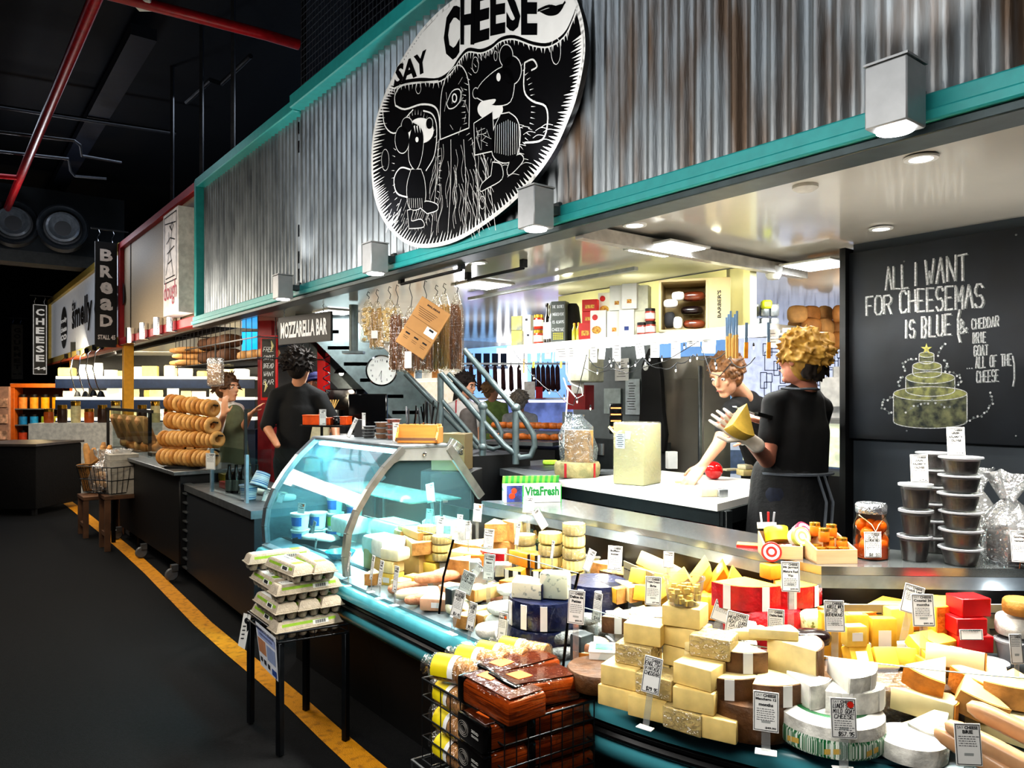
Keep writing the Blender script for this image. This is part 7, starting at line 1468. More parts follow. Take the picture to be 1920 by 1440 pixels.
jam(cx_+Vector((.05,-.04,.507)),.035,.06,'dark jar beside the orange boxes on the black shelf',lidm=BLK,cont=BLKG);card(cx_+Vector((-.03,-.14,.507)),R(-10),.05,.11,['FIG'],'$9','upright white card before the orange boxes',tilt=0)
carton(cx_+Vector((-.08,.0,.287)),R(-10),(.14,.1,.09),M('box_bluew','#b9c9d8',.5,col2='#4a6fb0',scale=8),'pale blue and white box on the middle tier',name='food_box');carton(cx_+Vector((.08,.0,.127)),R(-20),(.12,.1,.07),BLKG,'black box on the lower tier',name='food_box')
struct(MB(RM(0,0,-12,(-2.3,8.3,0))).box((0,0,1.12),(1.0,.08,2.2),M('mozz_wall','#23262b',.6)).done('wall_mozzarella'))
MRD=M('menu_red','#c4161c',.35,var=.05)
for k,px in enumerate((501,607)):v=P(px,745,7.2);struct(MB().box((v.x,v.y,1.12),(.09 if k else .16,.08,2.24),MRD if k else M('menu_red_dim','#8e2228',.4),rz=-20).done('trim_%d'%(50+k)))
v=P(505,690,6.9);o=thing('menu_board','red framed black menu board with white chalk script and a banana shape','menu board',v,R(-12));MB().box((0,0,0),(.17,.02,.60),MRD,.004).done('frame',o);MB().box((0,-.012,0),(.13,.01,.54),SGN).done('panel',o);m=MB()
for i,w_ in enumerate(('Free','sample','BREAD','want','BAR')):hand(m,w_,(0,.17-i*.075),.10,.04,.005,CHK,-.0185,jit=.15,slant=.2)
for c in((.035,.2),(-.03,-.17)):m.tube([(c[0]-.01,-.019,c[1]-.05),(c[0]+.012,-.019,c[1]),(c[0]-.005,-.019,c[1]+.05)],[.004,.014,.004],M('chalk_cream','#e0d6a0',.8),6)
m.done('lettering',o,fixn=False)
a=P(524,620,6.3);b=P(622,612,5.8);o=thing('hanging_sign','black board lettered mozzarella bar hanging on chains','sign');m=MB();u=b-a;u.z=0;zc=2.055;A=Vector((a.x,a.y,zc));B=Vector((b.x,b.y,zc));m.bar(A,B,.02,.23,M('sign_slate','#1a1c20',.5));m.done('board',o)
nn=Vector((u.y,-u.x,0)).normalized()*.012;m=MB();uu=(B-A);text3(m,'MOZZARELLA BAR',A+uu*.05+Vector((0,0,-.065))+nn,B-uu*.06+Vector((0,0,-.065))+nn,A+uu*.05+Vector((0,0,.07))+nn,WLT,bold=True);m.done('lettering',o,fixn=False)
for f in(.1,.85):MB().tube([lerp(A,B,f)+Vector((.004*(-1)**i,0,.09+i*.015))for i in range(10)],.004,STEELD,5).done('chain',o)
m=MB();v=P(612,700,6.9);m.tube([v+Vector((.03*math.cos(i*.9),.03*math.sin(i*.9),.35-i*.0125))for i in range(60)],.005,M('coil_blue','#22283c',.4),5);tag(m.done('coiled_cord'),'dark coiled cord hanging beside the red post','cord')
v=P(640,700,7.0);o=thing('heat_lamp','small glowing lamp above the dark bar corner','lamp',v);MB().lathe([(.0,.06),(.05,.03),(.07,0)],BLK,n=14,caps=False).done('shade',o);MB().ball((0,0,0),.022,M('bulb_warm','#fff0d8',.4,var=0,emit=25),10).done('bulb',o);point(v-Vector((0,.1,.1)),5,(1,.85,.7))
v=P(622,775,6.6);o=thing('tool_jar','white pot of wooden spoons beside the dark bar','pot',v);MB().cyl((0,0,-.09),.045,.12,WHITE,14).done('pot',o)
for k in range(6):MB().bar((0,0,0),(-.06+.024*k,.01,.12),.012,.006,WDH).done('spoon',o)
o=thing('espresso_machine','black and steel coffee machine shadowy behind the bar','coffee machine',P(655,770,7.2)-Vector((0,0,.25)),R(-20));MB().box((0,0,.28),(.34,.3,.36),BLKG,.02,2).done('housing',o);MB().cyl((-.02,-.18,.12),.04,.14,CHROME,14).done('jug',o);MB().box((0,-.1,.02),(.34,.3,.04),STEELD,.01).done('drip_tray',o)
struct(MB(XS).box((-6.2,3.6,.5),(1.6,.5,.98),M('bar_red','#7f1e22',.5)).done('wall_bar_base'))
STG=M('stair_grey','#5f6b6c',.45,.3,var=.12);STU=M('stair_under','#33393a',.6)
st=thing('staircase','grey steel staircase slanting up to the ceiling behind the counter','staircase')
a,b,c=P(600,585,5.9),P(760,760,5.9),P(935,925,5.9)
MB().bar(P(600,590,6.6),P(935,925,6.6),.05,.38,STG).done('stringer',st);MB().bar(P(545,600,7.3),P(860,930,7.3),.05,.25,STG).done('stringer',st)
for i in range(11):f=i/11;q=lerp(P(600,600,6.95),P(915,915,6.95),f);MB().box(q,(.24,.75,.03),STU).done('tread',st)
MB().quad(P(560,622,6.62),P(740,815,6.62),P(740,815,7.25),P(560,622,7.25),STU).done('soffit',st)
RL=M('rail_grey','#6b7779',.4,.5);hr=thing('stair_handrail','grey tubular double handrail running down the staircase','handrail')
Y1,Y2=5.2,6.2
def rail(pl,Y,nm='rail',r=.021):MB().tube([P(x,y,Y)for x,y in pl],r,RL,10).done(nm,hr)
rail([(760,700),(890,835),(930,885),(960,905)],5.9);rail([(826,700),(905,790),(945,835),(975,858),(995,855),(1003,835),(1000,815),(985,790),(968,768),(930,725),(870,655)],Y1)
rail([(840,700),(905,763),(930,790),(940,810),(938,838),(925,842),(900,835),(826,748)],5.6,r=.018)
for x,y0,y1 in((826,700,865),(905,762,900),(967,765,870)):rail([(x,y0),(x,y1)],Y1 if x>900 else 5.6,'rail_post',.024)
for x,y in((905,762),(967,765),(905,838)):MB().ball(P(x,y,Y1),.034,RL,12).done('knuckle',hr)
v=P(716,695,5.7);o=thing('wall_clock','round white wall clock half hidden by the pasta bags','clock',v,R(5));MB().lathe([(.115,0),(.115,.03),(.10,.032),(.10,.02),(0,.02)],WHITE,n=32,X=Matrix.Rotation(math.pi/2,4,'X')).done('case',o);MB().lathe([(.118,0),(.12,.03),(.108,.034)],CHROME,n=32,X=Matrix.Rotation(math.pi/2,4,'X'),caps=False).done('rim',o)
m=MB()
for h in range(1,13):a_=math.pi/2-h*math.pi/6;ptext(m,str(h),(.08*math.cos(a_),-.0215,.08*math.sin(a_)),.010*len(str(h)),.016,INK)
m.bar((0,-.022,0),(-.02,-.022,-.045),.004,.002,INK).bar((0,-.022,0),(-.005,-.022,-.07),.003,.002,INK);m.done('dial_marks',o,fixn=False)
v=P(663,620,5.8);tag(MB().cyl((0,0,-.16),.035,.36,STG,14).box((0,0,-.17),(.16,.1,.02),STG).done('stair_bracket',None,v),'grey tube bracket fixed on the staircase side','bracket')
v=P(690,775,5.4);o=thing('till_monitor','black flat monitor behind the curved case','monitor',v,R(-8));MB().box((0,0,0),(.29,.03,.28),BLKG,.008).done('screen',o);MB().box((0,.04,-.2),(.06,.05,.2),BLK).done('stand',o);MB().box((0,.04,-.3),(.2,.16,.02),BLK).done('foot',o)
struct(MB(XS).box((-4.9,3.2,.62),(1.4,.5,.95),BLK).done('wall_till_base'))
for k,(s0,s1,t)in enumerate(((-4.0,-3.35,2.27),(-3.62,-3.1,2.5))):
 o=thing('hanging_rail','dark hook rail under the ceiling, %s'%('nearer the aisle','deeper inside')[k],'rail');MB(XS).tube([(s0,t,2.19),(s1,t,2.19)],.009,IRON,8).done('rod',o)
 for s in(s0,s1):MB(XS).box((s,t,2.215),(.03,.03,.045),IRON).done('rail_bracket',o)
STK=M('grissini_dark','#9a6438',.7,var=.4,scale=30,stretch=(4,4,.3));STL=M('grissini_pale','#cfa55c',.7,var=.3,scale=30,stretch=(4,4,.3));PAS=M('pasta_pale','#e6c67e',.7,var=.25,scale=40);BF=CLEAR('bag_clear','#faf8f2',.08,haze=.02,rough=.06,crinkle=40)
def hbag(px,pt,pb,w,mt,lb,t=2.3,kind='stick',label=None,top=None):
 A=T(px,pt,t);B=T(px,pb,t);h=A.z-B.z;hk=2.19-A.z;o=thing('hanging_bag',lb,'bag',Vector((B.x,B.y,B.z)),SR+R(35));r=random.Random(px)
 m=MB()
 if kind=='stick':
  for i in range(26):x=r.uniform(-.46,.46)*w;y=r.uniform(-.3,.3)*w*.6;m.tube([(x,y,.01+r.uniform(0,.02)),(x*.9+r.uniform(-.004,.004),y,h*.5),(x*.8,y*.8,h*r.uniform(.74,.86))],.0048,mt,5)
 else:
  for i in range(60):m.ball((r.uniform(-.4,.4)*w,r.uniform(-.3,.3)*w*.7,.02+r.random()*h*.72),.017,mt,6,(1,.6,.8))
 m.done('breadsticks' if kind=='stick' else 'pasta_shapes',o);o.children[-1]['kind']='stuff'
 N=14;vs=[];pr=[(.35,0),(.52,.03),(.54,.4),(.5,.78),(.25,.93),(.12,1.0)]
 for a_,z in pr:
  for i in range(N):q=6.283*i/N;e=1+r.uniform(-.06,.06);vs.append((a_*w*e*math.cos(q),a_*w*.62*e*math.sin(q),z*h))
 MB().add(vs,[[j*N+i,j*N+(i+1)%N,(j+1)*N+(i+1)%N,(j+1)*N+i]for j in range(len(pr)-1)for i in range(N)],BF).done('bag_film',o)
 MB().tube([(0,0,h-.01),(.01,0,h+hk*.4),(-.008,0,h+hk*.8),(0,0,h+hk+.012),(.012,0,h+hk+.002)],.0025,IRON,6).done('hook',o)
 if label:MB().box((.0,-w*.37,h*label[0]),(.045,.002,label[1]),PAPER).done('paper_label',o)
 return o
hbag(690,562,642,.10,PAS,'bag of round crackers hanging first on the rail',kind='b');hbag(707,565,655,.10,STL,'bag of pale breadsticks with a blue ribbon and tag',label=(.3,.05));hbag(730,560,645,.10,PAS,'bag of pale pasta rings behind the ribbon bag',kind='b')
hbag(744,570,697,.10,STK,'tall bag of brown breadsticks beside the carton sheet');hbag(770,575,700,.10,STK,'tall bag of brown breadsticks with a white price card',label=(.2,.10));hbag(797,570,699,.10,STK,'bag of dark breadsticks behind the cardboard sheet',t=2.35)
hbag(818,552,697,.10,STL,'bag of pale breadsticks on the inner rail',t=2.5);hbag(833,548,695,.09,STL,'second bag of pale breadsticks on the inner rail',t=2.5);hbag(856,548,697,.085,STK,'last bag of brown breadsticks near the stair rail',t=2.5)
v=T(793,615,2.2);o=thing('cardboard_packet','flat brown cardboard packet tilted like a diamond among the breadsticks','packet',v,0,rot=(0,R(33),SR+R(38)));CBD=M('brown_card','#b98850',.7,var=.04)
MB().box((0,0,0),(.20,.012,.30),CBD,.002).done('carton',o);m=MB();ptext(m,'MALABAR',(0,-.0065,.125),.09,.011,INK,bold=True)
for i in range(5):m.box((-.02,-.0066,.095-i*.011),(.13-.012*i,.0004,.0025),INK)
for x,z in((0,.03),(0,-.045)):m.box((x,-.0066,z),(.18,.0004,.0016),INK)
for i in range(3):m.box((-.06+i*.06,-.0066,-.07+i*.0),(.03,.0004,.009),INK).box((-.06+i*.06,-.0066,-.09),(.035,.0004,.002),INK).box((-.06+i*.06,-.0066,-.10),(.03,.0004,.002),INK)
m.box((.055,-.0068,.0),(.07,.0004,.045),LBLW).box((.055,-.0072,.012),(.03,.0004,.012),INK);m.done('printing',o,fixn=False)
TZ_=1.274
def on(px,t=1.93,z=TZ_):v=T(px,760,t);return Vector((v.x,v.y,z))
o=thing('utensil_box','slanted bamboo box holding serving knives on the curved case','box',on(788,1.93),SR+R(45));w_=.20
MB().box((0,-.04,.05),(w_,.008,.085),BAMB,.002).box((0,.04,.05),(w_,.008,.085),BAMB,.002).box((-w_/2,0,.04),(.008,.11,.08),BAMB,.002).box((w_/2,0,.04),(.008,.11,.08),BAMB,.002).box((0,0,.006),(w_,.1,.008),BAMB).done('box_body',o)
MB().bar((-w_/2,-.085,.022),(w_/2,-.085,.022),.014,.014,OAK).bar((-w_/2,-.085,.015),(-w_/2,-.04,.06),.01,.014,BAMB).bar((w_/2,-.085,.015),(w_/2,-.04,.06),.01,.014,BAMB).done('front_rail',o);bl_=o.location.copy();r=random.Random(17)
for k in range(16):dx,dy=r.uniform(-.08,.08),r.uniform(-.03,.03);t_=thing('serving_knife','steel serving knife standing in the bamboo box','utensil',bl_+Vector((dx*.9,dy*.5,.012)),0,'knives in the bamboo box');MB().bar((0,0,0),(r.uniform(-.03,.03),r.uniform(-.02,.02),.15+r.random()*.05),.007,.004,CHROME if k%3 else BLK).done('shaft',t_)
carton(on(675,1.95),R(-20),(.055,.04,.10),M('slate_pack','#3b3b3c',.5),'narrow slate coloured packet on the curved case','packet',name='food_packet',lid=False)
for k in range(4):pot(on(692,1.92)+Vector((0,0,.0+k*.017)),.034,.016,'flat clear box with dark contents, %s of four'%('lowest','second','third','topmost')[k],TUBC,CLR,'flat clear boxes',content=OLV2,fill=.8,name='clear_box')
for k in range(3):pot(on(717,1.95)+Vector((0,0,k*.031)),.04,.029,'round clear tub of brown paste, %s of three'%('bottom','middle','top')[k],TUBC,CLR,'tubs of brown paste',content=M('paste_brown','#8a5a38',.6),fill=.85,name='paste_tub')
for k in range(4):pot(on(738,1.96)+Vector((0,0,k*.028)),.038,.026,'clear tub with dried red fruit, %s in its stack'%('bottom','second','third','top')[k],TUBC,CLR,'tubs of dried fruit',content=M('dried_fruit','#a8523c',.6,var=.5,scale=60),fill=.85,name='fruit_tub')
card(on(742,1.84),SR+R(35),.035,.10,['Quince'],None,'narrow white card before the bamboo box',tilt=0);card(on(652,1.86),SR+R(35),.025,.12,['TASTE'],None,'leaning white strip at the far end of the case top',tilt=-4,roll=25);card(on(682,1.9,TZ_+.05),SR+R(40),.022,.09,[],None,'pale plastic strip above the dark clear boxes',tilt=0)
o=thing('cracker_carton','brown cardboard carton lettered crackers behind the case plate','carton',P(848,880,4.35),R(-12));MB().box((0,0,.105),(.20,.18,.21),M('carton_olive','#6a5a38',.7,var=.05),.003).done('box',o);m=MB();ptext(m,'CRACKERS',(.02,-.0925,.105),.14,.026,INK,bold=True);ptext(m,'OBreed',(.02,-.0925,.150),.07,.025,INK);m.done('lettering',o,fixn=False);MB().box((0,0,.2105),(.05,.182,.002),M('carton_tape','#a89468',.5)).done('tape',o)
tag(MB().box((0,0,.53),(.30,.26,1.06),BLK,.004).done('side_cabinet',None,Vector((*P(848,880,4.37).xy,.02)),R(-12)),'dark cabinet under the brown cracker carton','cabinet')
CB1=M('butcher_wall','#94c2f0',.5,var=.12,scale=1.5,emit=.75);struct(MB().box((.9,14.2,1.4),(9.5,.1,2.8),CB1).done('wall_butcher'));struct(MB().box((1.9,11.2,2.95),(6.8,6,.1),M('butcher_ceiling','#8fb0e0',.4,emit=.35)).done('ceiling_butcher'))  # wall and ceiling glow to carry the bluish hall light
struct(MB().box((.2,9.6,2.38),(5.5,.12,.22),M('butcher_fascia','#111216',.4)).done('beam_butcher'));m=MB();
for i,ch in enumerate('MARKET'):ptext(m,ch,(-.6+i*.32,9.53,2.38),.07,.12,WLT)
tag(m.done('fascia_lettering',fixn=False),'spaced pale capital letters on the dark butcher fascia','sign')
for k,(px,py)in enumerate(((950,600),(1000,585))):v=P(px,py,10);tag(MB().box((0,0,0),(1.3,.1,.05),M('tube_blue','#dcebff',.4,var=0,emit=6),rz=-20).done('strip_light',None,v),'long bright strip light in the butcher hall, %s'%('middle','highest','lowest')[k],'ceiling light')
struct(MB(XS).box((-7.6,5.6,2.3),(.3,4.5,.1),M('beam_red','#6d2b2b',.5)).done('beam_red'))
tag(MB().box((0,0,0),(.55,.05,.9),M('window_glow','#ffffff',.5,var=0,emit=4)).done('light_box',None,P(960,700,13.5),0),'bright white light box on the butcher wall','light box')
o=thing('shelf_unit','pale blue wall unit with dark packets in the butcher hall','shelf',P(905,700,13.2));MB().box((0,0,.1),(.9,.3,.05),WHITE).done('shelf',o)
for i in range(6):MB().box((-.38+i*.15,0,.24),(.11,.1,.22),M('dark_pack2','#1b2434',.5)).done('packet',o)
for k in range(14):
 px=868+k*15 if k<8 else 1000+(k-8)*9;v=P(px,705,11.5);tag(MB().tube([(0,0,.22),(0,0,.18),(.0,0,.12),(.01,0,-.2),(0,0,-.24)],[.006,.006,.035,.04,.012],M('salami','#5e2f2c',.6,var=.3,scale=20),8).done('hanging_salami',None,v),'dark salami hanging on the butcher rail','salami','hanging salamis')
tag(MB().bar(P(860,682,11.5),P(1075,682,11.5),.03,.03,STEEL).done('meat_rail'),'steel rail with salamis in the butcher hall','rail')
o=thing('butcher_case','long glass butcher case lit by pink and white strips','display case');a,b=P(945,745,11.6),P(1075,750,11.2);GLB=CLEAR('blue_glass','#cfdcf5',.12)
MB().bar(Vector((a.x-.6,a.y,.55)),Vector((b.x+.3,b.y,.55)),.7,.9,M('case_lower','#c9ced8',.4)).done('base',o);MB().bar(Vector((a.x-.6,a.y,1.48)),Vector((b.x+.3,b.y,1.48)),.5,.03,STEEL).done('top',o);MB().bar(Vector((a.x-.6,a.y-.25,1.44)),Vector((b.x+.3,b.y-.25,1.44)),.03,.03,M('tube_pink','#ffc8f4',.4,var=0,emit=6)).done('light_tube',o)
MB().quad(Vector((a.x-.6,a.y-.28,1.46)),Vector((b.x+.3,b.y-.28,1.46)),Vector((b.x+.3,b.y-.36,1.0)),Vector((a.x-.6,a.y-.36,1.0)),GLB).done('front_glass',o)
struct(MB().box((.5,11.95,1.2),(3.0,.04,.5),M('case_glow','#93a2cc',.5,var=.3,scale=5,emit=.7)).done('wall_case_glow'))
PTY=M('pastry','#c26a22',.5,var=.25,scale=20,emit=.1);o=thing('pastry_table','dark table with trays of pastries before the butcher case','table');a,b=P(925,830,6.9),P(1060,835,6.6);a.z=b.z=1.10
MB().bar(a,b,.6,.03,STEELD).done('top',o);MB().bar(a-Vector((0,0,.55)),b-Vector((0,0,.55)),.5,1.0,BLK).done('cabinet',o);MB().bar(a+Vector((0,.1,.08)),b+Vector((0,.1,.08)),.35,.02,STEELD).done('tray_stand',o)
for k in range(20):f=(k%10+.5)/10;q=lerp(a,b,f)+Vector((0,.18*(k//10)-.06,.021+.0+.09*(k//10)));loaf(q,rnd.uniform(0,3),(.13,.08,.06),PTY,'glazed orange-brown pastry in the %s row of trays'%('front','rear')[k//10],'pastry','pastries on the trays',name='pastry')
area(Vector((.2,9.2,2.7)),Vector((.2,8.2,0)),3.5,1.5,60,(.72,.84,1));area(Vector((2.6,9.5,2.6)),Vector((2.6,7.5,.8)),2,1.0,40,(.95,.95,1));point(Vector((2.3,4.6,1.9)),14,(1,.9,.78),.1);point(ST(-4.4,4.0,1.95),12,(1,.98,.92),.1)  # the two points are added to brighten hanging bread and inner wall
for k,(px,c,w_,h)in enumerate(((993,'#efe8dc',.16,.26),(1011,'#c3202c',.10,.17))):v=P(px,732+k*4,10.9);tag(MB().box((0,0,0),(w_,.02,h),M('poster_%d'%k,c,.5,emit=.2),.002).done('poster',None,v),('small white poster with a food picture on the butcher case','red leaflet standing on the butcher case')[k],'poster')
point(P(872,690,6.9),9,(.95,.95,1),.1)  # added point light for the woman behind the stair rails
struct(MB().box((3.6,8.2,1.75),(2.2,.06,1.2),M('sketch_panel','#d5ddf6',.5,emit=.95)).done('wall_sketch'));m=MB();r=random.Random(12)  # panel glows, the bright background light is put into its material
for i in range(60):x=2.7+r.random()*1.6;z=1.3+r.random()*.8;w_=r.uniform(.04,.14);h=r.uniform(.05,.2);ribbon(m,[(x,z),(x+w_,z),(x+w_,z+h),(x,z+h),(x,z)],.008,8.165,M('sketch_line','#3a3f58',.7))
tag(m.done('wall_drawing',fixn=False),'thin black sketch of frames and windows on the pale blue wall','wall drawing')
o=thing('white_cabinet','white cabinet with pale blue drawers behind the bowed man','cabinet',Vector((2.25,7.2,0)));MB().box((0,0,.6),(2.0,.5,1.2),M('cab_pale','#dfe8f4',.5,emit=.6)).done('carcass',o)  # carcass glows as well, part of the painted background brightness
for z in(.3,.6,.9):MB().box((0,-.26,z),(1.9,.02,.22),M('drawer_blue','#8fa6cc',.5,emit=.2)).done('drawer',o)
MB().box((0,0,1.22),(2.1,.6,.04),WHITE).done('top',o)
KFB=M('paper_bun','#c78a4c',.6,var=.15);
for k in range(12):
 px=1495+(k%4)*26;py=(606,655,630)[k//4];v=P(px,py,5.4+.1*(k%3));o=loaf(v,R(20*k),(.14,.09,.13),KFB if k%2 else BRL,'round bread hanging in a film bag behind the blonde person','bread','hanging bread bags',name='hanging_bread',wob=.03)
for k in range(6):
 v=P(1415+(k%3)*18,582+(k//3)*26,4.6);tag(MB().box((0,0,0),(.055,.05,.08),FOIL,.012,2).done('foil_pack',None,v),'crinkled foil pack stacked beyond the grey pillar','packet','foil packs')
tag(MB().box((0,0,-.012),(.34,.22,.015),SHM).done('wall_shelf',None,P(1433,625,4.6)),'short white shelf end under the foil packs','shelf');tag(MB().box((0,0,0),(.06,.05,.05),M('lime_tin','#c9d21e',.5),.01).done('spice_tin',None,P(1437,571,4.5)),'lime yellow tin on the foil packs','tin')
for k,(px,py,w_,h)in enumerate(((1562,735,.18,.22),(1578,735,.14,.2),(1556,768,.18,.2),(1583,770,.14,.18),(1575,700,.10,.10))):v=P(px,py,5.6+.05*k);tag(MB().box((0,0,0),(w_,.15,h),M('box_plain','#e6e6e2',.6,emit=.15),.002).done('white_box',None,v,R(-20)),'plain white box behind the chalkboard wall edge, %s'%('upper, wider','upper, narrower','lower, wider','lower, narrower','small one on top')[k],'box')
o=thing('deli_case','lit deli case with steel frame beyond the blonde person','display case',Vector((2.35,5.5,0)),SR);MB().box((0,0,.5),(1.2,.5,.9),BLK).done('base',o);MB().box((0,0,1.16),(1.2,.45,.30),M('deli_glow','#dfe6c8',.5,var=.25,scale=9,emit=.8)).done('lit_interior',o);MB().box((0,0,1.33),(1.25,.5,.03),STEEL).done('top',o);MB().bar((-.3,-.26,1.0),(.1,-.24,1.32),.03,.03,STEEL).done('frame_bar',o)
def SPt(px,py,t=2.10):p=T(px,py,t);return(toST(p)[0],p.z)
out_=[(700,345),(698,300),(700,262),(706,228),(718,190),(732,158),(745,130),(766,95),(790,60),(820,28),(855,0),(900,-30),(950,-50),(1000,-52),(1045,-38),(1072,-10),(1086,25),(1093,60),(1094,100),(1087,145),(1076,190),(1060,232),(1040,275),(1012,318),(980,357),(945,390),(905,420),(868,443),(830,457),(790,461),(760,452),(735,430),(715,400),(705,372)]
eb=thing('emblem_sign','big round black and white carved-style emblem board on the corrugated front','sign',(0,0,0))
SB=M('emblem_black','#0e0e10',.22,coat=.5,var=.05);SW=M('emblem_white','#e9e9e7',.3,coat=.3,var=.02)
def smooth(pl,k=3):
 o=[]
 n=len(pl)
 for i in range(n):
  p0,p1,p2,p3=pl[i-1],pl[i],pl[(i+1)%n],pl[(i+2)%n]
  for j in range(k):
   t=j/k;o.append(tuple(.5*((2*p1[c])+(-p0[c]+p2[c])*t+(2*p0[c]-5*p1[c]+4*p2[c]-p3[c])*t*t+(-p0[c]+3*p1[c]-3*p2[c]+p3[c])*t**3)for c in(0,1)))
 return o
def sm(pl,k=4):e=smooth([pl[0]]+pl+[pl[-1]],k);return e[k:-2*k]+[pl[-1]]
O2=smooth(out_,3);P2=[SPt(*p)for p in O2]
m=MB(XS);n=len(P2);m.add([(s,2.10,z)for s,z in P2]+[(s,2.135,z)for s,z in P2],[list(range(n)),[i+n for i in range(n)][::-1]]+[[i,(i+1)%n,(i+1)%n+n,i+n]for i in range(n)],SB);m.done('board',eb,ang=30)
dm=MB(XS);r=random.Random(77)
def fl(pl,m,y):dm.add([(SPt(*p)[0],y,SPt(*p)[1])for p in pl],[list(range(len(pl)))],m)
def ln_(pl,w=.006,m=SW,y=2.0975):ribbon(dm,[SPt(*p)for p in pl],w,y,m)
def tri(a,b,w,m=SW,y=2.0972):
 A=SPt(*a);B=SPt(*b);dx,dz=B[0]-A[0],B[1]-A[1];L=math.hypot(dx,dz)or 1;nx,nz=-dz/L*w/2,dx/L*w/2;dm.add([(A[0]+nx,y,A[1]+nz),(A[0]-nx,y,A[1]-nz),(B[0],y,B[1])],[[0,1,2]],m)
ln_(O2+[O2[0]],.022,SW,2.0985)
cxm,cym=890,210
for i in range(0,len(O2)):
 for k in range(2):
  p=O2[i];q=O2[(i+1)%len(O2)];f=k/2;a=(lerp(p[0],q[0],f),lerp(p[1],q[1],f));L=r.uniform(.06,.13)
  if a[1]>60:tri(a,(lerp(a[0],cxm,L),lerp(a[1],cym,L*.9)),.016)
low=sm([(722,172),(735,160),(760,150),(790,146),(822,146),(846,130),(862,106),(878,90),(902,92),(922,84),(940,70),(965,66),(1000,78),(1030,80),(1058,62),(1074,32),(1082,8)])
top=[(1070,-12),(1045,-36),(1000,-50),(950,-48),(900,-28),(857,2),(822,30),(792,62),(768,97),(747,132),(730,160)]
fl(low+top,SW,2.0978);ln_([(x,y+8)for x,y in low],.007)
for i in range(0,len(low)-1):p=low[i];tri((p[0],p[1]+8),(p[0]+r.uniform(-3,3),p[1]+8+r.uniform(8,15)),.010)
def tq(txt,BL,BR,TR,TL,m,y=2.0968):
 vs,fs,tw,th=text_geo(txt,True);o=[]
 for v in vs:
  u=v.x/tw+.5;w=v.y/th+.5;px=lerp(lerp(BL[0],BR[0],u),lerp(TL[0],TR[0],u),w);py=lerp(lerp(BL[1],BR[1],u),lerp(TL[1],TR[1],u),w);s,z=SPt(px,py);o.append((s,y,z))
 dm.add(o,fs,m)
tq('SAY',(738,166),(806,132),(800,92),(744,124),SB);
for i,(ch,x0,x1,b0,b1,t0,t1)in enumerate((('C',833,862,118,108,22,5),('H',864,890,84,84,-6,-14),('E',890,918,82,74,-16,-24),('E',920,948,68,62,-26,-30),('S',950,976,60,58,-32,-34),('E',978,1008,66,66,-34,-34))):tq(ch,(x0,b0),(x1,b1),(x1+2,t1),(x0,t0),SB)
ln_(sm([(1010,20),(1030,12),(1050,15),(1060,5)]),.012,SB,2.0966);fl(sm([(1012,22),(1030,30),(1048,26),(1058,8),(1035,14)]),SB,2.0967)
ln_(sm([(742,198),(741,180),(752,162),(780,156),(822,152)]),.008);ln_(sm([(742,198),(760,205),(790,196),(815,200),(824,220),(826,262)]),.010);ln_(sm([(718,205),(722,235),(738,250),(760,240),(762,222),(775,206)]),.008)
arch_=sm([(826,262),(827,190),(835,150),(852,126),(868,126),(880,160),(880,240)]);ln_(arch_,.006);ln_([(826,262),(880,240)],.006)
ln_(sm([(838,195),(848,172),(862,168),(865,185),(855,200),(843,204),(838,195)]),.006);fl(ell(853,184,5,9),SW,2.0972);fl(ell(853,184,3,6),SB,2.0969)
for i in range(14):x=832+r.random()*44;y=140+r.random()*100;ln_([(x,y),(x+r.uniform(-8,8),y+r.uniform(8,22))],.002)
for x0,x1 in((824,808),(846,840),(870,872),(886,900),(900,930)):ln_(sm([(x0,262),(lerp(x0,x1,.5)+3,340),(x1,448-abs(x1-820)*.15)]),.0035)
for i in range(46):x=815+r.random()*95;y=270+r.random()*110;k=(x-850)/90;ln_(sm([(x,y),(x+k*10+3,y+22),(x+k*20-2,y+48),(x+k*32,y+70)]),.0022)
for i in range(26):x=935+r.random()*85;y=235+r.random()*110;(ln_(sm([(x,y),(x+10,y-6),(x+22,y-4)]),.0022)if x+y*.9<1270 else None)
for i in range(26):x=722+r.random()*80;y=395+r.random()*45;ln_([(x,y),(x+8,y-22)],.002)
for c,rx,ry in(((785,165),5,11),((892,122),6,15),((930,105),3,9),((1043,96),9,25),((723,300),7,20),((905,380),5,12)):ln_(ell(*c,rx,ry),.003)
def mouse(parts):
 for kind,a in parts:
  if kind=='f':fl(a,SW,2.0971)
  elif kind=='b':fl(a,SB,2.0964);ln_(a+[a[0]],.010,SW,2.0968)
  elif kind=='k':fl(a,SB,2.0961)
  else:ln_(a,a and .008,SW,2.0960)
mouse([('f',ell(920,205,24,20)),('l',sm([(985,118),(1000,112),(1008,125),(998,132)])),('l',sm([(985,118),(984,170),(1000,190),(1024,200),(1028,230),(1018,262),(985,268)]))])
mouse([('b',sm([(940,215),(925,250),(925,290),(945,305),(968,295),(976,255),(970,225),(955,212)])),('b',sm([(890,180),(905,155),(935,130),(955,128),(965,150),(958,190),(930,198),(908,190)])),('b',ell(960,132,18,26)),('b',ell(950,105,12,20)),('b',ell(893,175,5,9)),('b',[(890,232),(924,210),(928,282),(892,290)]),('b',sm([(925,305),(940,310),(942,335),(915,352),(902,358),(905,345),(922,330)])),('b',sm([(958,300),(975,290),(982,300),(968,318),(955,328),(952,318)]))])
for i in range(12):ln_([(930+i*4,225+abs(i-6)*2),(929+i*4.2,292-abs(i-6))],.003,SW,2.0958)
for i in range(14):ln_([(893+r.random()*30,235+r.random()*40),(897+r.random()*28,240+r.random()*44)],.0018,SW,2.0958)
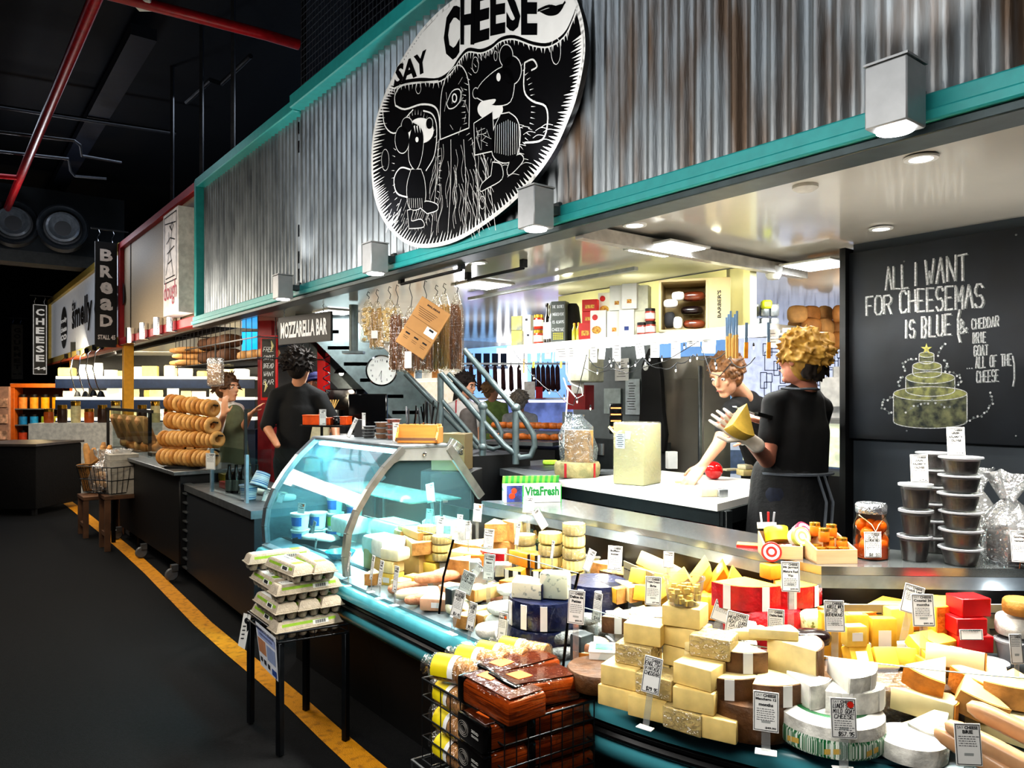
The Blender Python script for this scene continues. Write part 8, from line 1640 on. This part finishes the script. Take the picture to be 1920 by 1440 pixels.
fl(ell(936,145,4,8),SW,2.0957);fl(sm([(905,190),(930,186),(925,196),(908,198)]),SW,2.0957)
mouse([('f',ell(790,245,24,24)),('l',sm([(765,370),(745,362),(740,335),(752,315),(770,318)])),('l',sm([(800,320),(816,290),(820,240),(812,215),(795,208)]))])
mouse([('b',sm([(772,318),(764,350),(768,388),(785,392),(798,375),(797,340),(790,318)])),('b',sm([(775,230),(790,240),(795,262),(790,300),(780,318),(768,300),(768,262)])),('b',ell(755,262,13,25)),('b',ell(764,235,10,14)),('b',sm([(765,395),(775,395),(772,415),(790,412),(795,425),(768,428)])),('b',sm([(788,388),(800,378),(820,384),(820,394),(802,400)])),('b',ell(806,232,6,10))])
for i in range(7):ln_([(768+i*4,372),(769+i*4,390)],.003,SW,2.0958)
for i in range(5):tri((778+i*5,236),(780+i*5,250),.014,SW,2.0957)
fl(ell(783,262,3,5),SW,2.0957)
for c,n_,rx,ry in(((935,200),60,62,100),((782,320),50,42,105)):
 for i in range(n_):
  a=6.283*i/n_;p=(c[0]+rx*math.cos(a),c[1]+ry*math.sin(a));tri(p,(c[0]+rx*1.14*math.cos(a),c[1]+ry*1.1*math.sin(a)),.004)
dm.done('emblem_drawing',eb,fixn=False)
def remesh(mb,name,parent,vox,it=3,ang=180,loc=None):
 o=mb.done('tmp',None);md=o.modifiers.new('r','REMESH');md.mode='VOXEL';md.voxel_size=vox;md.use_smooth_shade=True
 dg=bpy.context.evaluated_depsgraph_get();me=bpy.data.meshes.new_from_object(o.evaluated_get(dg));mats=list(mb.mats)
 bpy.data.objects.remove(o);bm=bmesh.new();bm.from_mesh(me)
 for _ in range(it):bmesh.ops.smooth_vert(bm,verts=bm.verts,factor=.5,use_axis_x=True,use_axis_y=True,use_axis_z=True)
 bm.to_mesh(me);bm.free();me.materials.clear()
 for m in mats:me.materials.append(m)
 me.polygons.foreach_set('use_smooth',[True]*len(me.polygons));me.name=name
 n=bpy.data.objects.new(name,me);COL.objects.link(n);n.parent=parent
 return n
def cap(mb,a,b,r0,r1,m,fl=1.0,side=None,n=14):
 """tapered capsule; fl flattens it across the axis 'side'"""
 a,b=Vector(a),Vector(b);d=b-a;L=max(d.length,1e-4);d.normalize()
 u=(Vector(side)if side else d.orthogonal());u=(u-d*u.dot(d)).normalized();w=d.cross(u);pr=[]
 for i in range(5):t=math.pi/2*(1-i/4);pr.append((math.cos(t)*r0,-math.sin(t)*r0))
 for i in range(5):t=math.pi/2*i/4;pr.append((math.cos(t)*r1,L+math.sin(t)*r1))
 vs=[];fs=[]
 for r,z in pr:
  for k in range(n):q=2*math.pi*k/n;vs.append(a+d*z+u*(r*math.cos(q)*fl)+w*(r*math.sin(q)))
 for j in range(len(pr)-1):
  for k in range(n):fs.append([j*n+k,j*n+(k+1)%n,(j+1)*n+(k+1)%n,(j+1)*n+k])
 mb.add(vs,fs,m)
def hand_caps(mb,w,d,nrm,side,m,curl=.5,spread=.12,s=1.0):
 """palm from wrist w along d, nrm = back of hand, side = thumb direction"""
 d=Vector(d).normalized();nrm=Vector(nrm);nrm=(nrm-d*nrm.dot(d)).normalized();sd=d.cross(nrm)*(1 if side>0 else-1);w=Vector(w)
 for k in range(4):
  o=(k-1.5)*.020*s;cap(mb,w+sd*o*-.6,w+d*.085*s-sd*o,.015*s,.0125*s,m)
  L=(.078,.085,.078,.062)[k]*s;b=w+d*.088*s+sd*(-o);dd=(d+sd*(-o)*spread*30).normalized();a1=curl*.9
  for i,f in enumerate((.45,.32,.26)):
   e=b+dd*L*f*1.1;cap(mb,b,e,(.0095-.001*i)*s,(.0088-.001*i)*s,m,n=10);b=e
   dd=(dd*math.cos(a1)-nrm*math.sin(a1)).normalized()
 b=w+d*.02*s+sd*.022*s;e=b+(d*.6+sd*.7-nrm*.25).normalized()*.045*s;cap(mb,b,e,.015*s,.0115*s,m,n=10);cap(mb,e,e+(d*.85+sd*.25-nrm*.3).normalized()*.042*s,.0108*s,.0088*s,m,n=10)
def headm(c,f,pitch=0,roll=0):
 f=Vector(f).normalized();z=Vector((0,0,1));x=f.cross(z).normalized()
 R_=Matrix(((x.x,-f.x,0),(x.y,-f.y,0),(0,0,1))).to_4x4()
 return Matrix.Translation(c)@R_@Euler((pitch*D2R,roll*D2R,0)).to_matrix().to_4x4()
def head_caps(mb,X,m,s=1.0):
 E=lambda c,r,sc:mb.ball([q*s for q in c],r*s,m,18,sc,X=X)
 E((0,.012,.035),.098,(.80,1.0,.95));E((0,-.018,-.03),.075,(.78,.95,1.05));E((0,-.058,-.088),.030,(1.1,.8,.7));E((0,-.075,.045),.045,(1.1,.35,.5))
 E((0,-.098,-.012),.018,(.75,1.2,.8));cap(mb,X@Vector((0,-.088*s,.03*s)),X@Vector((0,-.106*s,-.008*s)),.010*s,.013*s,m)
 for q in(-1,1):E((q*.034,-.066,-.012),.026,(1,.6,.8));E((q*.079,.012,.0),.024,(.35,.7,1.1));E((q*.035,-.078,.034),.018,(1.3,.5,.4))
 E((0,-.086,-.048),.020,(1.2,.55,.35));E((0,-.083,-.058),.018,(1.2,.55,.35))
def face_bits(o,X,s,brow='#3a2718',iris='#3a2a1c',lip='#a8584c'):
 for q in(-1,1):
  MB(X).ball((q*.033*s,-.079*s,.016*s),.0125*s,M('eye_white','#efece6',.2),12,(1.1,.6,.75)).ball((q*.033*s,-.0865*s,.016*s),.0055*s,M('iris_'+iris[1:],iris,.2),10,(1,.5,1)).done('eye',o)
  MB(X).tube([(q*.016*s,-.094*s,.036*s),(q*.034*s,-.093*s,.042*s),(q*.052*s,-.078*s,.036*s)],.0035*s,M('brow_'+brow[1:],brow,.9),6).done('eyebrow',o)
 MB(X).ball((0,-.0965*s,-.050*s),.016*s,M('lip_'+lip[1:],lip,.5),12,(1.25,.35,.28)).done('mouth',o)
def hair_mesh(o,X,s,m,tufts,L=.05,cover=(-.2,1.0),back=.04,seed=1,front=.02,fluff=.35,low=-.06,name='hair'):
 r=random.Random(seed);mb=MB();mb.ball((0,.020*s,.046*s),.1*s,m,18,(.84,1.02,.95),X=X);mb.ball((0,back*s,.0),.085*s,m,16,(.9,.85,1),X=X)
 for i in range(tufts):
  a=r.uniform(0,2*math.pi);z=r.uniform(-.5,1);q=math.sqrt(max(0,1-z*z));d=Vector((q*math.cos(a)*.84,q*math.sin(a)*1.02+.2,z*.95))
  p=Vector((0,.02,.042))+Vector((q*math.cos(a)*.084,q*math.sin(a)*.10,z*.095))
  if p.y<-.055+front*0 and p.z<.075:continue
  if p.y<.0 and p.z<.01:continue
  if p.z<low:continue
  t=Vector((r.uniform(-1,1),r.uniform(-.3,1),r.uniform(-1,.1)));e=p+(d.normalized()*fluff+t*.5).normalized()*L*r.uniform(.5,1.1)
  cap(mb,X@(p*s),X@(e*s),.013*s,.0045*s,m,n=7)
 return remesh(mb,name,o,.006,1)
SKN=M('skin_light','#dba584',.5,var=.06,scale=12,sss=.15);SKR=M('skin_ruddy','#d08d74',.5,var=.08,scale=10,sss=.15);SKT=M('skin_tan','#c48a68',.5,var=.06,sss=.15)
BSH=M('black_shirt','#070709',.85,var=.2,scale=12,bump=.4,bscale=14);DEN=M('denim','#10182c',.8,var=.2,scale=60);GLV=M('clear_glove','#e6dccf',.45,var=.08,coat=.2);PAN=M('dark_trousers','#15161b',.85,bump=.3)
def person(label,root,J,skin,shirt,vox=.008,sleeve=.6,trous=PAN,s=1.0,hands=(),shoulder=.052,face=True,belly=.0,glove=None,legs=True,**fb):
 """J holds joints as offsets from root: head, neck, chest, pelvis, sl/el/wl, sr/er/wr, f (facing)"""
 o=thing('person',label,'person',root);V={k:Vector(v)for k,v in J.items()if k not in('pitch','roll')}
 X=headm(V['head'],V['f'],J.get('pitch',0),J.get('roll',0));b=MB();c=MB();t=MB()
 head_caps(b,X,skin,s);up=(V['head']-V['neck']);cap(b,V['neck'],V['neck']+up*.72,.056*s,.052*s,skin)
 ax=(V['sr']-V['sl']);ch=V['chest'];pe=V['pelvis']
 cap(b,ch,pe,.10*s,.10*s,skin,1.2,ax)
 for k in 'lr':
  S,E_,W=V['s'+k],V['e'+k],V['w'+k];cap(b,S,E_,.046*s,.040*s,skin);cap(b,E_,W,.039*s,.026*s,skin)
  SS=lerp(S,E_,sleeve)if sleeve<=1 else E_
  cap(c,S,SS,.060*s,.056*s,shirt);cap(c,SS,SS+(SS-S).normalized()*.001,.059*s,.058*s,shirt)
  cap(c,lerp(V['neck'],S,.25),S,.05*s,shoulder*s,shirt)
  if sleeve>1:cap(c,E_,lerp(E_,W,.85),.05*s,.038*s,shirt)
 for hd in hands:
  k,d,nrm,sd,cu=hd[:5];g=glove and k==glove
  hand_caps(b,V['w'+k],d,nrm,sd,skin,cu,s=s)
  if g:gm=MB();hand_caps(gm,V['w'+k],d,nrm,sd,GLV,cu,s=s*1.07);cap(gm,V['w'+k]-Vector(d).normalized()*.06,V['w'+k]+Vector(d).normalized()*.03,.034*s,.03*s,GLV);remesh(gm,'glove',o,.004,1)
 f=V['f'].normalized()
 cap(c,lerp(V['neck'],ch,.35),ch,.085*s,.118*s,shirt,1.32,ax);cap(c,ch,pe,.125*s,(.118+belly)*s,shirt,1.28,ax)
 cap(c,V['sl'],V['sr'],.062*s,.062*s,shirt)
 remesh(b,'body',o,vox if vox>.008 else .0062,2)
 remesh(c,'shirt',o,.012,3)
 if legs:
  ax.normalize();fz=-V.get('foot',Vector((0,0,0))).z
  for q in(-1,1):
   h=pe+ax*.09*q*s;kn=Vector((h.x,h.y,pe.z*.52))+f*.02;an=Vector((h.x,h.y,.08))
   cap(t,h,kn,.092*s,.062*s,trous);cap(t,kn,an,.060*s,.045*s,trous)
   MB().ball((0,0,0),.05,BLK,12,(.85,2.2,.8),X=Matrix.Translation(an+f*.04-Vector((0,0,.035)))@Matrix.Rotation(math.atan2(-f.x,f.y),4,'Z')).done('shoe',o)
  cap(t,pe-ax*.04,pe+ax*.04,.12*s,.12*s,trous);remesh(t,'trousers',o,.014,2)
 if face:face_bits(o,X,s,**fb)
 return o,X,V
def rel(root,px,py,Y):return P(px,py,Y)-root
rt=Vector((1.36,3.55,.1));q=lambda px,py,Y:rel(rt,px,py,Y)
J=dict(head=q(1500,678,3.52),neck=q(1510,728,3.56),chest=q(1498,805,3.60),pelvis=q(1490,925,3.58),sl=q(1452,757,3.56),el=q(1438,862,3.50),wl=q(1400,820,3.28),sr=q(1538,765,3.68),er=q(1520,850,3.95),wr=q(1436,792,3.62),f=(-.55,.83,0),pitch=-6)
o,X,V=person('person with curly blonde hair, black polo and apron, seen from behind, cutting cheese',rt,J,SKR,BSH,hands=(('l',(-.16,-.02,.12),(-.3,-.85,.1),-1,.95),('r',(-.16,-.02,.05),(0,-.3,1),1,.7)),glove='l',face=True,trous=DEN,brow='#8a6a2a',belly=.012)
BLN=M('hair_blonde','#c59a45',.6,scale=30,col2='#8a6420',stretch=(1,1,.3));HBR=M('hair_dark','#20150e',.85,var=.3,scale=40)
hair_mesh(o,X,1.07,BLN,300,.04,back=.035,seed=4,low=.0,fluff=.5)
m=MB();r=random.Random(9)
for i in range(70):
 p=Vector((r.uniform(-.06,.07),r.uniform(.06,.105),r.uniform(-.065,.0)));cap(m,X@p,X@(p+Vector((r.uniform(-.01,.01),.008,-.02))),.013,.006,HBR,n=7)
remesh(m,'nape_hair',o,.006,1)
AG=M('apron_grey','#5a6068',.8,var=.1)
m=MB();nk=V['neck'];m.tube([X@Vector((-.075,-.03,-.13)),X@Vector((-.06,.06,-.125)),X@Vector((0,.085,-.12)),X@Vector((.06,.06,-.125)),X@Vector((.075,-.03,-.13))],.018,AG,8,flat=.35)
m.done('apron_strap',o);pe=V['pelvis'];m=MB();ring=[pe+Vector((math.cos(a*.3927)*.165,math.sin(a*.3927)*.135,.10))for a in range(16)];m.tube(ring,.017,AG,6,closed=True,flat=.5);m.done('apron_tie',o)
m=MB();
for dx in(.055,.085):m.tube([pe+Vector((dx,-.135,.10)),pe+Vector((dx+.03,-.16,-.02)),pe+Vector((dx+.02,-.15,-.22))],.012,AG,6,flat=.4)
m.done('apron_tail',o)
m=MB();cap(m,pe+Vector((-.02,.03,.06)),pe+Vector((-.02,.03,-.42)),.17,.21,M('apron_black','#101114',.8,bump=.3),1.05,(1,0,0));remesh(m,'apron_skirt',o,.014,2)
MB(X).tube([(-.036+.019*math.cos(a*.5236),-.094,.016+.017*math.sin(a*.5236))for a in range(12)],.0018,M('spectacle_rim','#5a3324',.3),5,closed=True).tube([(-.056,-.09,.018),(-.083,.0,.012)],.0018,M('spectacle_rim','#5a3324',.3),5).done('spectacles',o)
wv=P(1380,782,3.21);wedge(Vector((wv.x,wv.y,wv.z-.03)),0,.15,46,.06,'yellow',None,'golden cheese wedge held up in the gloved hand',rot=(R(65),R(25),R(15)))
kn=thing('kitchen_knife','knife held over the golden wedge by the blonde person','knife',P(1418,776,3.44));MB().bar((0,0,0),(-.13,-.10,.035),.022,.003,CHROME).done('blade',kn);MB().bar((0,0,0),(.09,.06,-.02),.02,.018,BLK).done('handle',kn)
rt=Vector((1.62,4.75,.1));q=lambda px,py,Y:rel(rt,px,py,Y)
J=dict(head=q(1362,707,4.42),neck=q(1395,745,4.58),chest=q(1412,790,4.72),pelvis=q(1440,880,4.9),sl=q(1372,768,4.45),el=q(1348,832,4.35),wl=q(1316,874,4.32),sr=q(1440,765,4.9),er=q(1440,840,4.7),wr=q(1392,822,4.4),f=(-.78,-.62,0),pitch=22)
o,X,V=person('young man in black polo bowed over the bench, brown swept hair',rt,J,SKN,BSH,hands=(('l',(-.5,-.3,-.5),(-.3,-.6,.7),1,.25),('r',(-1,-.3,.1),(0,-.4,1),-1,.4)),brow='#6b4526')
hair_mesh(o,X,1.04,M('hair_brown','#80542b',.6,scale=40,col2='#4a2e16'),220,.032,seed=8,low=.01,fluff=.25)
MB().tube([V['wr']+Vector((math.cos(a*.5236)*.034-.0,.0,math.sin(a*.5236)*.034))for a in range(12)],.008,WHITE,6,closed=True).done('bracelet',o)
MB(Matrix.Translation(V['chest']+Vector((-.04,-.155,.06)))).ball((0,0,0),.016,PAPER,8,(1,.2,1.2)).done('shirt_badge',o)
m=MB();cap(m,V['neck']+Vector((-.02,-.02,-.02)),V['neck']+Vector((-.04,-.06,-.05)),.05,.04,BSH,.5,(1,0,0));remesh(m,'collar',o,.012,1)
rt=P(562,745,6.3);rt=Vector((rt.x,rt.y,0));q=lambda px,py,Y:rel(rt,px,py,Y)
J=dict(head=q(562,690,6.27),neck=q(560,722,6.3),chest=q(560,775,6.3),pelvis=q(555,865,6.3),sl=q(518,742,6.28),el=q(500,800,6.2),wl=q(520,835,6.0),sr=q(600,745,6.32),er=q(628,795,6.25),wr=q(632,835,6.05),f=(.3,.95,0))
o,X,V=person('man in loose black shirt seen from behind at the mozzarella bar',rt,J,SKT,BSH,vox=.012,sleeve=.95,hands=(('r',(0,-.1,-1),(1,0,0),1,.6),),face=False,belly=.02,s=1.05,shoulder=.06)
hair_mesh(o,X,1.12,HBR,260,.055,seed=12,fluff=.6)
m=MB();m.ball((-.0,.075,.085),.055,M('hair_thin','#a8844e',.8,scale=60,var=.3),14,(1,.7,.6),X=X);m.done('thin_crown',o)
t=thing('cloth_bag','pale cream cloth bag hanging from the shoulder of the black-shirted man','bag',P(602,815,6.12));MB(Matrix.Rotation(math.pi/2,4,'X')).prism([(-.05,.15),(.02,.18),(.07,.1),(.05,-.30),(-.14,-.30)],-.03,.03,M('bag_cream','#d8cfae',.8,bump=.3),bev=.012).done('cloth',t)
rt=P(432,745,7.0);rt=Vector((rt.x,rt.y,.1));q=lambda px,py,Y:rel(rt,px,py,Y);KHA=M('apron_khaki','#5d6148',.8,var=.08);WSH=M('white_shirt','#e9e6de',.8,var=.05,bump=.2)
J=dict(head=q(427,730,6.95),neck=q(420,755,7.0),chest=q(425,785,7.0),pelvis=q(430,850,7.05),sl=q(398,765,6.95),el=q(405,812,6.8),wl=q(420,778,6.62),sr=q(446,768,7.1),er=q(455,805,7.0),wr=q(468,778,6.8),f=(.93,-.36,0))
o,X,V=person('young stall keeper in white shirt and khaki apron gesturing with both hands',rt,J,SKN,WSH,vox=.012,sleeve=.7,s=1.05,hands=(('l',(.1,-.1,1),(-.5,-.8,0),1,.3),('r',(.7,-.2,.6),(-.3,-.2,1),-1,.25)),brow='#3a2718')
hair_mesh(o,X,1.1,M('hair_brown2','#5a3b20',.6,var=.3,scale=40),200,.05,seed=22,low=.0)
m=MB();cap(m,V['chest']+Vector((.085,-.040,.05)),V['pelvis']+Vector((.06,-.04,-.35)),.085,.17,KHA,1.1,V['f'].cross(Vector((0,0,1))));remesh(m,'apron',o,.014,2)
MB().tube([V['neck']+Vector((-.03,-.06,-.03)),V['neck']+Vector((.04,-.09,-.06)),V['neck']+Vector((.09,-.04,-.02))],.016,WSH,6,flat=.5).done('collar',o)
rt=P(594,745,7.6);rt=Vector((rt.x,rt.y,.1));q=lambda px,py,Y:rel(rt,px,py,Y)
J=dict(head=q(592,722,7.6),neck=q(596,745,7.65),chest=q(600,775,7.7),pelvis=q(600,850,7.7),sl=q(576,760,7.7),el=q(575,800,7.7),wl=q(580,825,7.5),sr=q(618,760,7.7),er=q(622,800,7.7),wr=q(612,825,7.5),f=(-.1,-.99,0),roll=8)
o,X,V=person('bar worker with blue head wrap peering past the black-shirted man',rt,J,SKN,BSH,vox=.012)
m=MB();m.ball((0,.015,.065),.103,M('blue_wrap','#1b2c6e',.8,bump=.3),16,(.84,1,.72),X=X);m.tube([X@Vector((.085*math.cos(a*.3927),.01+.10*math.sin(a*.3927),.055))for a in range(16)],.016,M('blue_wrap','#1b2c6e',.8),6,closed=True);remesh(m,'head_wrap',o,.008,1)
rt=P(872,745,7.6);rt=Vector((rt.x,rt.y,0));q=lambda px,py,Y:rel(rt,px,py,Y)
J=dict(head=q(874,726,7.55),neck=q(868,752,7.6),chest=q(868,785,7.6),pelvis=q(872,850,7.6),sl=q(845,765,7.6),el=q(843,800,7.55),wl=q(850,832,7.4),sr=q(890,765,7.6),er=q(893,800,7.6),wr=q(896,832,7.5),f=(.85,-.5,0),pitch=8)
o,X,V=person('woman with glasses, white shirt and grey apron with red straps behind the stair rails',rt,J,SKN,WSH,vox=.012,sleeve=.8,hands=(('l',(0,0,-1),(-1,0,0),1,.5),('r',(0,0,-1),(1,0,0),-1,.5)))
hair_mesh(o,X,1.05,HBR,160,.05,seed=31);m=MB();cap(m,X@Vector((0,.1,-.02)),X@Vector((0,.13,-.22)),.035,.015,HBR);m.done('ponytail',o)
m=MB();cap(m,V['chest']+Vector((.05,-.075,.03)),V['pelvis']+Vector((.03,-.06,-.3)),.085,.16,M('apron_taupe','#77706a',.8),1.1,(.5,.85,0));remesh(m,'apron',o,.014,2)
for a in(-.065,.05):MB().tube([V['neck']+Vector((a,-.085,-.12)),V['neck']+Vector((a,-.07,-.0)),V['neck']+Vector((a*.9,.03,-.0))],.016,M('strap_red','#c0182c',.7),6,flat=.4).done('shoulder_strap',o)
for e in(-1,1):MB(X).tube([(e*.033+.022*math.cos(a*.5236),-.094,.016+.017*math.sin(a*.5236))for a in range(12)],.002,M('spectacle_rim','#5a3324',.3),5,closed=True).done('spectacles',o)
def shopper(px,head_y,Y,f,shirt,hair,lb,seed,hr=1.0):
 rt=P(px,745,Y);rt=Vector((rt.x,rt.y,0));k=FPX/Y;qz=lambda dx,dz,dy=0:Vector((dx,dy,CAM_H+(HY-head_y)/k+dz))
 J=dict(head=qz(0,-.1),neck=qz(0,-.24),chest=qz(0,-.42),pelvis=qz(0,-.8),sl=qz(-.17,-.3),el=qz(-.21,-.56),wl=qz(-.18,-.75,-.15),sr=qz(.17,-.3),er=qz(.21,-.56),wr=qz(.18,-.75,-.15),f=f)
 o,X,V=person(lb,rt,J,SKN,shirt,vox=.014);hair_mesh(o,X,1.08*hr,hair,130,.045,seed=seed,low=.0);return o
GRH=M('hair_grey','#b5aa9c',.7,var=.2,scale=40)
shopper(922,722,10.5,(.95,-.2,0),M('green_top','#9dbb6a',.8),M('hair_sandy','#a5825c',.7),'shopper in a light green top near the butcher case',41)
shopper(975,740,9.6,(.3,.95,0),M('pale_top','#cfd0d2',.8),GRH,'grey-haired shopper in a pale top facing the butcher case',42,1.1)
area(ST(-12,.6,5.2),ST(-12,.6,0),16,1.2,120,(.75,.85,1))
area(ST(-1.2,-.5,4.4),ST(-1.4,2.2,2.9),5,.6,26,(.85,.92,1))
area(ST(-1.6,-.3,2.5),ST(-1.7,1.9,.8),4.5,.6,80,(1,.97,.92))  # added front fill from the aisle for the cheese faces
area(ST(-3.6,1.2,2.3),ST(-3.6,2.4,1.9),.8,.3,10,(1,.96,.9))  # added front fill for the hanging bags
area(ST(-7.5,.2,2.6),ST(-6.8,2.2,1.0),3,.5,30,(1,.9,.78))  # added fill for the stall keeper and bagels
area(ST(-1.2,3.0,1.62),ST(-1.2,3.0,3),2.4,.6,8,(1,.93,.84))  # added upward fill that lifts the stall ceiling, no fixture there
point(P(80,455,10.6),40,(.85,.9,1),.2)  # added point light to bring out the air nozzles and beam
area(ST(-9.5,.9,2.4),ST(-9.2,2.2,.9),3,.5,40,(1,.88,.72))  # added fill for the dim bread side
